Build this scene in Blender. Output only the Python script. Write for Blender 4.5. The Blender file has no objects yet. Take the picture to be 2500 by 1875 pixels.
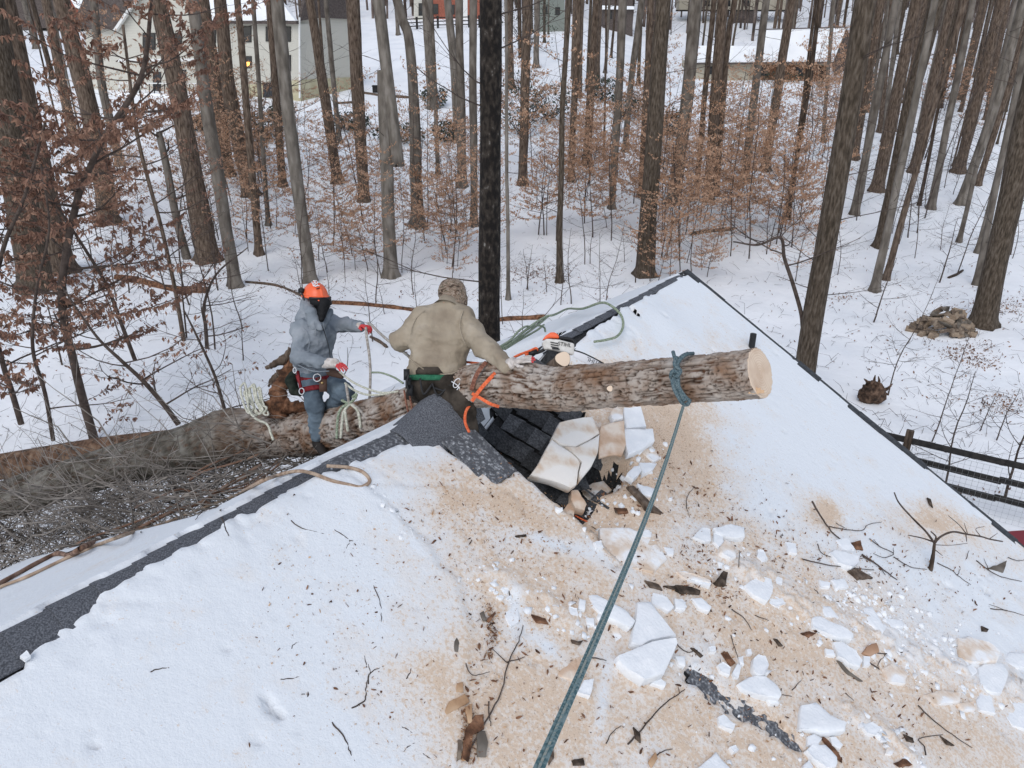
import bpy, math, random
import numpy as np
from mathutils import Vector
# ------------------------------------------------------------------ camera, sky, sun, exposure
SC = bpy.context.scene
FPX = 1878.0; PITCH = math.radians(24.8)
cam_d = bpy.data.cameras.new("camera"); cam = bpy.data.objects.new("camera", cam_d); SC.collection.objects.link(cam)
cam_d.sensor_width = 36.0; cam_d.lens = FPX / 2500 * 36; cam_d.clip_start = 0.05; cam_d.clip_end = 1500
cam.location = (0, 0, 0); cam.rotation_euler = (math.pi / 2 - PITCH, 0, 0)
SC.camera = cam
world = bpy.data.worlds.new("World"); SC.world = world; world.use_nodes = True
_n = world.node_tree.nodes; _l = world.node_tree.links
_sky = _n.new("ShaderNodeTexSky"); _sky.sky_type = 'NISHITA'; _sky.sun_disc = False
SUN_EL, SUN_AZ = 48.0, 200.0
_sky.sun_elevation = math.radians(SUN_EL); _sky.sun_rotation = math.radians(SUN_AZ)
_sky.air_density = 1.0; _sky.dust_density = 1.2; _sky.ozone_density = 2.0
_hs = _n.new("ShaderNodeHueSaturation"); _hs.inputs["Saturation"].default_value = 0.52
_l.new(_sky.outputs[0], _hs.inputs["Color"]); _l.new(_hs.outputs[0], _n["Background"].inputs["Color"])
_n["Background"].inputs["Strength"].default_value = 0.15
sun_d = bpy.data.lights.new("sun", 'SUN'); sun_d.energy = 0.6; sun_d.angle = math.radians(35); sun_d.color = (1.0, 0.965, 0.92)
sun = bpy.data.objects.new("sun", sun_d); SC.collection.objects.link(sun)
_az = math.radians(SUN_AZ)
_sd = Vector((math.sin(_az) * math.cos(math.radians(SUN_EL)), math.cos(_az) * math.cos(math.radians(SUN_EL)), math.sin(math.radians(SUN_EL))))
sun.rotation_euler = _sd.to_track_quat('Z', 'Y').to_euler()
SC.view_settings.view_transform = 'Standard'; SC.view_settings.look = 'None'
SC.view_settings.exposure = 0.48; SC.view_settings.gamma = 1.0; SC.view_settings.use_curve_mapping = False

# ------------------------------------------------------------------ camera geometry helpers
_c, _s = math.cos(PITCH), math.sin(PITCH)
CF = np.array([0, _c, -_s]); CU = np.array([0, _s, _c]); CR = np.array([1., 0, 0])
def ray(u, v): return CR * ((u - 1250) / FPX) + CF - CU * ((v - 937.5) / FPX)
def J(u, v, d): return ray(u, v) * d
def proj(P):
    P = np.asarray(P, float); d = P @ CF
    return 1250 + FPX * (P @ CR) / d, 937.5 - FPX * (P @ CU) / d
def zc(scale, ox, oy): return lambda x, y: (ox + x / scale, oy + y / scale)
Q1 = zc(2.592, 0, 0); Q2 = zc(2.592, 800, 0); Q3 = zc(2.592, 1650, 0)
QM = zc(3.386, 600, 640); QL = zc(2.592, 1100, 640); QA = zc(2.592, 0, 600)
QR = zc(2.405, 1850, 640); QS = zc(2.458, 0, 1200); QB = zc(2.457, 900, 1200); QD = zc(2.4576, 1650, 1200)

# ------------------------------------------------------------------ noise
def _hash(ix, iy, iz, seed):
    h = (ix.astype(np.int64) * 374761393 + iy.astype(np.int64) * 668265263 + iz.astype(np.int64) * 2147483647 + seed * 974634777) & 0xffffffff
    h = ((h ^ (h >> 13)) * 1274126177) & 0xffffffff
    h = (h ^ (h >> 16)) & 0xffffffff
    return h / 4294967295.0 * 2 - 1
def vnoise(x, y, z=0.0, seed=0):
    x, y, z = np.broadcast_arrays(np.asarray(x, float), np.asarray(y, float), np.asarray(z, float))
    ix, iy, iz = np.floor(x), np.floor(y), np.floor(z)
    fx, fy, fz = x - ix, y - iy, z - iz
    fx = fx * fx * (3 - 2 * fx); fy = fy * fy * (3 - 2 * fy); fz = fz * fz * (3 - 2 * fz)
    r = 0
    for dx in (0, 1):
        for dy in (0, 1):
            for dz in (0, 1):
                w = (fx if dx else 1 - fx) * (fy if dy else 1 - fy) * (fz if dz else 1 - fz)
                r = r + w * _hash(ix + dx, iy + dy, iz + dz, seed)
    return r
def fbm(x, y, z=0.0, seed=0, o=4):
    r = 0; a = 1; t = 0
    for k in range(o):
        r = r + a * vnoise(np.asarray(x) * 2 ** k, np.asarray(y) * 2 ** k, np.asarray(z) * 2 ** k, seed + k * 17); t += a; a *= .5
    return r / t
def sstep(a, b, x):
    t = np.clip((x - a) / (b - a), 0, 1); return t * t * (3 - 2 * t)

# ------------------------------------------------------------------ object helpers
def setp(o, label=None, cat=None, group=None, kind=None):
    if label: o["label"] = label
    if cat: o["category"] = cat
    if group: o["group"] = group
    if kind: o["kind"] = kind
    return o
def link(name, data, parent=None):
    o = bpy.data.objects.new(name, data); SC.collection.objects.link(o)
    if parent is not None: o.parent = parent
    return o
def empty(name, loc, label, cat, group=None):
    o = link(name, None); o.location = tuple(float(a) for a in loc); o.empty_display_size = .1
    return setp(o, label, cat, group)
class MB:
    def __init__(s): s.v = []; s.f = []; s.n = 0; s.m = []
    def add(s, V, Fc, mat=0):
        V = np.asarray(V, float)
        s.v.append(V); s.f += [tuple(int(i) + s.n for i in q) for q in Fc] if not isinstance(Fc, np.ndarray) else (Fc + s.n).tolist()
        s.m += [mat] * len(Fc); s.n += len(V)
    def tube(s, P, r, n=6, cap=True, mat=0):
        P = np.asarray(P, float); m = len(P); r = np.broadcast_to(np.asarray(r, float), (m,))
        T = np.gradient(P, axis=0); T /= np.linalg.norm(T, axis=1)[:, None] + 1e-9
        ref = np.array([0, 0, 1.]) if abs(T[:, 2]).mean() < .8 else np.array([0, 1., 0])
        A = np.cross(T, ref); A /= np.linalg.norm(A, axis=1)[:, None] + 1e-9
        B = np.cross(T, A)
        a = np.arange(n) * 2 * math.pi / n
        V = P[:, None, :] + r[:, None, None] * (A[:, None, :] * np.cos(a)[None, :, None] + B[:, None, :] * np.sin(a)[None, :, None])
        i = np.arange(m - 1)[:, None] * n; j = np.arange(n)[None, :]; k = (j + 1) % n
        Fc = np.stack([i + j, i + k, i + n + k, i + n + j], -1).reshape(-1, 4)
        s.add(V.reshape(-1, 3), Fc, mat)
        if cap:
            b = s.n - m * n
            s.f.append(tuple(range(b + n - 1, b - 1, -1))); s.f.append(tuple(range(b + (m - 1) * n, b + m * n))); s.m += [mat, mat]
    def box(s, c, h, ax=None, mat=0):
        ax = np.eye(3) if ax is None else np.asarray(ax, float)
        c = np.asarray(c, float)
        V = [c + ax[0] * h[0] * x + ax[1] * h[1] * y + ax[2] * h[2] * z for z in (-1, 1) for y in (-1, 1) for x in (-1, 1)]
        s.add(V, [(0, 2, 3, 1), (4, 5, 7, 6), (0, 1, 5, 4), (2, 6, 7, 3), (1, 3, 7, 5), (0, 4, 6, 2)], mat)
    def prism(s, poly, off, mat=0):
        P = np.asarray(poly, float); n = len(P); off = np.asarray(off, float)
        s.add(np.vstack([P, P + off]), [tuple(range(n - 1, -1, -1)), tuple(range(n, 2 * n))] + [(i, (i + 1) % n, n + (i + 1) % n, n + i) for i in range(n)], mat)
    def mesh(s, name, mats, origin=(0, 0, 0), smooth=True):
        me = bpy.data.meshes.new(name)
        V = np.vstack(s.v) - np.asarray(origin, float) if s.v else np.zeros((0, 3))
        me.from_pydata(V.tolist(), [], s.f)
        for m in (mats if isinstance(mats, (list, tuple)) else [mats]): me.materials.append(m)
        if any(s.m): me.polygons.foreach_set("material_index", s.m)
        if smooth: me.polygons.foreach_set("use_smooth", [True] * len(me.polygons))
        me.update(); return me
    def obj(s, name, mats, parent=None, smooth=True, origin=None):
        """world-space geometry; the object's origin goes to `origin`, under a parent it is the parent's"""
        if parent is not None:
            po = np.array(parent.location); q = parent
            while q.parent is not None: q = q.parent; po = po + np.array(q.location)
            return link(name, s.mesh(name, mats, po, smooth), parent)
        if origin is None: origin = np.vstack(s.v).mean(0)
        o = link(name, s.mesh(name, mats, origin, smooth)); o.location = tuple(float(a) for a in origin); return o
def spline(P, k=6):
    P = np.asarray(P, float); n = len(P)
    if n < 3: return np.array([P[0] + (P[-1] - P[0]) * t for t in np.linspace(0, 1, k + 1)])
    Q = np.vstack([2 * P[0] - P[1], P, 2 * P[-1] - P[-2]]); out = []
    for i in range(1, n):
        a, b, c, d = Q[i - 1], Q[i], Q[i + 1], Q[i + 2]
        for t in np.arange(k) / k:
            out.append(.5 * ((2 * b) + (c - a) * t + (2 * a - 5 * b + 4 * c - d) * t * t + (3 * b - a - 3 * c + d) * t ** 3))
    out.append(P[-1]); return np.array(out)
def nrm(a): a = np.asarray(a, float); return a / (np.linalg.norm(a) + 1e-12)
def grid_mesh(name, X, Y, Z, mats, attrs=None, keep=None):
    a, b = X.shape; V = np.stack([X, Y, Z], -1).reshape(-1, 3)
    i = np.arange(a - 1)[:, None] * b; j = np.arange(b - 1)[None, :]
    Fc = np.stack([i + j, i + b + j, i + b + j + 1, i + j + 1], -1).reshape(-1, 4)
    if keep is not None: Fc = Fc[keep[:-1, :-1].reshape(-1)]
    me = bpy.data.meshes.new(name); me.from_pydata(V.tolist(), [], Fc.tolist())
    for m in mats: me.materials.append(m)
    me.polygons.foreach_set("use_smooth", [True] * len(me.polygons))
    for k, A in (attrs or {}).items():
        at = me.attributes.new(k, 'FLOAT', 'POINT'); at.data.foreach_set("value", np.asarray(A, float).reshape(-1).tolist())
    me.update(); return me

ORD = "first second third fourth fifth sixth seventh eighth ninth tenth eleventh twelfth thirteenth fourteenth fifteenth sixteenth seventeenth eighteenth nineteenth twentieth".split()
def ordw(k):
    if k < 20: return ORD[k]
    t = ["", "", "twenty", "thirty", "forty", "fifty", "sixty", "seventy", "eighty", "ninety"]
    if (k + 1) % 10 == 0: return {30: "thirtieth", 40: "fortieth", 50: "fiftieth", 60: "sixtieth", 70: "seventieth", 80: "eightieth", 90: "ninetieth"}.get(k + 1, "last")
    return t[(k + 1) // 10] + " " + ORD[(k + 1) % 10 - 1]
LM = [("the orange helmet", 770, 700), ("the seated man", 1090, 830), ("the cut log end", 1860, 910), ("the roof hole", 1380, 1080),
      ("the vent pipe", 1832, 830), ("the dark ridge cap", 480, 1255), ("the dark ridge cap", 60, 1560), ("the white plastic pipe", 455, 1200),
      ("the teal rope", 1600, 1200), ("the teal rope", 1500, 1430), ("the teal rope", 1400, 1650), ("the teal rope", 1340, 1820),
      ("the dark bare shingles", 1810, 1740), ("the upright twig", 2290, 1350), ("the right picture edge", 2480, 1650), ("the black rail fence", 2350, 1130),
      ("the firewood heap", 2300, 790), ("the left picture edge", 30, 1750)]
def autolabel(objs, words):
    """label = look + nearest landmark, and the rank from the left where several read the same"""
    d = {}
    for o, w in zip(objs, words):
        u, v = proj(o.location)
        n, a, b = min(LM, key=lambda q: (q[1] - u) ** 2 + (q[2] - v) ** 2)
        dx, dy = u - a, v - b
        rel = ("right of " if dx > 0 else "left of ") if abs(dx) > abs(dy) else ("below " if dy > 0 else "above ")
        d.setdefault(w + " " + rel + n, []).append((u, o))
    for t, L in d.items():
        L.sort(key=lambda q: q[0])
        for k, (u, o) in enumerate(L):
            o["label"] = t if len(L) == 1 else t + ", " + ordw(k) + " from the left"

# ------------------------------------------------------------------ materials
def mat(name, col=(.5, .5, .5), rough=.8, cols=None, scale=5.0, stretch=(1, 1, 1), detail=6, bump=0.0, bscale=None, lo=.35, hi=.65, spec=.3, metal=0.0, coord="Object", dist=0.0, bdist=.02):
    m = bpy.data.materials.new(name); m.use_nodes = True; n = m.node_tree.nodes; l = m.node_tree.links; b = n["Principled BSDF"]
    b.inputs["Roughness"].default_value = rough; b.inputs["Base Color"].default_value = (*col, 1); b.inputs["Metallic"].default_value = metal
    b.inputs["Specular IOR Level"].default_value = spec
    tc = n.new("ShaderNodeTexCoord"); mp = n.new("ShaderNodeMapping"); mp.inputs["Scale"].default_value = stretch
    l.new(tc.outputs[coord], mp.inputs[0])
    if cols:
        t = n.new("ShaderNodeTexNoise"); t.inputs["Scale"].default_value = scale; t.inputs["Detail"].default_value = detail; t.inputs["Distortion"].default_value = dist
        l.new(mp.outputs[0], t.inputs["Vector"])
        r = n.new("ShaderNodeValToRGB"); e = r.color_ramp.elements
        while len(e) < len(cols): e.new(.5)
        for k, c in enumerate(cols): e[k].position = lo + (hi - lo) * k / (len(cols) - 1); e[k].color = (*c, 1)
        l.new(t.outputs[0], r.inputs[0]); l.new(r.outputs[0], b.inputs["Base Color"])
        m["ramp"] = r.name
    if bump:
        t2 = n.new("ShaderNodeTexNoise"); t2.inputs["Scale"].default_value = bscale or scale * 2; t2.inputs["Detail"].default_value = detail
        l.new(mp.outputs[0], t2.inputs["Vector"])
        bp = n.new("ShaderNodeBump"); bp.inputs["Strength"].default_value = bump; bp.inputs["Distance"].default_value = bdist
        l.new(t2.outputs[0], bp.inputs["Height"]); l.new(bp.outputs[0], b.inputs["Normal"])
    return m
M = {}
M['snow'] = mat("ground_snow", cols=[(.80, .82, .84), (.87, .88, .89), (.90, .91, .92)], scale=.5, bump=.5, bscale=3, rough=.7, bdist=.06, coord="Object")
M['chunk'] = mat("packed_snow", cols=[(.74, .76, .78), (.82, .83, .84)], scale=9, bump=.6, bscale=45, rough=.6, bdist=.01)
M['chunk_dusty'] = mat("dusty_packed_snow", cols=[(.64, .50, .38), (.76, .69, .62), (.82, .82, .82)], scale=6, bump=.6, bscale=45, rough=.7, lo=.38, hi=.58, bdist=.01)
M['chunk_slab'] = mat('cream_stained_packed_snow', cols=[(.60, .45, .33), (.72, .65, .57), (.78, .745, .70)], scale=4, bump=.5, bscale=40, rough=.7, lo=.36, hi=.52, bdist=.008)
M['snow_tan'] = mat("sawdust_packed_snow", cols=[(.50, .33, .22), (.62, .46, .34), (.72, .62, .52)], scale=7, bump=.6, bscale=50, rough=.85, bdist=.01)
M['bark_brown'] = mat("brown_bark", cols=[(.04, .028, .020), (.115, .082, .060), (.18, .138, .106)], scale=17, stretch=(1, 1, .22), bump=1.0, bscale=20, rough=.95, lo=.32, hi=.68, bdist=.04)
M['bark_dark'] = mat("dark_wet_bark", cols=[(.018, .013, .009), (.06, .042, .030), (.12, .09, .068)], scale=16, stretch=(1, 1, .15), bump=.9, rough=.95, bdist=.03)
M['bark_grey'] = mat("grey_smooth_bark", cols=[(.08, .066, .053), (.135, .115, .095), (.19, .166, .14)], scale=5, stretch=(1, 1, .35), bump=.35, bscale=20, rough=.9, bdist=.02)
M['bark_pale'] = mat("pale_bark", cols=[(.09, .077, .063), (.15, .13, .108), (.22, .195, .168)], scale=5, stretch=(1, 1, .3), bump=.35, bscale=20, rough=.9, bdist=.02)
M['bark_lichen'] = mat("black_bark_with_lichen", cols=[(.009, .007, .006), (.020, .015, .012), (.035, .028, .022), (.045, .036, .03), (.22, .205, .185)], scale=17, stretch=(1, 1, .5), bump=.9, rough=.95, lo=.42, hi=.74, detail=9, bdist=.03)
M['bark_mottled'] = mat("mottled_bark", cols=[(.035, .026, .017), (.075, .056, .040), (.125, .10, .077)], scale=22, stretch=(1, 1, .22), bump=1.0, bscale=24, rough=.95, lo=.34, hi=.66, detail=9, bdist=.04)
M['twig'] = mat("dark_twig", cols=[(.045, .032, .026), (.10, .075, .062)], scale=8, rough=.9)
M['twig_grey'] = mat("grey_twig", cols=[(.12, .10, .085), (.24, .205, .18)], scale=3, rough=.9)
M['vine'] = mat("brown_vine", cols=[(.10, .055, .035), (.22, .13, .09), (.30, .20, .145)], scale=9, bump=.5, rough=.9)
M['vine_pale'] = mat("pale_peeled_vine", cols=[(.28, .20, .14), (.46, .35, .26)], scale=9, bump=.4, rough=.9)
M['leaf'] = mat("tan_beech_leaf", cols=[(.28, .155, .09), (.42, .25, .155), (.54, .36, .25)], scale=2.2, rough=.8)
M['leaf_red'] = mat("russet_beech_leaf", cols=[(.14, .075, .055), (.23, .125, .085), (.33, .20, .14)], scale=2.5, rough=.8)
M['litter'] = mat("leaf_litter", cols=[(.10, .05, .03), (.20, .11, .07), (.28, .17, .11)], scale=2, rough=.9)
M['green'] = mat("evergreen_leaf", cols=[(.012, .018, .012), (.03, .042, .026), (.07, .085, .06)], scale=2, rough=.5)
M['cut'] = mat("fresh_cut_wood", (.68, .54, .41), rough=.8)
M['wood'] = mat("split_wood", cols=[(.30, .17, .09), (.46, .29, .17), (.55, .38, .24)], scale=6, stretch=(1, 1, .3), bump=.5, rough=.85)
M['wood_grey'] = mat("weathered_firewood", cols=[(.085, .062, .045), (.16, .12, .09), (.25, .20, .15)], scale=9, bump=.6, rough=.9)
M['rot'] = mat("rotten_wood", cols=[(.05, .025, .015), (.16, .075, .04), (.27, .14, .08)], scale=12, bump=1, rough=.95, bdist=.03)
M['shingle'] = mat("charcoal_shingle", cols=[(.026, .027, .029), (.042, .044, .047), (.062, .064, .068)], scale=60, bump=.5, bscale=180, rough=.95, bdist=.004, detail=3)
M['shingle2'] = mat("worn_shingle", cols=[(.014, .014, .015), (.026, .027, .028), (.040, .041, .043)], scale=40, bump=.5, bscale=180, rough=.95, bdist=.004, detail=3)
M['cap'] = mat("grey_ridge_shingle", cols=[(.055, .058, .066), (.095, .10, .112), (.15, .155, .17)], scale=110, bump=.5, bscale=200, rough=.95, bdist=.003, detail=2)
M['cap_frost'] = mat("frosted_ridge_shingle", cols=[(.08, .083, .092), (.13, .135, .145), (.26, .27, .285), (.60, .62, .64)], scale=42, bump=.5, bscale=200, rough=.95, lo=.44, hi=.74, bdist=.004, detail=9)
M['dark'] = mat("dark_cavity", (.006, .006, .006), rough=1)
M['black'] = mat("black_plastic", (.015, .015, .016), rough=.5)
M['bwood'] = mat("black_stained_wood", cols=[(.010, .010, .010), (.03, .027, .025)], scale=12, bump=.4, rough=.8)
M['metal'] = mat("grey_metal", (.55, .55, .56), rough=.35, metal=.9)
M['wire'] = mat("wire", (.28, .29, .30), rough=.5, metal=.3)
M['pvc'] = mat("white_pvc", (.72, .72, .68), rough=.45)
M['orange'] = mat("orange_plastic", (.78, .12, .035), rough=.35, spec=.5)
M['sawwhite'] = mat("off_white_plastic", cols=[(.50, .48, .44), (.68, .66, .62)], scale=20, rough=.5)
M['red'] = mat("red_paint", (.20, .022, .03), rough=.5)
def ropemat(name, c1, c2, sc):
    m = mat(name, c1, rough=.9); n = m.node_tree.nodes; l = m.node_tree.links
    t = n.new("ShaderNodeTexNoise"); t.inputs["Scale"].default_value = sc; t.inputs["Detail"].default_value = 2
    tc = n.new("ShaderNodeTexCoord"); l.new(tc.outputs["Object"], t.inputs["Vector"])
    r = n.new("ShaderNodeValToRGB"); r.color_ramp.elements[0].color = (*c1, 1); r.color_ramp.elements[1].color = (*c2, 1)
    r.color_ramp.elements[0].position = .42; r.color_ramp.elements[1].position = .58
    l.new(t.outputs[0], r.inputs[0]); l.new(r.outputs[0], n["Principled BSDF"].inputs["Base Color"])
    bp = n.new("ShaderNodeBump"); bp.inputs["Strength"].default_value = .6; bp.inputs["Distance"].default_value = .003
    l.new(t.outputs[0], bp.inputs["Height"]); l.new(bp.outputs[0], n["Principled BSDF"].inputs["Normal"]); return m
M['teal'] = ropemat("teal_rope", (.07, .14, .15), (.20, .27, .27), 110)
M['teal2'] = ropemat("tan_flecked_teal_rope", (.34, .35, .30), (.18, .26, .26), 110)
M['gknot'] = ropemat("blue_grey_knot_rope", (.05, .085, .10), (.13, .17, .18), 120)
M['grope'] = ropemat("green_grey_rope", (.16, .20, .13), (.32, .36, .27), 70)
M['wrope'] = ropemat("off_white_rope", (.42, .42, .33), (.60, .59, .50), 50)
M['trope'] = ropemat("dirty_grey_rope", (.26, .23, .20), (.42, .39, .35), 50)
M['tanrope'] = ropemat("tan_rope", (.30, .21, .15), (.42, .32, .24), 30)
M['orope'] = ropemat("orange_strap", (.60, .10, .035), (.72, .17, .07), 60)
M['brope'] = ropemat("brown_strap", (.15, .06, .04), (.26, .12, .08), 60)
# ------------------------------------------------------------------ terrain
GY = np.array([-60, 0, 30, 45, 60, 80, 110, 150, 260, 420.])
GL = np.array([-8.5, -8.5, -8.5, -7.2, -5.2, -3.2, .4, 7, 24, 50.])
GC = np.array([-8.5, -8.5, -8.5, -7.4, -5.6, -3.0, 1.0, 7, 24, 50.])
GR = np.array([-8.5, -8.5, -8.5, -7.6, -6.2, -4.9, -2.0, 5, 22, 50.])
def terr(x, y):
    x = np.asarray(x, float); y = np.asarray(y, float)
    a = sstep(-25, -5, x); b = sstep(6, 22, x)
    z = (1 - a) * np.interp(y, GY, GL) + a * ((1 - b) * np.interp(y, GY, GC) + b * np.interp(y, GY, GR))
    return z + .22 * fbm(x * .12, y * .12, 0, 3, 3) * sstep(10, 30, np.abs(y) + np.abs(x)) + .05 * vnoise(x * .7, y * .7, 0, 5)
ys = np.concatenate([np.arange(-60, -5, 5), np.arange(-5, 45, .45), np.arange(45, 120, 1.2), np.arange(120, 421, 10)])
xs = np.concatenate([np.arange(-380, -60, 20), np.arange(-60, -24, 1.5), np.arange(-24, 24, .45), np.arange(24, 60, 1.5), np.arange(60, 381, 20)])
Xg, Yg = np.meshgrid(xs, ys, indexing='ij')
o = link("ground", grid_mesh("ground", Xg, Yg, terr(Xg, Yg), [M['snow']]))
setp(o, "snow covered forest floor rising to the houses behind the woods", kind="structure")

# ------------------------------------------------------------------ roof frame
HR = 2.8; TP = .56; SMIN, DN, DFAR = -10.5, 5.7, 4.4
def onz(u, v, z): r = ray(u, v); return r * (z / r[2])
RL = onz(0, 1550, -HR); RA = onz(1673, 667, -HR)
RD = nrm(RA - RL); ND = np.array([RD[1], -RD[0], 0.])          # along the ridge, and horizontally down the near slope
def sd_xy(x, y): qx = x - RA[0]; qy = y - RA[1]; return qx * RD[0] + qy * RD[1], qx * ND[0] + qy * ND[1]
def xy_sd(s, d): return RA[0] + RD[0] * s + ND[0] * d, RA[1] + RD[1] * s + ND[1] * d
LIP = -4.58
def hole(s, d):
    """vertical sag of the roof deck: the trough smashed through the near slope and the crushed far slope"""
    lip = LIP + .05 * vnoise(d * 3, 0, 0, 9) + .12 * sstep(.9, 1.7, d)
    x = (s - lip) / (1.55 - .35 * np.clip(d, 0, 1.6))
    D = .92 * np.clip(1 - (np.maximum(d, 0) / 1.75) ** 1.5, 0, 1) * sstep(-.25, .1, d)
    prof = np.where(x > 0, np.clip(1 - x, 0, 1) ** 1.05, 0) * sstep(-.02, .03, x)
    z = -D * prof
    # small dark cavity under the broken flap
    z = z - .36 * np.exp(-(((s + 3.68) / .18) ** 2 + ((d - 1.06) / .15) ** 2) ** 1.4)
    # crushed far slope below the trunk
    far = sstep(-.35, -.8, d) * sstep(-6.6, -6.1, s) * sstep(-1.9, -2.5, s)
    z = z - .9 * far
    # sagging ridge near the hole, buckled patch right of it
    z = z - .05 * sstep(-6, -4.8, s) * sstep(-2.5, -3.2, s) * np.exp(-(d / .6) ** 2)
    return z
def deck(s, d): return -HR - TP * np.abs(d) + hole(s, d)
def hroof(x, y):
    s, d = sd_xy(x, y)
    return np.where((s > SMIN) & (s < 0) & (d > -DFAR) & (d < DN), deck(s, d), -99)
def hit(u, v, add=0.0):
    r = ray(u, v); ts = np.arange(1.0, 24, .02)
    P = r[None, :] * ts[:, None]; H = hroof(P[:, 0], P[:, 1])
    k = np.nonzero(P[:, 2] < H)[0]
    if len(k): t = ts[k[0]]
    else:
        ts = np.arange(5, 330, .25); P = r[None, :] * ts[:, None]
        k = np.nonzero(P[:, 2] < terr(P[:, 0], P[:, 1]))[0]; t = ts[k[0]] if len(k) else 320
    lo, hi = t - (.02 if t < 24 else .25), t
    for _ in range(10):
        m = (lo + hi) / 2; p = r * m
        if p[2] < max(float(hroof(p[0], p[1])), float(terr(p[0], p[1]))): hi = m
        else: lo = m
    p = r * hi; p = p.copy(); p[2] += add; return p
def plane_hit(u, v, near=True):
    N = np.cross(RD, ND * (1 if near else -1) - np.array([0, 0, TP])); r = ray(u, v); return r * ((RA @ N) / (r @ N))
def to_sd(pts, near=True): return np.array([sd_xy(*plane_hit(u, v, near)[:2]) for u, v in pts])
def inpoly(X, Y, P):
    r = np.zeros(X.shape, bool); n = len(P); j = n - 1
    for i in range(n):
        a, b = P[i], P[j]
        c = ((a[1] > Y) != (b[1] > Y)) & (X < (b[0] - a[0]) * (Y - a[1]) / (b[1] - a[1] + 1e-12) + a[0]); r ^= c; j = i
    return r
def pdist(X, Y, P, closed=True):
    r = np.full(X.shape, 9e9); n = len(P)
    for i in range(n if closed else n - 1):
        a, b = P[i], P[(i + 1) % n]; ex, ey = b[0] - a[0], b[1] - a[1]
        t = np.clip(((X - a[0]) * ex + (Y - a[1]) * ey) / (ex * ex + ey * ey + 1e-12), 0, 1)
        r = np.minimum(r, np.hypot(X - a[0] - t * ex, Y - a[1] - t * ey))
    return r

# ------------------------------------------------------------------ the house we look down on
house = empty("house", (RL + RA) / 2 - np.array([0, 0, 3.0]), "house whose snowy roof has a big hole smashed under the fallen trunk", "house")
def deck_part(name, s0, s1, d0, d1, st):
    S, Dm = np.meshgrid(np.arange(s0, s1 + 1e-6, st), np.arange(d0, d1 + 1e-6, st), indexing='ij')
    X, Y = xy_sd(S, Dm); hp = np.array(house.location)
    o = link(name, grid_mesh(name, X - hp[0], Y - hp[1], deck(S, Dm) - hp[2] - .012 - .05 * (hole(S, Dm) < -.06) * (Dm > 0), [M['shingle2']]), house); return o
deck_part("near_roof_slope", SMIN, 0, 0, DN, .06); o = deck_part("far_roof_slope", SMIN, 0, -DFAR, 0, .06)
def rp(s, d, z): x, y = xy_sd(s, d); return np.array([x, y, z])
# gable and eave walls, rake boards, gutter
def wallpoly(name, pts, off, m):
    b = MB(); b.prism(pts, off); return b.obj(name, m, house, smooth=False)
def planz(d): return -HR - TP * abs(d)
M['siding'] = mat("beige_siding", (.42, .39, .33), rough=.7)
M['trim'] = mat("dark_drip_edge", cols=[(.02, .022, .025), (.06, .063, .068)], scale=30, rough=.7)
wallpoly("gable_wall", [rp(-.25, -DFAR + .4, -8.6), rp(-.25, DN - .4, -8.6), rp(-.25, DN - .4, planz(DN - .4) - .2), rp(-.25, 0, -HR - .2), rp(-.25, -DFAR + .4, planz(DFAR - .4) - .2)], -RD * .15, M['siding'])
wallpoly("gable_wall", [rp(SMIN + .4, -DFAR + .4, -8.6), rp(SMIN + .4, DN - .4, -8.6), rp(SMIN + .4, DN - .4, planz(DN - .4) - .2), rp(SMIN + .4, 0, -HR - .2), rp(SMIN + .4, -DFAR + .4, planz(DFAR - .4) - .2)], -RD * .15, M['siding'])
for s0_, s1_, dz_ in ((SMIN + .4, -6.7, .22), (-6.7, -1.8, 1.3), (-1.8, -.4, .22)): wallpoly("eave_wall", [rp(s0_, -DFAR + .4, -8.6), rp(s1_, -DFAR + .4, -8.6), rp(s1_, -DFAR + .4, planz(DFAR - .4) - dz_), rp(s0_, -DFAR + .4, planz(DFAR - .4) - dz_)], ND * .15, M['siding'])
wallpoly("eave_wall", [rp(SMIN + .4, DN - .4, -8.6), rp(-.4, DN - .4, -8.6), rp(-.4, DN - .4, planz(DN - .4) - .22), rp(SMIN + .4, DN - .4, planz(DN - .4) - .22)], -ND * .15, M['siding'])
# rake edge: short lengths of dark starter shingle along the gable, slightly uneven
rr = np.random.RandomState(4); shm = {}
def slab_mesh(key, hx, hy, hz, m):
    if key not in shm:
        b = MB(); b.box((0, 0, 0), (hx, hy, hz)); shm[key] = b.mesh(key, m, smooth=False)
    return shm[key]
def place(name, me, P, ax, parent):
    from mathutils import Matrix
    o = link(name, me, parent); ax = [nrm(a) for a in ax]
    o.matrix_basis = Matrix(((ax[0][0], ax[1][0], ax[2][0], 0), (ax[0][1], ax[1][1], ax[2][1], 0), (ax[0][2], ax[1][2], ax[2][2], 0), (0, 0, 0, 1)))
    q = np.array(P) - np.array(parent.location); o.location = tuple(q); return o
for sg, dm, n in ((1, DN, 22), (-1, DFAR, 17)):
    for k in range(n):
        d = (k + .5) * dm / n * sg; u = nrm(ND * sg + np.array([0, 0, -TP])); up = nrm(np.cross(RD, u)) * sg
        if up[2] < 0: up = -up
        place("edge_shingle", slab_mesh("edge_shingle", .06, dm / n * .62, .014, M['trim']), rp(.0 + rr.uniform(-.006, .012), d, planz(d) + .018 + rr.uniform(-.005, .008)), (RD, u, up), house)
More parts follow.
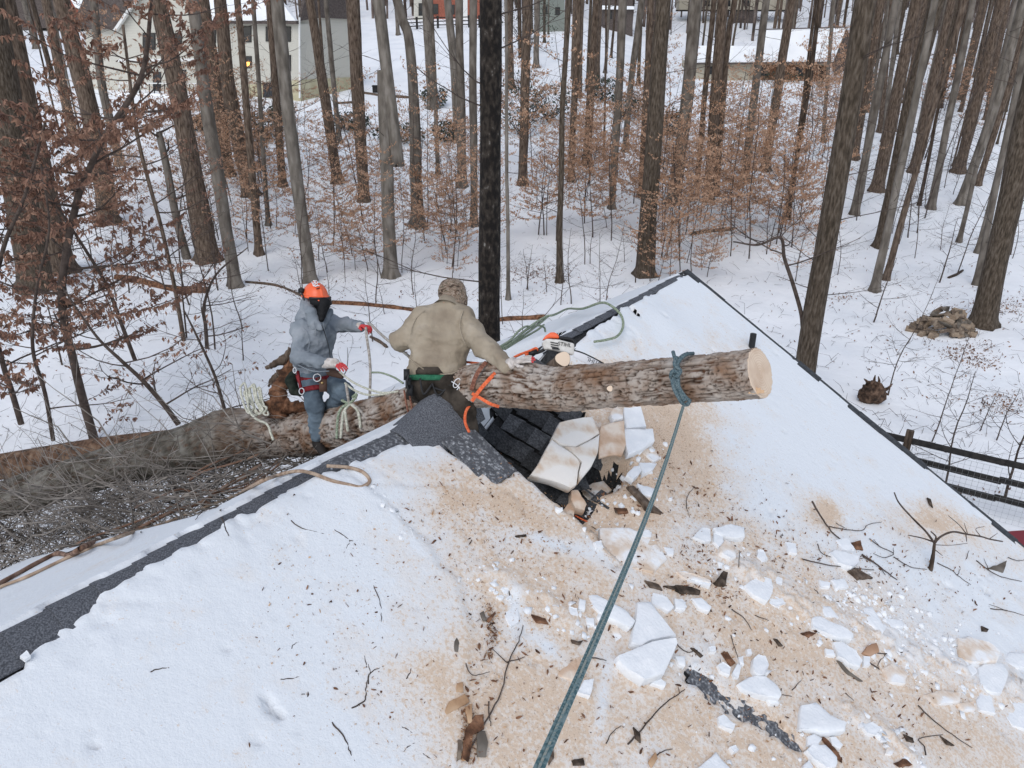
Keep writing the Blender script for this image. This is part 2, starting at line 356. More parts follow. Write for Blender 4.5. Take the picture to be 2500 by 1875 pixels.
for sg, dm in ((1, DN), (-1, DFAR)):
    u = nrm(ND * sg + np.array([0, 0, -TP])); b = MB(); P = rp(.015, dm / 2 * sg, planz(dm / 2) - .10); up = np.cross(RD, u); b.box(P, (.012, dm / 2 * math.hypot(1, TP), .08), (RD, u, up)); b.obj("rake_board", M['siding'], house, smooth=False)

# ridge caps (bent shingles), overlapping each other along the ridge
cm = {}
def cap_mesh(key, w, L, m, lift=0):
    b = MB(); a = np.linspace(-1, 1, 9); V = []
    for y, zz in ((-L / 2, 0.012 + lift), (L / 2, 0.0)):
        for x in a: V.append((x * w, y, -TP * math.sqrt((x * w) ** 2 + .0008) + zz))
    for y, zz in ((-L / 2, 0.004 + lift), (L / 2, -0.008)):
        for x in a: V.append((x * w, y, -TP * math.sqrt((x * w) ** 2 + .0008) + zz))
    Fc = [(i, i + 1, 9 + i + 1, 9 + i) for i in range(8)] + [(i, 18 + i, 18 + i + 1, i + 1) for i in range(8)] + [(0, 9, 27, 18), (8, 26, 35, 17)]
    b.add(V, Fc); cm[key] = b.mesh(key, m, smooth=False); return cm[key]
capA = cap_mesh("ridge_shingle", .19, .30, M['cap']); capF = cap_mesh("frosted_ridge_shingle", .26, .30, M['cap_frost']); capN = cap_mesh("narrow_ridge_shingle", .055, .30, M['cap'])
capM = cap_mesh("medium_ridge_shingle", .16, .30, M["cap"]); capS = cap_mesh("partly_buried_ridge_shingle", .085, .30, M["cap"])
capB = cap_mesh("ridge_shingle_bare", .27, .30, M['cap'])
s = SMIN + .1
while s < -.1:
    if not (-4.55 < s < -2.75):
        z = -HR + (.006 if s < -4.6 else .024) + float(hole(s, 0)); bare = s < -7.6; fr = -6.3 < s < -4.55
        place("ridge_shingle", capA if s < -6.6 else (capA if s < -5.75 else (capF if s < -4.55 else capN)), rp(s, 0, z), (ND, RD, (0, 0, 1)), house)
    s += .235
# the lifted, rounded piece of ridge beside the seated man
def lifted():
    c0 = sd_xy(*onz(1015, 1015, -HR)[:2])[0]; c1 = -4.42; S = np.linspace(c0 - .25, c1, 14); a = np.linspace(-1, 1, 17); X = []; Y = []; Z = []
    for i, s_ in enumerate(S):
        lift = .23 * sstep(0, 1, i / 13) + .012; w = .30
        x, y = xy_sd(s_, a * w * (1 - .1 * (i / 13)) + .03)
        X.append(x); Y.append(y); Z.append(-HR + lift - .05 - np.abs(a) ** 1.7 * (.20 + lift * .55) + .008 * vnoise(a * 3, s_ * 4, 0, 2))
    hp = np.array(house.location)
    o = link("lifted_ridge_flashing", grid_mesh("lifted_ridge", np.array(X) - hp[0], np.array(Y) - hp[1], np.array(Z) - hp[2], [M['cap']]), house)
    md = o.modifiers.new("t", 'SOLIDIFY'); md.thickness = .014; md.offset = -1; o["label"] = "ridge shingles lifted into a smooth hump by the trunk"
    # broken dark underlayment lip and a row of frosted tabs stepping down to the hole edge
    for k in range(3):
        d = .36 + k * .155; s_ = LIP - .16 + .03 * vnoise(k * 1.3, 0, 0, 4) + .12 * sstep(.9, 1.7, d)
        place("hole_edge_shingle", slab_mesh("hole_edge_shingle", .17, .095, .010, M['cap_frost']), rp(s_, d, planz(d) + .018), (RD, nrm(ND + np.array([0, 0, -TP + .04])), nrm(np.cross(RD, ND + np.array([0, 0, -TP])) * -1)), house)
lifted()
# shingle tabs lying on the caved-in deck: columns run down the slope
def norm_at(s, d):
    e = .04; z = deck(s, d); gs = (float(deck(s + e, d)) - float(z)) / e; gd = (float(deck(s, d + e)) - float(z)) / e
    a = nrm(RD + np.array([0, 0, gs])); b = nrm(ND + np.array([0, 0, gd])); n = nrm(np.cross(b, a)); n = n if n[2] > 0 else -n
    return a, nrm(np.cross(n, a)), n
tabm = [mat("shingle_tab_%s" % k_, cols=[tuple(c * f_ for c in (.026, .027, .029)), tuple(c * f_ for c in (.044, .046, .049)), tuple(c * f_ for c in (.070, .073, .078))], scale=70, bump=.4, bscale=180, rough=.95, bdist=.004, detail=3) for k_, f_ in (("dark", .8), ("mid", 1.05), ("light", 1.35), ("pale", 1.9))]
tabs = [slab_mesh("roof_tab_%d" % k_, .085, .088, .006, m__) for k_, m__ in enumerate(tabm)]
for i in range(11):
    for j in range(12):
        d = -.02 + j * .142 + .07 * (i % 2) + .02 * math.sin(i * 5.); s_ = LIP + .10 + i * .172 + rr.uniform(-.006, .006) + .04 * sstep(.5, .9, d)
        if s_ > -3.12 - .5 * d or d > 1.22: continue
        a, b_, n = norm_at(s_, d); loose = (d > .75 and rr.rand() < .22); tw = rr.normal(0, .02) + (rr.uniform(-.6, .6) if loose else 0)
        a2 = a * math.cos(tw) + b_ * math.sin(tw); b2 = nrm(np.cross(n, a2)); n2 = nrm(n + b2 * .10 * np.sign(b2 @ ND + 1e-6) + a * rr.normal(0, .03 + .1 * loose)); b3 = nrm(np.cross(n2, a2))
        x, y = xy_sd(s_, d); P = np.array([x, y, float(deck(s_, d))]) + n * (.012 + rr.uniform(0, .010) + .02 * loose)
        place("shingle", tabs[rr.choice([0, 0, 1, 1, 1, 2, 2, 3])], P, (a2, b3, n2), house)
# broken bare patch of shingles low on the near slope
for k in range(26):
    u, v = QD(130 + (k // 3) * 75 + rr.uniform(-15, 15), 1110 + (k // 3) * 62 + (k % 3) * 60 + rr.uniform(-10, 10) - 40)
    P = plane_hit(u, v); s_, d = sd_xy(P[0], P[1]); a, b_, n = norm_at(s_, d)
    place("shingle", slab_mesh("bare_tab", .10, .07, .006, M['cap_frost']), P + n * .004, (a, b_, nrm(n + b_ * .03)), house)
# vent pipes
def pipe(name, u, v0, v1, r, m, lab):
    P = hit(u, v0); d = P @ CF; T = None
    for h in np.arange(.05, 1.2, .01):
        if proj(P + np.array([0, 0, h]))[1] < v1: break
    b = MB(); n = 20; b.tube([P - (0, 0, .15), P + (0, 0, h)], r, n, cap=False); b.tube([P + (0, 0, h), P + (0, 0, h - .1)], r * .84, n)
    V = [P + np.array([math.cos(a) * q, math.sin(a) * q, h]) for q in (r, r * .84) for a in np.arange(n) * 2 * math.pi / n]
    b.add(V, [(i, (i + 1) % n, n + (i + 1) % n, n + i) for i in range(n)])
    o = b.obj(name, m, house); o["label"] = lab
pipe("vent_pipe", *QL(1902, 560), QL(0, 455)[1], .037, M['black'], "black vent pipe behind the cut log end")
pipe("plastic_pipe", *QA(1200, 1665), QA(0, 1530)[1], .05, M['pvc'], "white plastic pipe through the far slope")

# ------------------------------------------------------------------ snow on the roof
SS, DD = np.meshgrid(np.arange(SMIN, .001, .028), np.arange(.0, DN, .028), indexing='ij')
XX, YY = xy_sd(SS, DD); n1 = fbm(SS * 3, DD * 3, 0, 11, 5); n2 = fbm(SS * 12, DD * 12, 0, 12, 3); n3 = fbm(SS * .8, DD * .8, 0, 13, 3)
thick = .040 + .010 * n3 + .0035 * n1
edge_px = [(0, 1668), (62, 1640), (72, 1585), (105, 1550), (190, 1475), (285, 1405), (360, 1372), (400, 1335), (480, 1275), (560, 1240), (640, 1200), (760, 1160), (850, 1120), (930, 1085), (1000, 1066), (1060, 1062)]
E = to_sd(edge_px); E = E[np.argsort(E[:, 0])]
dedge = np.interp(SS[:, 0], np.concatenate([[SMIN], E[:, 0], [-4.5, -2.7, 0]]), np.concatenate([[E[0, 1] + .1], E[:, 1], [.36, .10, .03]]))
# clean upper slab left of the long fracture, lower dusty layer right of it
Fr = to_sd([(800, 1040), (845, 1175), (930, 1235), (985, 1290), (1050, 1350), (1075, 1400), (1120, 1430), (1150, 1560), (1130, 1700), (1120, 1900)])
fd = np.interp(DD, Fr[:, 1] if Fr[-1, 1] > Fr[0, 1] else Fr[::-1, 1], Fr[:, 0] if Fr[-1, 1] > Fr[0, 1] else Fr[::-1, 0])
stepm = 1 - sstep(-.012, .012, SS - fd - .03 * n1 - .015 * n2)
thick = thick + .020 * stepm * sstep(3.6, 2.2, DD)
# slab plates with dark fracture joints near the hole
def joint(pts, w=.012, dep=.014):
    global thick
    P = to_sd(pts); dd = pdist(SS, DD + .012 * n2, P, False); thick = thick - dep * np.exp(-(dd / w) ** 2)
for pts in ([(850, 1118), (985, 1190), (1060, 1195), (1200, 1150)], [(985, 1190), (1050, 1120), (1060, 1062)], [(1100, 1195), (1250, 1210), (1280, 1240), (1290, 1290)],
            [(1120, 1280), (1160, 1360), (1165, 1380)], [(1260, 1205), (1275, 1260)], [(820, 1140), (900, 1200), (985, 1190)]): joint(pts)
bnd = np.exp(-(pdist(SS + .06 * n1, DD + .06 * n2, to_sd([QD(*q_) for q_ in ((420, 520), (700, 690), (950, 800), (1250, 930), (1500, 1050), (1800, 1150), (2150, 1250))]), False) / .17) ** 2); bnd = np.maximum(bnd, .8 * np.exp(-(pdist(SS, DD, to_sd([QD(*q_) for q_ in ((1000, 1340), (1240, 1440), (1330, 1560), (1440, 1650))]), False) / .07) ** 2)); bnd = np.maximum(bnd, .7 * np.exp(-(pdist(SS + .05 * n1, DD, to_sd([QB(*q_) for q_ in ((740, 540), (880, 560), (960, 640), (1180, 760))]), False) / .10) ** 2))
thick = thick + bnd * (.012 + .085 * np.abs(fbm(SS * 11, DD * 11, 0, 44, 4)) + .04 * np.clip(vnoise(SS * 24, DD * 24, 0, 45), 0, 1))
for pts in ([(1480, 790), (1550, 825), (1562, 860), (1562, 900)], [(1400, 815), (1450, 815), (1480, 845)]): joint(pts, .02, .02)
# buckled swells right of the log
def swell(u, v, rs, rd_, h):
    global thick
    P = to_sd([(u, v)])[0]; thick = thick + h * np.exp(-(((SS - P[0]) / rs) ** 2 + ((DD - P[1]) / rd_) ** 2))
swell(1500, 780, .35, .3, .09); swell(1440, 830, .3, .22, .05); swell(1580, 760, .3, .5, .05); swell(900, 1150, .5, .3, .03)
# thin crust where the snow slid: left scratches
scr = sstep(.9, .2, DD) * sstep(-5.6, -6.6, SS); thick = thick - .010 * scr * np.abs(fbm(SS * 4, DD * 9, 0, 15, 4)) * 2
for pts in ([QS(350, 930), QS(410, 850), QS(520, 825), QS(660, 800)], [QS(430, 820), QS(450, 740), QS(440, 690), QS(520, 650), QS(530, 620)], [QS(640, 710), QS(655, 640), QS(730, 595)], [QS(540, 690), QS(760, 685), QS(930, 695)],
            [QS(170, 910), QS(330, 905), QS(450, 880)], [QS(440, 1060), QS(520, 1000), QS(585, 920)], [QS(1160, 330), QS(1240, 370)], [QS(1410, 180), QS(1450, 240), QS(1490, 340)], [QS(1420, 190), QS(1490, 235), QS(1550, 200)],
            [QS(560, 760), QS(580, 795), QS(640, 790), QS(650, 750)], [QS(800, 560), QS(900, 520), QS(980, 540)]): joint(pts, .016, .02)
dedge = np.maximum(dedge, np.interp(SS[:, 0], [-10.5, -8.2, -7.97, -7.75, -7.5, -7.2, -6.2, -5.7, -4.6], [.3, .24, .19, .13, .08, .05, .045, .10, .2]) * (SS[:, 0] < -4.6)); thick = thick * (.72 + .28 * sstep(0, .35, DD - dedge[:, None]))
mask = sstep(-.012, .02, DD - dedge[:, None] - (.022 + .02 * sstep(-7.6, -7.0, SS)) * n1 - .025 * n2)
# bare / thin areas given as outlines on the roof
def bare(pts, soft=.03, amp=1.0, nn=.05):
    global mask
    P = to_sd(pts); ins = inpoly(SS + nn * n1, DD + nn * n2, P); dd = pdist(SS + nn * n1, DD + nn * n2, P)
    sdist = np.where(ins, dd, -dd); mask = mask * (1 - amp * sstep(-.005, soft, sdist))
s_hole = to_sd([(1240, 1140)])[0]
bare([QL(1100, 285), QL(1150, 320), QL(1195, 385), QL(1175, 380), QL(1140, 335)], .01, 1, .0)
# opening: everything between the lip and the slabs
lipv = LIP + .05 * vnoise(DD * 3, 0, 0, 9) + .12 * sstep(.9, 1.7, DD)
ins = sstep(-.02, .01, SS - lipv - .02 * n2) * sstep(.02, -.02, SS - (-3.05 - .55 * DD + .08 * n1)) * sstep(1.16, 1.06, DD + .10 * n1)
mask = mask * (1 - ins)
lipback = sstep(-.30 - .03, -.27, SS - lipv - .04 * n1) * sstep(.01, -.01, SS - lipv) * sstep(1.25, 1.0, DD + .1 * n1)   # frosted shingle band along the lip
mask = mask * (1 - lipback * sstep(.80, .70, DD + .05 * n2) * .95)
pat = np.exp(-((pdist(SS, DD, to_sd([QD(100, 1130), QD(330, 1290), QD(520, 1400), QD(690, 1520)]), False) / .11) ** 2))
nf_ = fbm(SS * 30, DD * 30, 0, 19, 2); mask = mask * (1 - .9 * sstep(.42, 1.05, pat + .35 * n1 + .55 * n2 + .5 * nf_))
cav = np.exp(-(((SS + 3.68) / .17) ** 2 + ((DD - 1.06) / .14) ** 2) ** 2); mask = mask * (1 - sstep(.3, .5, cav))
# sawdust on the snow (a real stain): patches listed where they lie
UU = np.zeros_like(SS); ZZ = deck(SS, DD); PW = np.stack([XX, YY, ZZ], -1); dep = PW @ CF; ok = dep > .4
PU = np.where(ok, 1250 + FPX * PW[..., 0] / np.where(ok, dep, 1), -9999); PV = np.where(ok, 937.5 - FPX * (PW @ CU) / np.where(ok, dep, 1), 9999)
dust = np.zeros_like(SS)
for (u, v, a, b, k, rot) in [(1620, 1070, 170, 110, 1.3, .6), (1560, 960, 120, 60, 1.0, .3), (1500, 1230, 230, 100, .9, .4), (1530, 1180, 170, 90, .95, .3), (1690, 1180, 130, 60, .55, .6), (1190, 1235, 190, 75, .9, .25), (1330, 1300, 170, 60, .7, .4), (1390, 1480, 420, 210, .42, .5),
                             (1180, 1330, 180, 90, .5, .5), (1300, 1720, 420, 240, .48, .2), (1850, 1560, 420, 190, .42, .55), (2020, 1262, 48, 42, .95, .3), (1990, 1240, 150, 30, .35, .5), (2285, 1275, 85, 38, .9, .25), (2250, 1300, 170, 45, .45, .2),
                             (1740, 1320, 300, 100, .42, .5), (2030, 1420, 330, 70, .22, .5), (2300, 1760, 300, 130, .42, .4), (1750, 1800, 450, 140, .5, .2), (1560, 1360, 190, 80, .45, .6), (1130, 1110, 80, 30, .3, .2), (1720, 900, 90, 120, .25, .5), (1480, 880, 160, 50, .25, 0)]:
    cu, su = math.cos(rot), math.sin(rot); x = (PU - u) * cu + (PV - v) * su; y = -(PU - u) * su + (PV - v) * cu
    dust = np.maximum(dust, k * np.exp(-((x / a) ** 2 + (y / b) ** 2)) * 1.0)
dust = 1.25 * dust * (1 + .55 * fbm(SS * 2.2, DD * 2.2, 0, 91, 4) + .45 * fbm(SS * 7, DD * 7, 0, 92, 3)) + .27 * sstep(900, 1200, PU) * sstep(1150, 1500, PV)
for (u, v, a, b, rot) in [(1340, 1335, 110, 16, .35), (1450, 1350, 90, 30, .3), (1260, 1500, 25, 70, -.1), (1330, 1590, 60, 18, .7), (1470, 1720, 16, 120, .12), (1690, 1660, 14, 60, .1), (1900, 1130, 200, 60, .4), (2400, 1560, 200, 90, .4), (2300, 1420, 200, 50, .4)]:
    cu, su = math.cos(rot), math.sin(rot); x = (PU - u) * cu + (PV - v) * su; y = -(PU - u) * su + (PV - v) * cu
    dust = dust * (1 - .85 * np.exp(-((x / a) ** 2 + (y / b) ** 2)))
inh = sstep(LIP - .0, LIP + .05, SS) * sstep(-2.7, -3.3, SS + .3 * DD) * sstep(1.9, 1.5, DD); dust = np.maximum(dust, .95 * inh * (1 + .3 * n1))
lump = .016 * np.clip(fbm(SS * 9, DD * 9, 0, 21, 4) + .1, 0, 1) * sstep(1300, 1500, PV) * sstep(1200, 1500, PU)
thick = np.maximum(thick, .012)
zs = deck(SS, DD) + (thick + lump) * mask - .03 * (1 - mask)
M['roofsnow'] = mat("roof_snow_with_sawdust", (.83, .845, .86), rough=.65)
def build_roofsnow():
    m = M['roofsnow']; n = m.node_tree.nodes; l = m.node_tree.links; b = n["Principled BSDF"]
    at = n.new("ShaderNodeAttribute"); at.attribute_name = "sawdust"; tc = n.new("ShaderNodeTexCoord")
    def noise(sc, det=6, st=(1, 1, 1)):
        mp = n.new("ShaderNodeMapping"); mp.inputs["Scale"].default_value = st; l.new(tc.outputs["Object"], mp.inputs[0])
        t = n.new("ShaderNodeTexNoise"); t.inputs["Scale"].default_value = sc; t.inputs["Detail"].default_value = det; t.inputs["Roughness"].default_value = .65; l.new(mp.outputs[0], t.inputs["Vector"]); return t.outputs[0]
    def math_(op, a, c, cl=False):
        q = n.new("ShaderNodeMath"); q.operation = op; q.use_clamp = cl
        for k, x in enumerate((a, c)):
            if isinstance(x, (int, float)): q.inputs[k].default_value = x
            else: l.new(x, q.inputs[k])
        return q.outputs[0]
    def mixc(f, a, c):
        q = n.new("ShaderNodeMix"); q.data_type = 'RGBA'; l.new(f, q.inputs[0])
        for k, x in ((6, a), (7, c)):
            if isinstance(x, tuple): q.inputs[k].default_value = (*x, 1)
            else: l.new(x, q.inputs[k])
        return q.outputs[2]
    big = noise(3.2, 8); fine = noise(38, 4); spk = noise(95, 2)
    s1 = math_('ADD', at.outputs["Fac"], math_('MULTIPLY', math_('SUBTRACT', big, .5), 1.25)); 
    f1 = math_('MULTIPLY', math_('SUBTRACT', s1, .08), 1.7, True)                  # soft tan tint
    f2 = math_('MULTIPLY', math_('SUBTRACT', math_('ADD', s1, math_('MULTIPLY', math_('SUBTRACT', fine, .5), 3.4)), .48), 2.2, True)   # thick sawdust
    f3 = math_('MULTIPLY', math_('SUBTRACT', math_('ADD', spk, math_('MULTIPLY', at.outputs["Fac"], .10)), .69), 9, True)    # dark grains
    c1 = mixc(math_('MULTIPLY', f1, .8), (.72, .745, .77), (.70, .60, .50))
    c2 = mixc(math_('MULTIPLY', f2, .85), c1, (.62, .47, .34)); c3 = mixc(math_('MULTIPLY', f3, .7), c2, (.25, .16, .11))
    l.new(c3, b.inputs["Base Color"])
    bp = n.new("ShaderNodeBump"); bp.inputs["Strength"].default_value = .55; bp.inputs["Distance"].default_value = .012
    l.new(math_('ADD', noise(22, 6), math_('MULTIPLY', spk, .35)), bp.inputs["Height"]); l.new(bp.outputs[0], b.inputs["Normal"])
build_roofsnow()
o = link("roof_snow", grid_mesh("roof_snow", XX, YY, zs, [M['roofsnow']], {"sawdust": dust}, keep=mask > .001))
setp(o, "crusty snow with sawdust over the near slope of the broken roof", kind="stuff")
# far slope snow, broken off where the trunk crushed the roof
S2, D2 = np.meshgrid(np.arange(SMIN, .001, .035), np.arange(-DFAR - .02, .001, .035), indexing='ij')
X2, Y2 = xy_sd(S2, D2); m1 = fbm(S2 * 3, D2 * 3, 0, 31, 5); m2 = fbm(S2 * 10, D2 * 10, 0, 32, 3)
bd = np.interp(S2, [-10.5, -6.5, -6.2, -5.6, -5.0, -4.7, -4.45, -2.6, -2.2, -1.6, 0], [9, 9, 1.6, 1.15, .8, .42, .1, .1, .9, 9, 9])
mk2 = sstep(-.02, .02, bd + D2 + .05 * m1 + .03 * m2) * sstep(-.004, .03, -D2 - .03 - .05 * np.clip(m1 + m2, -.4, 1)) * sstep(-.0, .03, DFAR + .03 + D2)
mk2 = np.where((S2 > -4.9) & (S2 < -2.4), mk2 * sstep(-.02, .02, bd + D2), mk2)
z2 = deck(S2, D2) * 1.0 + (.042 + .015 * m1 * .5) * mk2 - .05 * (1 - mk2)
o = link("roof_snow", grid_mesh("far_roof_snow", X2, Y2, z2, [M['roofsnow']], {"sawdust": np.zeros_like(S2)}, keep=mk2 > .001))
setp(o, "clean snow strip on the far slope beyond the dark ridge", kind="stuff")
# ------------------------------------------------------------------ trees
R = np.random.RandomState(7)
def rdir(rng, base, spread):
    v = nrm(base) + rng.normal(0, spread, 3); return nrm(v)
def grow(mb, p, d, L, r, depth, rng, leaves=None, flat=.0, n=4, kids=3, seg=5, curl=.16, lsz=.07, dens=1.0, matid=0, up=0.05):
    """one limb with side twigs; leaf points are collected on the thin ends"""
    P = [np.array(p, float)]; d = nrm(d)
    for k in range(seg):
        d = nrm(d + rng.normal(0, curl, 3) * np.array([1, 1, 1 - flat]) + np.array([0, 0, up])); P.append(P[-1] + d * L / seg)
    P = np.array(P); rad = np.linspace(r, r * .35, seg + 1); mb.tube(P, rad, n if depth > 0 else 3, cap=False, mat=matid)
    if leaves is not None and depth <= 1:
        m = max(1, int(dens * L / .045)) if depth == 0 else max(1, int(dens * L / .10))
        for t in rng.uniform(.25, 1, m):
            i = min(int(t * seg), seg - 1); leaves.append(P[i] + (P[i + 1] - P[i]) * (t * seg - i))
    if depth > 0:
        for k in range(kids):
            t = .25 + .7 * (k + rng.rand()) / kids; i = min(int(t * seg), seg - 1); q = P[i] + (P[i + 1] - P[i]) * (t * seg - i)
            T = nrm(P[i + 1] - P[i]); side = np.cross(T, [0, 0, 1]); side = nrm(side + 1e-6) * (1 if (k % 2) else -1)
            nd = nrm(T * .75 + side * .75 + rng.normal(0, .22, 3) * np.array([1, 1, 1 - flat]))
            grow(mb, q, nd, L * rng.uniform(.35, .6), rad[i] * .55, depth - 1, rng, leaves, flat, n, max(2, kids - 1), 4, curl, lsz, dens, matid, up)
def leafmesh(pts, size, rng, hang=.8):
    pts = np.array(pts); n = len(pts); L = size * rng.uniform(.7, 1.3, n)
    d = rng.normal(0, .55, (n, 3)); d[:, 2] -= hang; d /= np.linalg.norm(d, axis=1)[:, None]
    w = rng.normal(0, 1, (n, 3)); w -= d * (w * d).sum(1)[:, None]; w /= np.linalg.norm(w, axis=1)[:, None]
    nn = np.cross(d, w); wd = L * rng.uniform(.16, .26, n)
    V = np.stack([pts, pts + d * L[:, None] * .45 + w * wd[:, None] + nn * L[:, None] * .10, pts + d * L[:, None], pts + d * L[:, None] * .45 - w * wd[:, None] + nn * L[:, None] * .10], 1).reshape(-1, 3)
    i = np.arange(n)[:, None] * 4; F = np.concatenate([i + np.array([[0, 1, 2]]), i + np.array([[0, 2, 3]])], 0)
    return V, F
TREES = []
def trunk_pts(B, T, mids=(), H=24, rng=R):
    """B base point, T point where the trunk leaves the picture; carried on to full height"""
    P = [B] + list(mids) + [T]; P = np.array(P); d = nrm(P[-1] - P[-2]); d = nrm(d + np.array([0, 0, .15]))
    top = P[-1]; rest = max(2.0, H - (top[2] - B[2]))
    P = list(P) + [top + d * rest * .5, top + d * rest * .5 + nrm(d + np.array([0, 0, .3])) * rest * .5]
    return spline(P, 7)
def make_tree(name, B, P, r0, r1, htop, m, label, group, twigs=6, rng=R, sides=12):
    t = empty(name, B, label, 'tree', group)
    z = P[:, 2] - B[2]; r = r0 + (r1 - r0) * np.clip(z / max(htop, 1), 0, 1); r = r * np.where(z > htop, np.clip(1 - (z - htop) / (P[-1, 2] - B[2] - htop + .01), .12, 1), 1)
    r = r * (1 + .55 * np.exp(-np.clip(z, 0, None) / .28)) * (1 + .05 * vnoise(z * .9, r0 * 50, 0, 3))
    P = P.copy(); P[:, 0] += .03 * vnoise(z * .5, B[0], 0, 6) * (z > .5); 
    # finer rings with root flare at the base
    base = np.array([P[0] + (P[1] - P[0]) * q for q in (-.9, .06, .16, .3, .5)]); rb = np.interp(base[:, 2] - B[2], z, r); zb = base[:, 2] - B[2]; rb = (r0) * (1 + .6 * np.exp(-np.clip(zb, 0, None) / .22))
    PP = np.vstack([base, P[1:]]); rrr = np.concatenate([rb, r[1:]])
    b = MB(); b.tube(PP, rrr, sides, cap=False)
    V = b.v[0]; ang = np.tile(np.arange(sides), len(PP)) * 2 * math.pi / sides; ctr = np.repeat(PP, sides, 0); hz = V[:, 2] - B[2]
    w = 1 + .07 * vnoise(np.cos(ang) * 1.6 + B[0], np.sin(ang) * 1.6, hz * .8, 8) + .22 * np.exp(-np.clip(hz, 0, None) / .25) * np.cos(ang * 4 + B[0] * 3)
    b.v[0] = ctr + (V - ctr) * w[:, None]; b.obj("trunk", m, t)
    if twigs:
        c = MB()
        for k in range(twigs):
            h = rng.uniform(.08, 1) * min(htop, 14) + .4; i = np.searchsorted(z, h); i = min(max(i, 1), len(P) - 1); q = P[i - 1] + (P[i] - P[i - 1]) * ((h - z[i - 1]) / (z[i] - z[i - 1] + 1e-6))
            a = rng.uniform(0, 6.28); grow(c, q, (math.cos(a), math.sin(a), .25), rng.uniform(1.0, 2.6), .014, 2, rng, None, .5, 3, 3, 5)
        c.obj("branches", M['twig'], t)
    TREES.append((t, r0)); return t
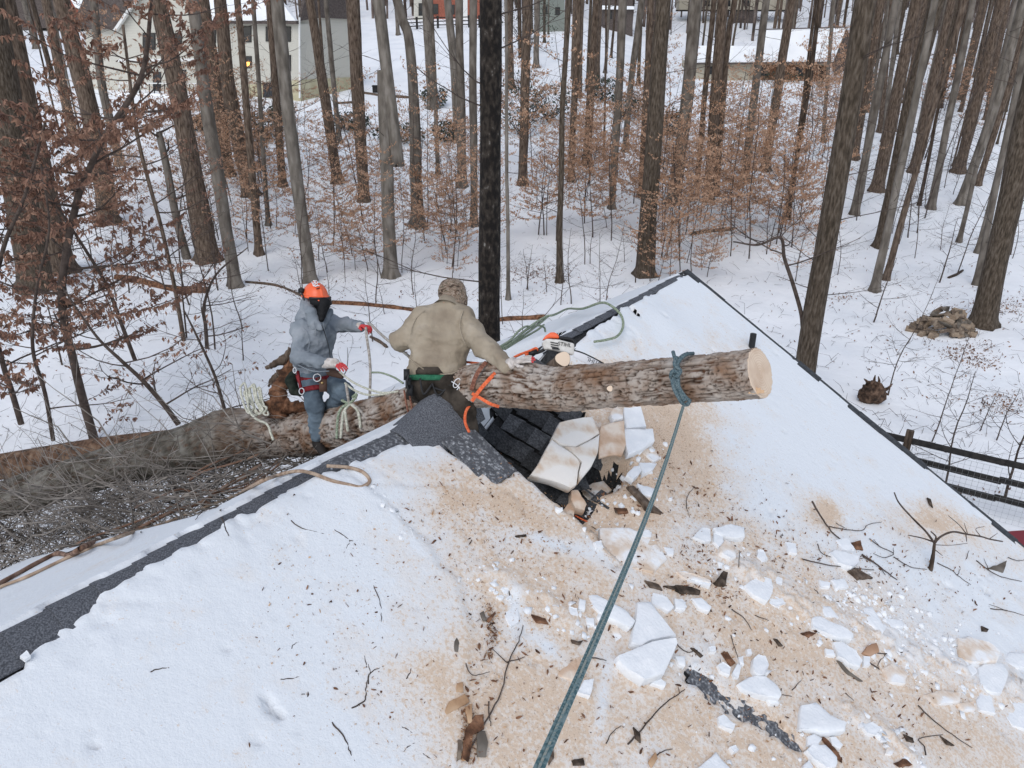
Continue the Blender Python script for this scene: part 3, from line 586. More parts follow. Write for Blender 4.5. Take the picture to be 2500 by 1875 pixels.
TS = [  # zoom frame, top x, (mid points), base x, base y, width top, width base, bark, extra
 (Q1, -85, (), 235, 1830, 200, 215, 'bark_mottled'), (Q1, 30, (), 400, 1720, 120, 160, 'bark_brown'), (Q1, 290, (), 470, 900, 60, 66, 'bark_brown'),
 (Q1, 390, ((590, 800),), 690, 1410, 108, 140, 'bark_brown'), (Q1, 595, ((640, 500),), 762, 1045, 52, 60, 'bark_grey'), (Q1, 150, (), 232, 308, 34, 40, 'bark_grey'),
 (Q1, 1000, ((1110, 500),), 1320, 1650, 112, 150, 'bark_brown'), (Q1, 1215, ((1290, 560),), 1492, 1815, 84, 86, 'bark_grey'), (Q1, 1285, (), 1445, 1112, 80, 88, 'bark_brown'),
 (Q1, 1390, ((1470, 700),), 1590, 1242, 84, 100, 'bark_brown'), (Q1, 1500, (), 1642, 1615, 48, 52, 'bark_brown'), (Q1, 1600, (), 1700, 1430, 30, 32, 'bark_grey'),
 (Q1, 1755, ((1830, 760),), 1965, 1785, 92, 84, 'bark_pale'), (Q1, 1705, (), 1790, 1180, 50, 56, 'bark_brown'), (Q1, 1960, (), 2140, 1160, 62, 74, 'bark_brown'), (Q1, 2060, (), 2150, 905, 34, 36, 'bark_grey'), (Q1, 2105, (), 2142, 243, 42, 42, 'bark_pale'),
 (Q2, 160, ((190, 600),), 230, 1275, 96, 76, 'bark_brown'), (Q2, 322, ((350, 450), (440, 1050)), 402, 1752, 76, 96, 'bark_pale'), (Q2, 440, ((525, 350),), 572, 1432, 60, 92, 'bark_grey'),
 (Q2, 622, (), 664, 690, 56, 66, 'bark_grey'), (Q2, 655, (), 700, 1108, 26, 30, 'bark_grey'), (Q2, 760, ((800, 420),), 828, 900, 52, 66, 'bark_pale'), (Q2, 832, (), 850, 1188, 52, 68, 'bark_grey'), (Q2, 920, (), 925, 1432, 52, 52, 'bark_grey'),
 (Q2, 1140, (), 1160, 560, 50, 50, 'bark_brown'), (Q2, 1262, (), 1234, 1172, 62, 64, 'bark_brown'), (Q2, 1325, (), 1320, 430, 38, 40, 'bark_grey'), (Q2, 1208, (), 1222, 368, 26, 28, 'bark_dark'),
 (Q2, 1525, ((1480, 850),), 1468, 1790, 34, 44, 'bark_mottled'), (Q2, 1600, (), 1590, 620, 40, 42, 'bark_brown'), (Q2, 1712, (), 1696, 560, 52, 56, 'bark_brown'), (Q2, 1590, (), 1540, 1150, 44, 48, 'bark_brown'),
 (Q2, 1700, (), 1640, 1045, 50, 62, 'bark_brown'), (Q2, 1870, ((1850, 420),), 1796, 1322, 60, 46, 'bark_grey'), (Q2, 1985, ((1930, 430),), 1880, 962, 44, 42, 'bark_grey'), (Q2, 2130, ((2070, 760),), 2006, 1745, 104, 124, 'bark_mottled'),
 (Q2, 2045, (), 1985, 1250, 46, 50, 'bark_brown'), (Q2, 1128, (), 1142, 1900, 20, 27, 'bark_pale'),
 (Q3, 128, ((75, 600),), -20, 1290, 88, 86, 'bark_grey'), (Q3, 240, (), 132, 1182, 36, 40, 'bark_brown'), (Q3, 296, (), 205, 1275, 72, 74, 'bark_brown'), (Q3, 372, ((330, 250),), 255, 1240, 40, 40, 'bark_brown'), (Q3, 572, (), 432, 1142, 50, 58, 'bark_grey'),
 (Q3, 735, ((650, 540),), 562, 1082, 58, 62, 'bark_brown'), (Q3, 775, (), 690, 420, 26, 30, 'bark_grey'), (Q3, 912, ((830, 620),), 692, 1392, 30, 34, 'bark_dark'), (Q3, 885, ((800, 700),), 715, 1390, 22, 24, 'bark_dark'),
 (Q3, 1000, (), 930, 900, 24, 26, 'bark_grey'), (Q3, 1300, (), 1118, 1008, 60, 72, 'bark_brown'), (Q3, 1395, (), 1128, 1360, 46, 60, 'bark_grey'), (Q3, 1525, (), 1268, 1215, 74, 84, 'bark_brown'),
 (Q3, 1655, ((1450, 800),), 1285, 1570, 100, 72, 'bark_mottled'), (Q3, 1745, (), 1500, 1092, 54, 60, 'bark_brown'), (Q3, 1640, ((1490, 760),), 1255, 1845, 46, 58, 'bark_pale'), (Q3, 1830, ((1600, 800),), 1325, 1775, 40, 44, 'bark_brown'),
 (Q3, 1880, (), 1612, 1322, 40, 52, 'bark_grey'), (Q3, 1800, (), 1538, 1302, 20, 24, 'bark_dark'), (Q3, 2065, (), 1786, 1094, 66, 72, 'bark_brown'), (Q3, 2200, ((2010, 700),), 1798, 1296, 60, 64, 'bark_pale'),
 (Q3, 2280, (), 1908, 1176, 40, 42, 'bark_brown'), (Q3, 2320, (), 1908, 1604, 34, 38, 'bark_pale'), (Q3, 2150, (), 1790, 1536, 24, 30, 'bark_grey'), (Q3, 2392, ((2160, 1050),), 1936, 2062, 150, 150, 'bark_mottled'),
 (Q3, 2270, (), 1898, 1806, 40, 44, 'bark_grey'), (Q3, 2000, (), 1892, 490, 28, 32, 'bark_grey'), (Q3, 1945, (), 1870, 360, 26, 28, 'bark_brown'), (Q3, 1560, (), 1470, 640, 36, 40, 'bark_brown'), (Q3, 1370, (), 1290, 840, 34, 36, 'bark_brown'),
 (Q3, 1420, (), 1310, 900, 28, 30, 'bark_grey'), (Q3, 2105, (), 1960, 760, 34, 36, 'bark_brown'),
]
WORD = {'bark_brown': 'brown', 'bark_grey': 'grey', 'bark_pale': 'pale grey', 'bark_dark': 'dark', 'bark_mottled': 'mottled dark', 'bark_lichen': 'black'}
desc = []
for (q, xt, mids, xb, yb, wt, wb, bk) in TS:
    ub, vb = q(xb, yb); ut, vt = q(xt, 0); B = plane = None
    r = ray(ub, vb); ts = np.arange(8, 300, .1); Pq = r * ts[:, None]; k = np.nonzero(Pq[:, 2] < terr(Pq[:, 0], Pq[:, 1]))[0]; B = Pq[k[0]]
    def at(u, v): r_ = ray(u, v); return r_ * (B[1] / r_[1])
    T = at(ut, vt); ms = [at(*q(*m_)) for m_ in mids]
    sc = 2.592; r0 = wb / sc / FPX * (B @ CF) / 2 * .90; r1 = wt / sc / FPX * (T @ CF) / 2 * .93
    P = trunk_pts(B, T, ms, 20 + R.rand() * 6)
    t = make_tree('tree', B, P, r0, r1, T[2] - B[2], M[bk], "", "bare trees standing in the snowy wood", twigs=int(R.randint(2, 7)))
    px = wb / sc; th = "massive" if px > 48 else ("stout" if px > 27 else ("medium" if px > 19 else "slim"))
    lean = "left-leaning" if ut - ub < -60 else ("right-leaning" if ut - ub > 60 else "upright"); row = "close to the roof" if vb > 560 else ("in mid wood" if vb > 400 else "far back")
    desc.append((t, f"{th} {lean} {WORD[bk]} trunk {row}", ub))
# the black lichen-flecked trunk in the middle and the big one right of the roof
for (ut, uc, D, w0, w1, bk, lab) in ((1197, 1196, 13.5, 56, 54, 'bark_lichen', "black lichen-flecked trunk rising behind the seated man and the ridge"), (2113, 1962, 18.5, 50, 50, 'bark_mottled', "big dark brown trunk leaning right behind the gable edge of the roof")):
    r = ray(uc, 930); B = r * D; Bz = float(terr(B[0], B[1])); r2 = ray(ut, 0); T = r2 * (B[1] / r2[1])
    dirn = (T - B) / (T[2] - B[2]); B0 = B + dirn * (Bz - B[2]); P = trunk_pts(B0, T, [B], 24)
    make_tree('tree', B0, P, w0 / FPX * D / 2, w1 / FPX * (T @ CF) / 2, T[2] - B0[2], M[bk], lab, "bare trees standing in the snowy wood", twigs=9, sides=20)
# more distant trunks among the houses
bgk = ['bark_brown', 'bark_grey', 'bark_dark', 'bark_brown', 'bark_mottled']
for k in range(190):
    y = R.uniform(62, 112) if k < 150 else R.uniform(46, 62); x = R.uniform(-.66, .72) * y
    if R.rand() < .42: x = R.uniform(.28, .74) * y
    u0, v0 = proj((x, y, float(terr(x, y))))
    if -400 < x and (240 < u0 < 880 and v0 < 300 and y < 80): continue
    if 1640 < u0 < 2080 and y < 82: continue
    if 850 < u0 < 1180 and R.rand() < .6: continue
    B = np.array([x, y, float(terr(x, y))]); lean = R.normal(0, .025, 2); bk = bgk[R.randint(5)]; r0 = R.uniform(.08, .24) if k < 150 else R.uniform(.05, .10)
    T = B + np.array([lean[0] * 9, lean[1] * 9, 9.]); P = trunk_pts(B, T, [], R.uniform(20, 26))
    t = make_tree('tree', B, P, r0, r0 * .8, 9, M[bk], "", "distant bare trees around the far houses", twigs=3, sides=7)
    desc.append((t, f"{'stout' if r0 > .2 else ('medium' if r0 > .14 else 'slim')} {WORD[bk]} trunk on the {'left' if u0 < 850 else ('middle' if u0 < 1650 else 'right')} far slope", u0))
dd = {}
for t, w, u in desc: dd.setdefault(w, []).append((u, t))
for w, L in dd.items():
    L.sort(key=lambda q: q[0])
    for k, (u, t) in enumerate(L): t["label"] = w + (", " + ordw(k) + " from the left" if len(L) > 1 else "")

# far wood: a mass of thin trunks and twig haze behind everything
b = MB(); lv = MB(); rng = np.random.RandomState(21)
for k in range(1500):
    y = rng.uniform(112, 185); x = rng.uniform(-.9, .9) * y; z = float(terr(x, y)); h = rng.uniform(14, 24); r0 = rng.uniform(.07, .22)
    P = np.array([[x, y, z - .2], [x + rng.normal(0, .2), y, z + h * .4], [x + rng.normal(0, .5), y, z + h]]); b.tube(P, [r0, r0 * .8, r0 * .2], 4, cap=False)
    for j in range(7):
        hh = rng.uniform(.06, 1) * h; a = rng.uniform(0, 6.28); q = np.array([x, y, z + hh]); L = rng.uniform(1, 3.2); e = q + np.array([math.cos(a) * L, math.sin(a) * L, rng.uniform(-.1, 1.4)])
        m_ = (q + e) / 2 + rng.normal(0, .2, 3); b.tube(np.array([q, m_, e]), [.05, .035, .015], 3, cap=False)
        for jj in range(4):
            s_ = q + (e - q) * rng.rand(); e2 = s_ + rng.normal(0, .6, 3); b.tube(np.array([s_, e2]), [.03, .012], 3, cap=False)
o = b.obj("far_wood", mat("far_wood_bark", cols=[(.05, .038, .03), (.12, .09, .075), (.19, .155, .135)], scale=.6, rough=.95), origin=(0, 150, 0)); setp(o, "dense bare woods closing the view on the far hillside", kind="stuff")

# ------------------------------------------------------------------ understory: young beeches holding tan leaves, and bare saplings
def sapling_proto(seed, h, leaves, spread, lsz=.105, dens=1.0, m='leaf', r=.030, limbs=20, name='young_beech', lean=.05, kids=4, bark='twig', start=.2):
    rng = np.random.RandomState(seed); b = MB(); pts = []
    P = [np.zeros(3)]; d = np.array([rng.normal(0, lean), rng.normal(0, lean), 1.])
    for k in range(10): d = nrm(d + rng.normal(0, .06, 3) * (1, 1, .2)); P.append(P[-1] + d * h / 10)
    P = np.array(P); rad = np.linspace(r, r * .25, 11); s = MB(); s.tube(P, rad, 6, cap=False)
    for k in range(limbs):
        t = start + (1 - start) * (k + rng.rand()) / limbs; i = min(int(t * 10), 9); q = P[i] + (P[i + 1] - P[i]) * (t * 10 - i); a = k * 2.4 + rng.uniform(-.5, .5)
        L = spread * (1.15 - .75 * t) * rng.uniform(.7, 1.25); grow(b, q, (math.cos(a), math.sin(a), rng.uniform(.05, .5)), L, rad[i] * .55, 2, rng, pts if leaves else None, .75, 3, kids, 5, .14, lsz, dens)
    res = [('trunk', s.mesh('sapling_trunk', M[bark])), ('branches', b.mesh('sapling_branches', M[bark]))]
    if leaves:
        V, F = leafmesh(pts, lsz, rng); c = MB(); c.add(V, F); res.append(('foliage', c.mesh('sapling_leaves', M[m], smooth=False)))
    return name, res
beech = [sapling_proto(100 + k, h, True, sp, dens=dn) for k, (h, sp, dn) in enumerate([(5.5, 2.0, .9), (7.0, 2.4, .75), (4.2, 1.9, 1.1), (6.2, 2.2, .6), (3.2, 1.6, 1.0), (8.0, 2.5, .7)])]
beech_red = [sapling_proto(140 + k, h, True, sp, dens=dn, m='leaf_red', lsz=.10, limbs=16) for k, (h, sp, dn) in enumerate([(6.0, 2.2, 1.1), (4.2, 2.0, 1.0)])]
bare_ = [sapling_proto(160 + k, h, False, sp, name='bare_sapling', limbs=int(lb * 1.5)) for k, (h, sp, lb) in enumerate([(5.5, 1.6, 12), (3.6, 1.3, 9), (7.5, 1.9, 14), (2.4, 1.0, 6)])]
def plant(proto, B, sc, rot, label, group, cat):
    name, parts = proto; t = empty(name, B, label, cat, group); t.rotation_euler = (0, 0, rot); t.scale = (sc, sc, sc)
    for n_, me in parts:
        o = link(n_, me, t)
        if n_ == 'foliage': o["kind"] = "stuff"
    return t
def ground_at(u, v):
    r = ray(u, v); ts = np.arange(9, 200, .1); Pq = r * ts[:, None]; k = np.nonzero(Pq[:, 2] < terr(Pq[:, 0], Pq[:, 1]))[0]; return Pq[k[0]]
SAP = []
rs = np.random.RandomState(33)
zones = [(beech, 36, (1230, 2020), (380, 640), 'tan-leaved young beech'), (beech, 26, (1400, 1950), (520, 700), 'tan-leaved young beech'), (beech, 44, (520, 1200), (400, 690), 'tan-leaved young beech'), (beech, 22, (200, 640), (380, 600), 'tan-leaved young beech'),
         (beech, 14, (1200, 2000), (330, 420), 'tan-leaved young beech'), (beech, 14, (1950, 2450), (230, 330), 'tan-leaved young beech'),
         (bare_, 40, (600, 1500), (480, 860), 'bare sapling'), (bare_, 34, (1500, 2480), (420, 700), 'bare sapling'), (bare_, 40, (1700, 2450), (250, 450), 'bare sapling'), (bare_, 20, (150, 620), (560, 900), 'bare sapling')]
for pr, n_, ur, vr, w in zones:
    for k in range(n_):
        u = rs.uniform(*ur); v = rs.uniform(*vr); B = ground_at(u, v); idx = rs.randint(len(pr)); sc = rs.uniform(.55, 1.05)
        if v > 640 and u > 600: sc *= .75
        t = plant(pr[idx], B, sc, rs.uniform(0, 6.28), "", "young beeches keeping their dry leaves" if pr is beech else "bare saplings in the snow", 'sapling'); h = [5.5, 7, 4.2, 6.2, 3.2, 8][idx % 6] * sc
        SAP.append((t, ("tall " if h > 4.5 else "low ") + w + (" in the near wood" if v > 560 else (" in the middle wood" if v > 430 else " far in the wood")), u))
for (u, v, k, sc, ro) in [(*QR(765, 785), 0, .62, 1.0), (*QR(1022, 1056), 0, .5, 2.4), (*QR(1095, 1340), 1, .75, .3), (*QR(1445, 1405), 3, 1.0, 1.2), (*QR(1400, 1050), 3, .6, 2), (*QR(1300, 1000), 3, .5, 3), (*QR(680, 355), 3, .9, 3), (*QR(1065, 125), 3, 1, 4)]:
    t = plant(bare_[k], ground_at(u, v), sc, ro, "", "bare saplings in the snow", 'sapling'); SAP.append((t, "thin bare sapling on the open snow right of the roof", u))
dd = {}
for t, w, u in SAP: dd.setdefault(w, []).append((u, t))
for w, L in dd.items():
    L.sort(key=lambda q: q[0])
    for k, (u, t) in enumerate(L): t["label"] = w + (", " + ordw(k) + " from the left" if len(L) > 1 else "")

# big russet beech limbs at the left, custom stems
stem_no = [0]
def stem_tree(name, pts, rads, seed, leaves, limbs, L, lab, m='leaf_red', lsz=.10, dens=1.0, bark='twig', lo=.15, grp="russet-leaved beeches at the left", kids=4):
    P = np.array(pts); t = empty(name, P[0], lab, 'tree', grp); Q = spline(P, 6); rad = np.interp(np.linspace(0, 1, len(Q)), np.linspace(0, 1, len(rads)), rads)
    b = MB(); b.tube(Q, rad, 9, cap=False); b.obj('trunk', M[bark], t); rng = np.random.RandomState(seed); c = MB(); lp = [] if leaves else None
    for k in range(limbs):
        tt = lo + (1 - lo) * (k + rng.rand()) / limbs; i = min(int(tt * (len(Q) - 1)), len(Q) - 2); a = k * 2.4 + rng.uniform(-.6, .6)
        grow(c, Q[i], (math.cos(a), math.sin(a) * .8, rng.uniform(-.1, .45)), L * rng.uniform(.6, 1.2), rad[i] * .42, 2, rng, lp, .6, 4, kids, 6, .15, lsz, dens)
    c.obj('branches', M['twig'], t)
    if leaves:
        V, F = leafmesh(lp, lsz, rng); e = MB(); e.add(V, F); f_ = e.obj('foliage', M[m], t, smooth=False); f_["kind"] = "stuff"
    return t
def atd(pts, y):
    out = []
    for u, v in pts: r = ray(u, v); out.append(r * (y / r[1]))
    return out
B = ground_at(231, 1076)
stem_tree('beech', atd([(231, 1076), (200, 966), (177, 870), (152, 754), (158, 640), (190, 482), (216, 417), (258, 328), (332, 216), (359, 116), (372, -60)], B[1]), [.10, .085, .075, .06, .05, .03], 1, True, 26, 1.9, "crooked russet-leaved beech at the far left above the fallen trunk", dens=2.0, lo=.22, lsz=.115)
B = ground_at(60, 1060)
stem_tree('beech', atd([(52, 1035), (30, 960), (5, 880), (-20, 760), (10, 600), (60, 480), (110, 300)], 14), [.06, .05, .04, .02], 2, True, 16, 1.8, "russet-leaved beech cut by the left picture edge", dens=2.0, lsz=.12)
stem_tree('beech', atd([(330, 880), (300, 800), (262, 700), (215, 620), (150, 520), (90, 430), (60, 330)], 17), [.05, .04, .03, .02], 3, True, 18, 2.0, "leaning russet-leaved beech reaching left over the snow", dens=2.0, lo=.2, lsz=.125)
stem_tree('beech', atd([(449, 834), (437, 760), (424, 690), (395, 560), (362, 440), (335, 330), (320, 220), (300, 60)], ground_at(449, 834)[1]), [.065, .055, .05, .035], 4, True, 15, 1.9, "slender brown-stemmed beech left of the orange helmet", dens=.9, lsz=.09, bark='bark_brown')
stem_tree('beech', atd([(130, 1075), (110, 960), (80, 850), (90, 700), (120, 560), (100, 400)], 11.5), [.035, .03, .02, .012], 5, True, 13, 1.3, "small russet-leaved beech in front of the left trunks", dens=1.6, lsz=.085)
stem_tree('snag', atd([(457, 632), (430, 530), (405, 400), (390, 335), (388, 322)], ground_at(457, 632)[1]), [.17, .15, .13, .10], 6, False, 4, 1.2, "broken-topped dead stem among the left trees", bark='bark_grey', grp=None)
stem_tree('bare_sapling', atd([(*QA(1440, 1110),), (*QA(1400, 960),), (*QA(1350, 800),), (*QA(1240, 560),), (*QA(1160, 400),)], 10.5), [.03, .025, .018, .01], 7, False, 7, 1.0, "thin dark sapling leaning left beside the white rope coil", grp=None)
stem_tree('bare_sapling', atd([(*QA(1130, 1130),), (*QA(1040, 1010),), (*QA(900, 850),), (*QA(760, 720),), (*QA(600, 560),), (*QA(380, 240),)], 11), [.045, .035, .025, .012], 8, True, 10, 1.3, "grey sapling bending far left over the fallen trunk", grp=None, lsz=.08, dens=.5)
stem_tree('bare_sapling', atd([(*QA(1310, 650),), (*QA(1300, 500),), (*QA(1290, 380),), (*QA(1370, 180),), (*QA(1570, 10),)], 18), [.05, .045, .03, .012], 9, False, 8, 1.5, "crooked grey sapling with a bare fork left of the orange helmet", grp=None)
stem_tree('bare_sapling', atd([(1960, 800), (1955, 760), (1935, 690), (1915, 630), (1905, 580), (1850, 598), (1790, 590)], 17), [.05, .045, .035, .015], 10, False, 7, 1.6, "dark crooked sapling arching left beside the big brown trunk", grp=None, lo=.4)

# evergreen shrubs
def shrub(u, v, w, h, lab, seed):
    B = ground_at(u, v); D = B @ CF; W = w / FPX * D; H = h / FPX * D; rng = np.random.RandomState(seed); n = 700
    t = empty('evergreen_shrub', B, lab, 'shrub', 'dark evergreen shrubs below the far houses'); b = MB(); lp = []
    for k in range(12):
        a = rng.uniform(0, 6.28); grow(b, B, (math.cos(a) * .8, math.sin(a) * .8, 1), H * rng.uniform(.7, 1.1), .03, 2, rng, lp, .2, 3, 3)
    b.obj('branches', M['twig'], t)
    P = rng.normal(0, 1, (n, 3)); P /= np.linalg.norm(P, axis=1)[:, None]; P *= rng.uniform(.35, 1, (n, 1)) ** .5; P = P * (W / 2, W / 2.4, H / 2) * (1 + .35 * vnoise(P[:, :1] * 2, P[:, 1:2] * 2, P[:, 2:] * 2 + seed, 4)) + B + (0, 0, H * .5)
    V, F = leafmesh(P, .22, rng, .1); c = MB(); c.add(V, F); f_ = c.obj('foliage', M['green'], t, smooth=False); f_["kind"] = "stuff"
for k, (u, v, w, h, lab) in enumerate([(655, 345, 100, 75, "dark evergreen shrub in front of the white house basement"), (690, 300, 70, 45, "small evergreen shrub at the white house corner"), (1060, 262, 70, 50, "round evergreen at the foot of a grey trunk on the open hill"), (1090, 345, 70, 50, "low evergreen shrub left of the black trunk"),
        (975, 350, 130, 50, "wide low evergreen behind the standing man's trees"), (1270, 330, 110, 150, "tall evergreen just right of the black trunk"), (1340, 300, 110, 90, "evergreen shrub among tan beeches, middle of three"), (1470, 250, 80, 60, "evergreen shrub low on the middle far slope"),
        (1530, 290, 90, 60, "evergreen shrub left of the big mottled trunk"), (1290, 130, 150, 150, "loose evergreen in front of the grey far house"), (860, 320, 110, 45, "low evergreen clump right of the white house"), (1640, 330, 70, 60, "evergreen shrub right of the big mottled trunk"), (500, 320, 60, 40, "small evergreen below the white deck"), (1905, 200, 160, 26, "clipped dark hedge along the ranch house wall")]):
    shrub(u, v, w, h, lab, 50 + k)
# ------------------------------------------------------------------ signed-distance modelling (people, lumps)
def cone(P, a, b, ra, rb, sq=None):
    a = np.asarray(a, float); b = np.asarray(b, float); ab = b - a; L2 = ab @ ab + 1e-12
    q = P - a; t = np.clip((q @ ab) / L2, 0, 1); d = q - t[..., None] * ab
    return np.sqrt((d * d).sum(-1)) - (ra + (rb - ra) * t)
def ell(P, c, r, ax=None):
    q = P - np.asarray(c, float)
    if ax is not None: q = q @ np.asarray(ax, float).T
    r = np.asarray(r, float); k0 = np.sqrt(((q / r) ** 2).sum(-1)); k1 = np.sqrt(((q / r ** 2) ** 2).sum(-1)) + 1e-9
    return k0 * (k0 - 1) / k1
def smin(a, b, k): h = np.clip(.5 + .5 * (b - a) / k, 0, 1); return b * (1 - h) + a * h - k * h * (1 - h)
def snet(f, lo, hi, h):
    lo = np.asarray(lo, float); hi = np.asarray(hi, float); n = np.ceil((hi - lo) / h).astype(int) + 1
    ax = [lo[i] + np.arange(n[i]) * h for i in range(3)]; G = np.stack(np.meshgrid(*ax, indexing='ij'), -1); D = f(G)
    S = D < 0; c = np.zeros(tuple(n - 1), int); acc = np.zeros(tuple(n - 1) + (3,)); cnt = np.zeros(tuple(n - 1))
    sl = lambda o: tuple(slice(o[i], n[i] - 1 + o[i]) for i in range(3))
    cor = [(i, j, k) for i in (0, 1) for j in (0, 1) for k in (0, 1)]
    for a in cor:
        for i in range(3):
            if a[i] == 0:
                b = list(a); b[i] = 1; da, db = D[sl(a)], D[sl(b)]; m = (da < 0) != (db < 0); t = np.where(m, da / np.where(m, da - db, 1), 0)
                p = np.array(a, float)[None, None, None, :] + np.zeros(da.shape + (3,)); p[..., i] = t; acc += p * m[..., None]; cnt += m
    act = cnt > 0; idx = -np.ones(act.shape, int); idx[act] = np.arange(act.sum())
    cell = np.argwhere(act); V = lo + (cell + acc[act] / cnt[act][:, None]) * h; F = []
    for i in range(3):
        j, k = (i + 1) % 3, (i + 2) % 3
        A = D.take(range(0, n[i] - 1), i) < 0; B = D.take(range(1, n[i]), i) < 0
        e = np.argwhere(A != B); e = e[(e[:, j] > 0) & (e[:, k] > 0) & (e[:, j] < n[j] - 1) & (e[:, k] < n[k] - 1)]
        if not len(e): continue
        def g(dj, dk): q = e.copy(); q[:, j] -= dj; q[:, k] -= dk; return idx[q[:, 0], q[:, 1], q[:, 2]]
        q = np.stack([g(1, 1), g(0, 1), g(0, 0), g(1, 0)], 1); fl = ~A[e[:, 0], e[:, 1], e[:, 2]]; q[fl] = q[fl][:, ::-1]; F.append(q)
    return V, np.vstack(F)
def sdfobj(name, f, lo, hi, h, m, parent=None, attrs=None):
    V, F = snet(f, lo, hi, h); b = MB(); b.add(V, F); return b.obj(name, m, parent)
def bb(pts, pad): p = np.array(pts); return p.min(0) - pad, p.max(0) + pad
def bone_sdf(bones, k):
    def f(P):
        d = None
        for a, b, ra, rb in bones: q = cone(P, a, b, ra, rb); d = q if d is None else smin(d, q, k)
        return d
    return f
def folds(P, amp, sc, seed): 
    n = vnoise(P[..., 0] * sc, P[..., 1] * sc, P[..., 2] * sc * 1.6, seed); n2 = vnoise(P[..., 0] * sc * 2.3, P[..., 1] * sc * 2.3, P[..., 2] * sc * 3, seed + 1)
    return -amp * (1 - 2 * np.abs(n)) * .8 + amp * .4 * n2
def cloth(name, cols, sc, bump=.55, bs=13): return mat(name, cols=cols, scale=sc, bump=bump, bscale=bs, rough=.95, bdist=.035, spec=.1, detail=8)
M['hoodie'] = cloth("grey_blue_fleece", [(.15, .17, .19), (.21, .235, .26), (.28, .30, .325)], 5)
M['jeans'] = cloth("worn_denim", [(.08, .105, .13), (.13, .17, .205), (.22, .265, .30)], 4)
M['jeans_dirt'] = cloth("dirty_denim", [(.07, .065, .055), (.13, .125, .11), (.20, .20, .19)], 6)
M['fleece'] = cloth("tan_fleece", [(.24, .195, .145), (.31, .26, .195), (.38, .325, .255)], 4)
M['pants'] = cloth("dark_brown_canvas", [(.018, .015, .012), (.04, .033, .027), (.075, .062, .05)], 7)
M['camo'] = mat("camouflage_knit", cols=[(.05, .035, .025), (.15, .10, .07), (.30, .24, .19), (.07, .055, .035), (.26, .19, .14)], scale=14, lo=.36, hi=.64, rough=.95, dist=1.2, stretch=(1, 1, 2), detail=2)
M['skin'] = mat("skin", (.45, .24, .17), rough=.6)
M['mask'] = mat("black_face_mask", (.004, .004, .005), rough=.75)
M['glove'] = mat("off_white_knit_glove", cols=[(.45, .40, .36), (.66, .61, .57)], scale=25, rough=.95, bump=.5, bscale=150)
M['glovered'] = mat("red_dipped_glove", (.55, .05, .05), rough=.5)
M['redbelt'] = cloth("dark_red_webbing", [(.15, .018, .022), (.24, .035, .04)], 30)
M['leather'] = mat("brown_leather", (.09, .05, .035), rough=.7)
M['greenbelt'] = cloth("green_webbing", [(.02, .10, .055), (.04, .16, .09)], 30)
M['boot'] = mat("dark_boot", (.02, .016, .014), rough=.7)
M['brass'] = mat("brass", (.6, .42, .18), rough=.3, metal=.9)
M['white'] = mat("white_print", (.75, .75, .75), rough=.6)
M['bag'] = cloth("black_green_pouch", [(.012, .018, .014), (.03, .035, .028)], 20)

def hand(name, W, dirn, nor, parent, mats, size=.19, curl=.5, redfrom=.45, thumb=1, h=.0055, spread=.28):
    """W wrist, dirn towards the fingertips, nor = back of the hand; palm, four bent fingers, thumb; fingertips dipped red"""
    d = nrm(dirn); n = nrm(np.asarray(nor) - d * (np.asarray(nor) @ d)); s_ = np.cross(d, n) * thumb
    pw = size * .42; pl = size * .52; B = [(W, W + d * pl * .9 + s_ * pw * .22, pw * .30, pw * .24), (W, W + d * pl * .9 - s_ * pw * .25, pw * .28, pw * .22), (W + d * pl * .3 + s_ * pw * .2, W + d * pl * .3 - s_ * pw * .2, pw * .25, pw * .25)]
    for k, ln in enumerate((.40, .46, .43, .33)):
        o = (1.5 - k) / 3 * pw * .95; a = W + d * pl * .9 + s_ * o; fd = nrm(d + s_ * (1.5 - k) * spread * .25); q = a; L = size * ln / 2.4
        for j in range(3):
            c = curl * (j + 1) * .55; v = nrm(fd * math.cos(c) - n * math.sin(c)); e = q + v * L * (1 - .15 * j); B.append((q, e, .0105 - .001 * j, .0098 - .001 * j)); q = e
    a = W + d * pl * .25 + s_ * pw * .35; e = a + nrm(d * .55 + s_ * .75 - n * .2) * size * .22; e2 = e + nrm(d + s_ * .1 - n * .45) * size * .18
    B += [(a, e, .0135, .012), (e, e2, .012, .0105)]
    f = bone_sdf(B, .006); lo, hi = bb([x for b_ in B for x in b_[:2]], .03)
    V, F = snet(f, lo, hi, h); mi = ((V[F].mean(1) - W) @ d > size * redfrom).astype(int).tolist(); b = MB(); b.add(V, F); b.m = mi; b.m = [int(x) for x in mi]
    o = b.obj(name, mats, parent); return o

# ------------------------------------------------------------------ standing man: orange helmet, grey hooded sweatshirt, jeans
D0 = 7.6
man = empty("person", J(774, 1076, D0), "person standing in orange helmet, black mask, grey-blue hooded sweatshirt and jeans, holding rope", "person")
def m(x, y, d=D0): return J(*QM(x, y), d)
hd = m(612, 345, 7.66); nk = m(598, 452, 7.68); shR = m(455, 560, 7.55); shL = m(705, 500, 7.86); ch = m(580, 620, 7.66); wa = m(560, 850, 7.68)
elR = m(445, 790, 7.42); wrR = m(655, 835, 7.28); elL = m(815, 520, 7.84); wrL = m(945, 532, 7.66)
hpR = m(535, 960, 7.60); hpL = m(650, 950, 7.80); knR = m(572, 1190, 7.56); anR = m(592, 1430, 7.62); knL = m(815, 1075, 7.50); anL = m(705, 1200, 7.72)
right = nrm(shL - shR)
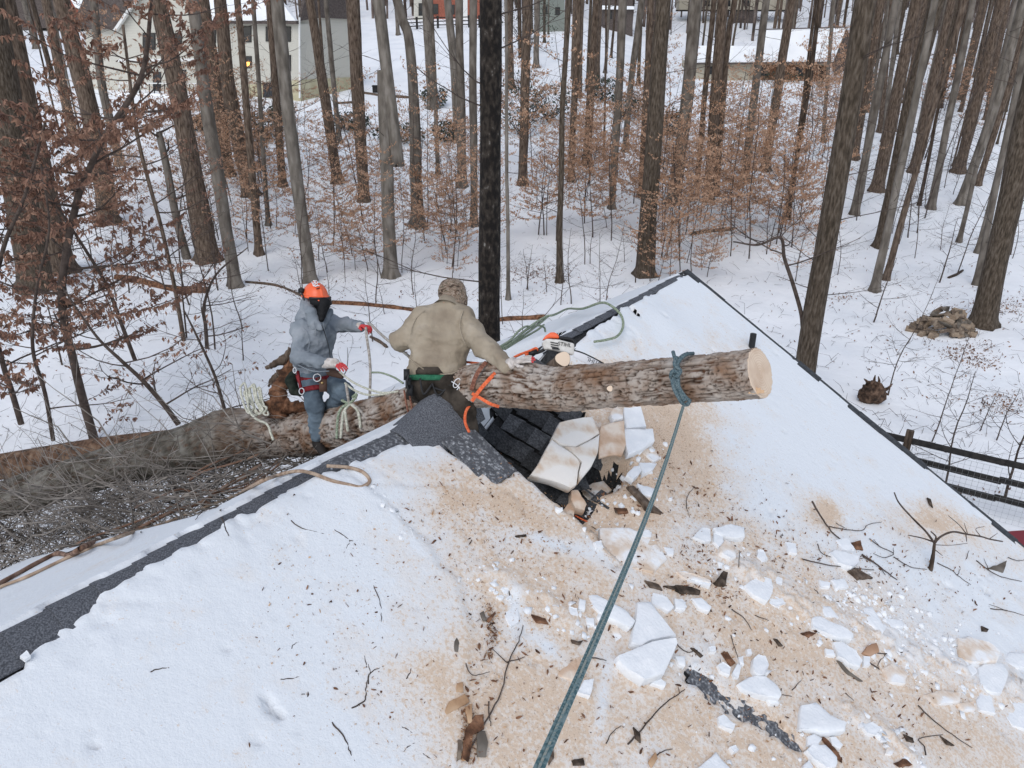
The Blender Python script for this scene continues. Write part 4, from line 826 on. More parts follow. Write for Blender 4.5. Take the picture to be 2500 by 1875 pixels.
# body under the clothes: one continuous figure
body = [(hd, nk, .085, .06), (nk, ch, .06, .09), (ch, wa, .09, .09), (wa, (hpR + hpL) / 2, .09, .09), (nk, shR, .06, .06), (nk, shL, .06, .06), (shR, elR, .05, .04), (elR, wrR, .04, .028), (shL, elL, .05, .04), (elL, wrL, .04, .028),
        (hpR, knR, .085, .055), (knR, anR, .055, .04), (hpL, knL, .085, .055), (knL, anL, .055, .04)]
lo, hi = bb([x for b_ in body for x in b_[:2]], .16); sdfobj('body', bone_sdf(body, .05), lo, hi, .016, M['mask'], man)
chR = ch - right * .075; chL = ch + right * .075; waR = wa - right * .065; waL = wa + right * .06; hem = m(600, 895, 7.68)
upp = [(shR, chR, .085, .125), (shL, chL, .08, .12), (chR, waR, .125, .13), (chL, waL, .12, .125), (chR, chL, .125, .125), (waR, hem - right * .06, .13, .128), (waL, hem + right * .06, .125, .122), (nk, ch, .085, .12),
       (shR, elR, .078, .072), (elR, wrR, .074, .048), (shL, elL, .075, .066), (elL, wrL, .066, .046), (nk, shR, .06, .075), (nk, shL, .06, .072)]
fb = bone_sdf(upp, .045); lo, hi = bb([x for b_ in upp for x in b_[:2]], .17)
sdfobj('sweatshirt', lambda P: fb(P) + folds(P, .015, 8, 41) + folds(P, .006, 20, 47), lo, hi, .010, M['hoodie'], man)
# hood hanging round the neck and up the back of the head
hf = nrm(m(660, 360, 7.4) - hd)
hb = [(m(515, 330, 7.72), m(480, 470, 7.70), .055, .075), (m(480, 470, 7.70), m(540, 520, 7.55), .07, .055), (m(540, 520, 7.55), m(620, 545, 7.50), .05, .03), (m(515, 330, 7.72), m(540, 420, 7.55), .06, .05), (m(540, 420, 7.55), m(575, 500, 7.52), .05, .045),
      (m(690, 410, 7.76), m(640, 520, 7.58), .04, .035), (m(480, 470, 7.8), m(640, 470, 7.9), .07, .06)]
f2 = bone_sdf(hb, .04); lo, hi = bb([x for b_ in hb for x in b_[:2]], .13); sdfobj('hood', lambda P: f2(P) + folds(P, .008, 14, 43), lo, hi, .010, M['hoodie'], man)
b = MB(); b.tube(spline([m(628, 520, 7.43), m(660, 610, 7.50), m(690, 720, 7.52), m(700, 850, 7.53)], 6), .004, 5); b.obj('zip', M['black'], man)
for L_ in ([(565, 490, 7.44), (575, 560, 7.46), (580, 610, 7.48)], [(640, 500, 7.46), (655, 570, 7.50)]):
    b = MB(); b.tube(spline([m(*q) for q in L_], 4), .004, 5); b.obj('drawstring', M['hoodie'], man)
# black balaclava, mask and mesh visor
fm = [(hd, m(612, 430, 7.60), .088, .062), (m(650, 340, 7.54), m(625, 470, 7.52), .060, .028)]
f3 = bone_sdf(fm, .04); lo, hi = bb([x for b_ in fm for x in b_[:2]], .12); sdfobj('face_mask', lambda P: f3(P) + folds(P, .004, 22, 44), lo, hi, .009, M['mask'], man)
hc = m(575, 285, 7.66); hax = np.array([nrm(m(680, 300, 7.45) - m(470, 262, 7.82)), [0, 0, 0], [0, 0, 0]]); up = nrm(m(600, 140, 7.60) - m(590, 300, 7.66)); hax[1] = nrm(np.cross(up, hax[0])); hax[2] = nrm(np.cross(hax[0], hax[1]))
def fhel(P):
    q = (P - hc) @ hax.T; d = ell(P, hc, (.148, .118, .145), hax); d = np.maximum(d, -(q[..., 2] + .005 + .10 * np.clip(-q[..., 0], 0, 1) * 0 + .0))
    rim = np.maximum(ell(P, hc, (.163, .128, .20), hax), np.abs(q[..., 2] - .004 + .15 * np.clip(-q[..., 0], 0, 1) * .2) - .010)
    peak = np.maximum(ell(P, hc + hax[0] * .05, (.155, .10, .2), hax), np.abs(q[..., 2] + .004 + (q[..., 0] - .1) * .25 * (q[..., 0] > .1)) - .007); peak = np.maximum(peak, -(q[..., 0] - .03))
    ridge = np.maximum(ell(P, hc, (.156, .03, .154), hax), -(q[..., 2] - .02))
    return smin(smin(smin(d, rim, .012), peak, .012), ridge, .014)
sdfobj('helmet', fhel, hc - .26, hc + .26, .007, M['orange'], man)
def hp3(x, y, z): return hc + hax[0] * x + hax[1] * y + hax[2] * z
side = -hax[1] if (-hax[1]) @ CF < 0 else hax[1]
sg = 1 if side @ hax[1] > 0 else -1
b = MB(); b.tube([hp3(-.045, sg * .10, .055), hp3(-.045, sg * .150, .062)], [.027, .024], 16); b.tube([hp3(-.045, sg * .150, .062), hp3(-.045, sg * .158, .062)], [.015, .012], 12); b.tube(spline([hp3(-.04, sg * .135, .05), hp3(.0, sg * .137, .02), hp3(.03, sg * .135, -.03)], 5), [.008] * 11, 6); b.obj('visor_hinge', M['black'], man)
b = MB(); A = np.linspace(-1.15, 1.15, 13); top = [hp3(.035 + .140 * math.cos(a), .125 * math.sin(a), -.002) for a in A]; bot = [hp3(.06 + .135 * math.cos(a), .125 * math.sin(a), -.085 + .02 * abs(a)) for a in A]
b.add(top + bot, [(i, i + 1, 14 + i, 13 + i) for i in range(12)]); vo = b.obj('mesh_visor', M['mask'], man); md = vo.modifiers.new("t", 'SOLIDIFY'); md.thickness = .006
b = MB(); b.tube(top, .011, 6); b.obj('visor_brow', M['black'], man)
# white print and small black mark on the crown of the helmet
def on_helmet(x, y): r = 1 - (x / .158) ** 2 - (y / .125) ** 2; return hp3(x, y, .156 * math.sqrt(max(r, .02)) + .004)
for L_ in ([(.02, .045), (.05, .055), (.055, .035), (.03, .025)], [(.045, .02), (.07, .035), (.075, .01), (.05, .0)], [(.06, .055), (.085, .06), (.085, .04)], [(0, .02), (.02, .01), (.015, -.01)], [(.09, .02), (.10, .035), (.108, .01)], [(.075, .045), (.098, .05), (.10, .03)]):
    b = MB(); b.tube(spline([on_helmet(x, y * sg) for x, y in L_], 4), .0055, 4); b.obj('helmet_print', M['white'], man)
b = MB(); b.tube([on_helmet(.118, .05 * sg), on_helmet(.124, .015 * sg)], .005, 4); b.obj('helmet_lettering', M['black'], man)
# jeans
lg = [(wa, (hpR + hpL) / 2, .115, .125), (hpR, knR, .108, .082), (knR, anR, .080, .070), (hpL, knL, .108, .085), (knL, anL, .082, .070), (hpR, hpL, .11, .11)]
f4 = bone_sdf(lg, .04); lo, hi = bb([x for b_ in lg for x in b_[:2]], .15); sdfobj('jeans', lambda P: f4(P) + folds(P, .010, 11, 45) + folds(P, .004, 28, 46), lo, hi, .010, M['jeans'], man)
for a, e in ((anR, m(640, 1500, 7.50)), (anL, m(790, 1235, 7.60))):
    bt = [(a, a + (0, 0, -.09), .062, .055), (a + np.array([0, 0, -.10]), nrm(e - a) * .16 + a + np.array([0, 0, -.12]), .05, .042)]; f5 = bone_sdf(bt, .03); lo, hi = bb([x for b_ in bt for x in b_[:2]], .1); sdfobj('boot', f5, lo, hi, .011, M['boot'], man)
# harness
def band(name, c, ax0, ax1, rx, ry, hw, th, m_, a0=0, a1=2 * math.pi, parent=None, tilt=0):
    b = MB(); n = 40; A = np.linspace(a0, a1, n + 1); ax2 = nrm(np.cross(ax0, ax1)); V = []
    for a in A:
        o = ax0 * math.cos(a) * rx + ax1 * math.sin(a) * ry; on = nrm(o)
        for r_, z in ((0, -hw), (th, -hw), (th, hw), (0, hw)): V.append(c + o + on * r_ + ax2 * (z + tilt * math.cos(a)))
    F = [(4 * i + j, 4 * i + (j + 1) % 4, 4 * i + 4 + (j + 1) % 4, 4 * i + 4 + j) for i in range(n) for j in range(4)]; b.add(V, F); return b.obj(name, m_, parent)
fw = nrm(np.cross(right, [0, 0, 1])); 
pel = m(575, 945, 7.68); band('waist_belt', pel + np.array([0, 0, .02]), right, fw, .198, .158, .030, .012, M['redbelt'], parent=man)
lt = knR - hpR; ld = nrm(lt); la = nrm(np.cross(ld, CF)); band('leg_strap', hpR + lt * .42, la, np.cross(ld, la), .112, .112, .024, .010, M['redbelt'], parent=man)
for pts in ([(430, 900, 7.45), (440, 970, 7.42), (460, 1060, 7.42)], [(600, 960, 7.44), (625, 1010, 7.43), (640, 1060, 7.43)]):
    P = [m(*q) for q in pts]; b = MB(); b.tube(P, .016, 4); b.obj('riser_strap', M['redbelt'] if pts[0][0] < 500 else M['leather'], man)
def ring(name, c, r, ax0, ax1, th, m_, parent, sx=1.0):
    b = MB(); A = np.linspace(0, 2 * math.pi, 25); b.tube([c + ax0 * math.cos(a) * r * sx + ax1 * math.sin(a) * r for a in A], th, 6, cap=False); return b.obj(name, m_, parent)
for (x, y, r, q) in ((590, 955, .036, 1.0), (462, 1068, .030, .8), (405, 895, .026, .6)): ring('harness_ring', m(x, y, 7.39), r, CR, CU, .0055, M['metal'], man, q)
b = MB(); b.tube([m(632, 998, 7.395), m(632, 998, 7.385)], .012, 12); b.obj('rivet', M['brass'], man)
b = MB(); b.box(m(640, 1020, 7.41), (.035, .012, .06), (CR, CF, CU)); b.obj('leather_flap', M['leather'], man)
bg = [(m(375, 980, 7.55), m(400, 1060, 7.55), .055, .045), (m(400, 1060, 7.55), m(450, 1095, 7.5), .045, .02), (m(385, 930, 7.55), m(375, 980, 7.55), .035, .055)]
f6 = bone_sdf(bg, .03); lo, hi = bb([x for b_ in bg for x in b_[:2]], .09); sdfobj('pouch', f6, lo, hi, .011, M['bag'], man)
bg = [(m(700, 905, 7.42), m(790, 940, 7.40), .045, .03)]; f7 = bone_sdf(bg, .03); lo, hi = bb([x for b_ in bg for x in b_[:2]], .08); sdfobj('hip_pouch', f7, lo, hi, .011, M['leather'], man)
# hands
cf = [(wrR, m(735, 835, 7.24), .050, .047)]; f8 = bone_sdf(cf, .02); lo, hi = bb([x for b_ in cf for x in b_[:2]], .07); sdfobj('glove_cuff', lambda P: f8(P) + folds(P, .003, 40, 5), lo, hi, .008, M['glove'], man)
hand('right_hand', m(725, 835, 7.24), m(830, 868, 7.14) - m(725, 835, 7.24), CU - CF * .5, man, [M['glove'], M['glovered']], .175, .55, .42, thumb=-1)
hand('left_hand', m(950, 528, 7.65), m(1040, 540, 7.56) - m(950, 528, 7.65), CU - CF * .3, man, [M['glovered'], M['glovered']], .175, 1.0, .2, thumb=1)
b = MB(); b.tube([m(938, 530, 7.66), m(960, 530, 7.64)], [.047, .043], 12); b.obj('glove_cuff', M['glove'], man)

# ------------------------------------------------------------------ seated man seen from behind: tan fleece, camouflage beanie
D1 = 6.30
man2 = empty("person", J(1062, 985, 6.35), "person seen from behind in tan fleece and camouflage beanie, sitting astride the trunk", "person")
def w(x, y, d=D1): return J(*QM(x, y), d)
hd2 = w(1700, 258, 6.50); nk2 = w(1665, 370, 6.42); sL = w(1470, 470, 6.40); sR = w(1790, 460, 6.38); c2 = w(1610, 620, 6.40); w2 = w(1575, 850, 6.36); pe = w(1570, 985, 6.36)
eL = w(1275, 655, 6.45); hL = w(1400, 620, 6.75); eR = w(1975, 705, 6.12); wR = w(2165, 862, 5.88); hipL = w(1480, 1030, 6.42); hipR = w(1680, 1040, 6.32); kL = w(1400, 1130, 6.80); kR = w(1800, 1130, 6.20); aR = w(1860, 1440, 6.35); aL = w(1390, 1500, 7.1)
rt = nrm(sR - sL)
body = [(hd2, nk2, .085, .06), (nk2, c2, .04, .07), (c2, w2, .09, .09), (w2, pe, .09, .09), (nk2, sL, .06, .06), (nk2, sR, .06, .06), (sL, eL, .05, .042), (eL, hL, .042, .03), (sR, eR, .05, .042), (eR, wR, .042, .028), (hipL, kL, .09, .06), (kL, aL, .06, .04), (hipR, kR, .09, .06), (kR, aR, .06, .04)]
lo, hi = bb([x for b_ in body for x in b_[:2]], .16); sdfobj('body', bone_sdf(body, .05), lo, hi, .016, M['skin'], man2)
up2 = [(sL, c2 - rt * .11, .085, .135), (sR, c2 + rt * .11, .085, .135), (c2 - rt * .11, c2 + rt * .11, .135, .135), (c2 - rt * .11, w2 - rt * .085, .135, .128), (c2 + rt * .11, w2 + rt * .095, .135, .130), (w2 - rt * .085, w2 + rt * .095, .125, .125), (w2, w(1600, 925, 6.33), .13, .10),
       (nk2 - CU * .02, c2, .085, .13), (nk2, sL, .06, .08), (nk2, sR, .06, .08), (sL, eL, .085, .070), (eL, hL, .070, .05), (sR, w(1880, 580, 6.26), .088, .078), (w(1880, 580, 6.26), eR, .078, .072), (eR, wR, .072, .050)]
fa = bone_sdf(up2, .05); lo, hi = bb([x for b_ in up2 for x in b_[:2]], .18)
def foldman2(P):
    # long drapes sweeping down from the shoulders to the small of the back
    q = P - w2; a = q @ rt; z = q[..., 2]; ph = vnoise(a * 3, z * 3, 0, 3) * 1.6
    g = np.sin(a * 14 + np.abs(a) * 0 + z * 24 + ph * 3) * .5 + .5
    return folds(P, .013, 7, 61) + folds(P, .005, 19, 62) - .014 * g ** 3 * sstep(.55, .1, z)
sdfobj('fleece_pullover', lambda P: fa(P) + foldman2(P), lo, hi, .010, M['fleece'], man2)
col = [(nk2 + rt * .07 - CU * .0, nk2 - rt * .07, .058, .058)]; cc = w(1670, 330, 6.44)
b = MB(); A = np.linspace(0, 2 * math.pi, 29); cl = nrm(hd2 - nk2); c0 = nrm(np.cross(cl, CF)); c1 = np.cross(cl, c0)
for zz, rr_ in ((-.03, .105), (.0, .088), (.03, .083), (.035, .078), (.02, .072)): pass
Vc = []; zs_ = ((-.05, .115), (-.01, .092), (.028, .086), (.033, .079), (.01, .074))
for zz, r_ in zs_: Vc += [nk2 + cl * (zz + .03) + c0 * math.cos(a) * r_ + c1 * math.sin(a) * r_ for a in A[:-1]]
n_ = 28; b.add(Vc, [(k * n_ + i, k * n_ + (i + 1) % n_, (k + 1) * n_ + (i + 1) % n_, (k + 1) * n_ + i) for k in range(4) for i in range(n_)]); b.obj('collar', M['fleece'], man2)
bn = [(hd2 + nrm(hd2 - nk2) * .025, hd2 + CR * .02 - CU * .035, .108, .104), (hd2, w(1740, 330, 6.50), .10, .085)]; f9 = bone_sdf(bn, .05); lo, hi = bb([x for b_ in bn for x in b_[:2]], .15); sdfobj('beanie', lambda P: f9(P) + folds(P, .006, 26, 64), lo, hi, .008, M['camo'], man2)
bn = [(w(1745, 340, 6.42), w(1785, 375, 6.5), .045, .035)]; f10 = bone_sdf(bn, .03); lo, hi = bb([x for b_ in bn for x in b_[:2]], .07); sdfobj('neck_warmer', f10, lo, hi, .009, M['camo'], man2)
lg = [(w2, pe, .12, .155), (hipL, hipR, .135, .135), (hipL, kL, .13, .09), (kL, aL, .09, .065), (hipR, kR, .135, .095), (kR, aR, .092, .068), (pe, w(1560, 1075, 6.34), .15, .12)]
f11 = bone_sdf(lg, .05); lo, hi = bb([x for b_ in lg for x in b_[:2]], .19); sdfobj('trousers', lambda P: f11(P) + folds(P, .009, 10, 66), lo, hi, .012, M['pants'], man2)
bt = [(aR, aR + (0, 0, -.10), .065, .058), (aR + np.array([0, 0, -.12]), aR + np.array([.05, -.13, -.14]), .052, .044)]; f12 = bone_sdf(bt, .03); lo, hi = bb([x for b_ in bt for x in b_[:2]], .1); sdfobj('boot', f12, lo, hi, .012, M['boot'], man2)
f_ = nrm(np.cross(rt, [0, 0, 1])); band('waist_belt', w(1560, 955, 6.36), rt, nrm(np.cross(nrm(w2 - pe), rt)), .195, .162, .022, .012, M['greenbelt'], parent=man2, tilt=-.008)
band('trouser_waistband', w(1560, 900, 6.36), rt, nrm(np.cross(nrm(w2 - pe), rt)), .180, .150, .030, .012, M['pants'], parent=man2)
for pts in ([(1440, 960), (1470, 1090), (1540, 1010)], [(1540, 1000), (1590, 1100), (1680, 1020)], [(1350, 930), (1330, 1000), (1345, 1060)], [(1700, 1010), (1640, 1060), (1560, 1040)]):
    b = MB(); b.tube(spline([w(x, y, 6.17) for x, y in pts], 6), .008, 6); b.obj('gear_loop', M['black'], man2)
for k, (x, y) in enumerate(((1330, 930), (1345, 1000), (1360, 1060))): b = MB(); b.box(w(x, y, 6.22), (.022, .02, .045), (CR, CF, CU)); b.obj('tool_clip', M['black'], man2)
for (x, y, r, q) in ((1745, 1000, .040, .55), (1770, 1060, .035, .6), (1810, 1160, .018, 1), (1790, 1120, .014, 1)): ring('carabiner', w(x, y, 6.13), r, nrm(CR + CU * -.6), nrm(CU + CR * .6), .0055, M['metal'], man2, q)
for pts in ([(1700, 985), (1760, 1030), (1790, 1110), (1820, 1170)],):
    b = MB(); b.tube(spline([w(x, y, 6.13) for x, y in pts], 6), .006, 6); b.obj('steel_lanyard', M['metal'], man2)
b = MB(); b.box(w(1800, 965, 6.20), (.045, .03, .018), (nrm(CR + CU * .2), CF, CU)); b.obj('belt_tail', M['black'], man2)
for (x0, x1) in ((1310, 1350), (1350, 1385)):
    b = MB(); b.tube(spline([w(x0, 1060, 6.30), w(x0 + 15, 1160, 6.28), w(x1, 1270, 6.30)], 5), .008, 5); b.obj('hanging_strap', M['brope'], man2)
hand('right_hand', J(*QL(392, 640), 5.84), J(*QL(515, 600), 5.80) - J(*QL(392, 640), 5.84), CU - CF * .6, man2, [M['glove'], M['glovered']], .185, .25, .82, thumb=1)
b = MB(); b.tube([J(*QL(375, 650), 5.87), J(*QL(405, 636), 5.83)], [.050, .046], 14); b.obj('glove_cuff', M['glove'], man2)
def seam(name, pts, dpt, r, m_, par, q=QM):
    """a stitched seam: a thin cord pressed onto the garment surface below it"""
    g = [o for o in par.children if o.name.startswith('fleece') or o.name.startswith('sweatshirt')][0]; bpy.context.view_layer.update()
    po = np.array(par.location); V = np.array([v.co[:] for v in g.data.vertices]) + po; UV = np.stack(proj_many(V), 1); D = V @ CF; out = []
    for x, y in pts:
        u, v = q(x, y); k = np.nonzero(np.hypot(UV[:, 0] - u, UV[:, 1] - v) < 9)[0]
        if len(k): out.append(J(u, v, D[k].min() - .001))
    if len(out) > 2: b = MB(); b.tube(spline(out, 4), r, 5); b.obj(name, m_, par)
def proj_many(V): d = V @ CF; return 1250 + FPX * (V @ CR) / d, 937.5 - FPX * (V @ CU) / d
seam('sleeve_seam', [(1800, 400), (1778, 460), (1770, 540), (1790, 620), (1822, 690)], 0, .004, M['fleece'], man2)
seam('sleeve_seam', [(1480, 400), (1420, 450), (1380, 520), (1362, 600)], 0, .004, M['fleece'], man2)
seam('hem_seam', [(1345, 790), (1420, 850), (1500, 900), (1600, 925), (1700, 920), (1770, 890)], 0, .005, M['fleece'], man2)
seam('sleeve_seam', [(470, 540), (510, 590), (525, 660), (515, 740)], 0, .004, M['hoodie'], man)
seam('hem_seam', [(430, 850), (520, 890), (600, 905), (690, 900)], 0, .007, M['hoodie'], man)
# ------------------------------------------------------------------ the fallen trunk across the ridge
def barkmat(name, attr=True):
    m_ = bpy.data.materials.new(name); m_.use_nodes = True; n = m_.node_tree.nodes; l = m_.node_tree.links; b = n["Principled BSDF"]; b.inputs["Roughness"].default_value = .92; b.inputs["Specular IOR Level"].default_value = .15
    def at(k): a = n.new("ShaderNodeAttribute"); a.attribute_name = k; return a.outputs["Fac"]
    tc = n.new("ShaderNodeTexCoord")
    def noise(sc, det=6): t = n.new("ShaderNodeTexNoise"); t.inputs["Scale"].default_value = sc; t.inputs["Detail"].default_value = det; l.new(tc.outputs["Object"], t.inputs["Vector"]); return t.outputs[0]
    def ramp(x, cs):
        r = n.new("ShaderNodeValToRGB"); e = r.color_ramp.elements
        while len(e) < len(cs): e.new(.5)
        for k, (p, c) in enumerate(cs): e[k].position = p; e[k].color = (*c, 1)
        l.new(x, r.inputs[0]); return r.outputs[0]
    def mix(f, a, c): q = n.new("ShaderNodeMix"); q.data_type = 'RGBA'; l.new(f, q.inputs[0]); l.new(a, q.inputs[6]); l.new(c, q.inputs[7]); return q.outputs[2]
    plate = ramp(noise(5), [(.34, (.20, .115, .07)), (.43, (.26, .19, .145)), (.52, (.34, .285, .24)), (.66, (.42, .375, .335))])
    grey = ramp(noise(7), [(.35, (.065, .058, .046)), (.5, (.125, .115, .096)), (.65, (.20, .19, .165))])
    c = mix(at("grey"), plate, grey); deep = ramp(noise(14), [(.4, (.030, .018, .012)), (.66, (.11, .05, .025))]); c = mix(at("furrow"), c, deep)
    l.new(c, b.inputs["Base Color"]); bp = n.new("ShaderNodeBump"); bp.inputs["Strength"].default_value = .9; bp.inputs["Distance"].default_value = .012; l.new(noise(38, 8), bp.inputs["Height"]); l.new(bp.outputs[0], b.inputs["Normal"]); return m_
M['logbark'] = barkmat("furrowed_log_bark")
CL = [(-1500, 1460, 10.2, .30), (-700, 1330, 10.0, .28), (-250, 1270, 9.7, .26), (0, 1222, 9.4, .235), (154, 1174, 9.2, .235), (309, 1128, 9.0, .24), (463, 1096, 8.8, .28), (559, 1068, 8.6, .32), (640, 1062, 8.4, .27), (780, 1054, 7.95, .235), (895, 1030, 7.3, .215), (984, 1004, 6.95, .20), (1080, 968, 6.55, .185), (1146, 946, 6.3, .178), (1247, 937, 6.0, .198), (1339, 948, 5.78, .168), (1486, 941, 5.4, .156), (1640, 929, 5.08, .155), (1818, 915, 4.78, .157), (1856, 911, 4.72, .157)]
CP = np.array([J(u, v, d) for u, v, d, r in CL]); CRD = np.array([r for *_, r in CL])
Pc = spline(CP, 60); Rc = np.interp(np.linspace(0, len(CL) - 1, len(Pc)), range(len(CL)), CRD)
seg = np.linalg.norm(np.diff(Pc, axis=0), axis=1); arc = np.concatenate([[0], np.cumsum(seg)]); NL = 1300; a_ = np.concatenate([np.linspace(0, arc[-1] - 5.5, 350), np.linspace(arc[-1] - 5.5, arc[-1], 950)[1:]])
Pl = np.stack([np.interp(a_, arc, Pc[:, i]) for i in range(3)], 1); Rl = np.interp(a_, arc, Rc); NA = 110
T = np.gradient(Pl, axis=0); T /= np.linalg.norm(T, axis=1)[:, None]; Aa = np.cross(T, [0, 0, 1.]); Aa /= np.linalg.norm(Aa, axis=1)[:, None]; Bb = np.cross(Aa, T)
th = np.arange(NA) * 2 * math.pi / NA; AR, TH = np.meshgrid(a_, th, indexing='ij'); cx, sx = np.cos(TH), np.sin(TH)
rad = Rl[:, None] * (1 + .045 * vnoise(cx * 1.5, sx * 1.5, AR * 1.3, 71) + .03 * vnoise(cx * 3, sx * 3, AR * 3, 72))
wx = cx * 10 + 1.1 * vnoise(cx * 4, sx * 4, AR * 5, 73); wy = sx * 10 + 1.1 * vnoise(cx * 4 + 9, sx * 4, AR * 5, 74)
f1 = np.abs(vnoise(wx, wy, AR * 2.8, 75)); f2 = np.abs(vnoise(wx * 1.9, wy * 1.9, AR * 6, 76)); f3 = np.abs(vnoise(cx * 3.5, sx * 3.5, AR * 26 + .7 * vnoise(wx, wy, AR * 3, 79), 77))
fur = np.clip(np.exp(-(f1 / .085) ** 2) * 1.0 + np.exp(-(f2 / .10) ** 2) * .75 + np.exp(-(f3 / .045) ** 2) * .45, 0, 1)
grey = sstep(arc[-1] - 5.2, arc[-1] - 6.6, AR); plate = vnoise(wx * 1.2, wy * 1.2, AR * 11, 78)
rad = rad - .020 * fur * (1 - .35 * grey) * (1 - .75 * sstep(arc[-1] - .10, arc[-1], AR)) + .007 * plate + .004 * vnoise(cx * 22, sx * 22, AR * 30, 80)
Vl = Pl[:, None, :] + rad[..., None] * (Aa[:, None, :] * cx[..., None] + Bb[:, None, :] * sx[..., None])
# the cut end is oblique: push the last rings onto the saw-cut plane
cend = Pl[-1]; nc = nrm(nrm(T[-1]) + nrm(-cend) * .10 + np.array([0, 0, .08]))
dist_ = ((Vl[-90:] - cend) @ nc); tt = T[-1] @ nc; wgt = np.linspace(0, 1, 90)[:, None] ** 2; Vl[-90:] -= T[-1] * ((dist_ - np.linspace(-.35, 0, 90)[:, None] * 0 - dist_.mean(1)[:, None] * (1 - 1)) * 0)[..., None]
last = Vl[-1]; dl = ((last - cend) @ nc) / tt
for k in range(NL - 200, len(a_)):
    w_ = ((k - (NL - 200)) / (len(a_) - 1 - (NL - 200))) ** 1; Vl[k] -= T[-1][None, :] * (dl * w_)[:, None]
log = empty("fallen_tree", J(1120, 1000, 6.4), "long fallen tree trunk lying across the smashed ridge, bark grey to brown", "fallen tree")
def ringmesh(name, V, m_, parent, attrs):
    a, n = V.shape[:2]; i = np.arange(a - 1)[:, None] * n; j = np.arange(n)[None, :]; k = (j + 1) % n; F = np.stack([i + j, i + k, i + n + k, i + n + j], -1).reshape(-1, 4)
    me = bpy.data.meshes.new(name); me.from_pydata((V.reshape(-1, 3) - np.array(parent.location)).tolist(), [], F.tolist()); me.materials.append(m_); me.polygons.foreach_set("use_smooth", [True] * len(me.polygons))
    for kk, A in attrs.items(): at = me.attributes.new(kk, 'FLOAT', 'POINT'); at.data.foreach_set("value", A.reshape(-1).tolist())
    me.update(); return link(name, me, parent)
ringmesh("trunk", Vl, M['logbark'], log, {"furrow": fur * (1 - .3 * grey), "grey": grey})
# cut face: growth rings, slight saw facets and a torn hinge step at the bottom
cm_ = bpy.data.materials.new("cut_wood_face"); cm_.use_nodes = True; n = cm_.node_tree.nodes; l = cm_.node_tree.links; tc = n.new("ShaderNodeTexCoord"); wv = n.new("ShaderNodeTexWave"); wv.wave_type = 'RINGS'; wv.rings_direction = 'SPHERICAL'; wv.inputs["Scale"].default_value = 20; wv.inputs["Distortion"].default_value = 1.2; wv.inputs["Detail"].default_value = 3
mp_ = n.new('ShaderNodeMapping'); mp_.inputs['Location'].default_value = tuple(float(q) for q in (np.array(J(1120, 1000, 6.4)) - cend)); l.new(tc.outputs['Object'], mp_.inputs[0]); l.new(mp_.outputs[0], wv.inputs['Vector']); rp_ = n.new("ShaderNodeValToRGB"); rp_.color_ramp.elements[0].color = (.62, .47, .345, 1); rp_.color_ramp.elements[1].color = (.70, .565, .435, 1); l.new(wv.outputs[0], rp_.inputs[0])
ns = n.new("ShaderNodeTexNoise"); ns.inputs["Scale"].default_value = 9; l.new(tc.outputs["Object"], ns.inputs["Vector"]); mx = n.new("ShaderNodeMix"); mx.data_type = 'RGBA'; mr = n.new("ShaderNodeMapRange"); mr.inputs[1].default_value = .45; mr.inputs[2].default_value = .7; mr.inputs[4].default_value = .6; l.new(ns.outputs[0], mr.inputs[0]); l.new(mr.outputs[0], mx.inputs[0]); l.new(rp_.outputs[0], mx.inputs[6]); mx.inputs[7].default_value = (.50, .34, .23, 1)
l.new(mx.outputs[2], n["Principled BSDF"].inputs["Base Color"]); n["Principled BSDF"].inputs["Roughness"].default_value = .85; M['cutface'] = cm_
rim = Vl[-1]; b = MB(); Vf = [cend]; rr2 = (1.0, .93, .6, .3)
for q in rr2: Vf += list(cend + (rim - cend) * q + nc * (0 if q == 1.0 else .003))
b.add(Vf, [(0, 1 + 3 * NA + (i + 1) % NA, 1 + 3 * NA + i) for i in range(NA)] + [(1 + k * NA + i, 1 + (k + 1) * NA + i, 1 + (k + 1) * NA + (i + 1) % NA, 1 + k * NA + (i + 1) % NA) for k in range(3) for i in range(NA)])
b.obj("cut_face", M['cutface'], log, smooth=False)
b = MB()
for k in range(3):
    p = J(*QL(1900 + k * 22, 806 + k * 8), 4.66 - k * .006); b.box(p, (.035, .008, .010 + .004 * (k % 2)), (nrm(T[-1] + CF * .3), CF, CU))
b.obj("torn_hinge", M['wood'], log, smooth=False)
def stub(name, px, d, r, L, dirn, lab=None, face=M['cut']):
    c = J(*px, d); dn = nrm(dirn); b = MB(); n_ = 18; A = np.arange(n_) * 2 * math.pi / n_; a0 = nrm(np.cross(dn, [0.3, .1, 1])); a1 = np.cross(dn, a0); V = []
    for t_, q in ((-L, 1.5), (-L * .5, 1.12), (-.004, 1.0), (0, .93)): V += [c + dn * t_ + (a0 * math.cos(a) + a1 * math.sin(a)) * r * q * (1 + .08 * math.sin(a * 3 + 1)) for a in A]
    b.add(V, [(k * n_ + i, k * n_ + (i + 1) % n_, (k + 1) * n_ + (i + 1) % n_, (k + 1) * n_ + i) for k in range(3) for i in range(n_)]); o = b.obj(name, M['bark_brown'], log)
    b = MB(); b.add([c + dn * .001 + (a0 * math.cos(a) + a1 * math.sin(a)) * r * .95 * (1 + .08 * math.sin(a * 3 + 1)) for a in A], [tuple(range(n_))]); f = b.mesh("sawn_face", face, np.array(log.location), False); link("sawn_face", f, o)
stub("branch_stub", QL(712, 612), 5.62, .058, .22, -CF * .8 + CU * .25 + CR * .1)
stub("knot", QL(1008, 800), 5.20, .021, .05, -CF + CR * .1); stub("knot", QL(1517, 788), 4.90, .017, .05, -CF)
stub("broken_branch", QL(790, 915), 5.50, .018, .10, CR * .5 - CU * .6 - CF * .5, face=M['wood_grey'])
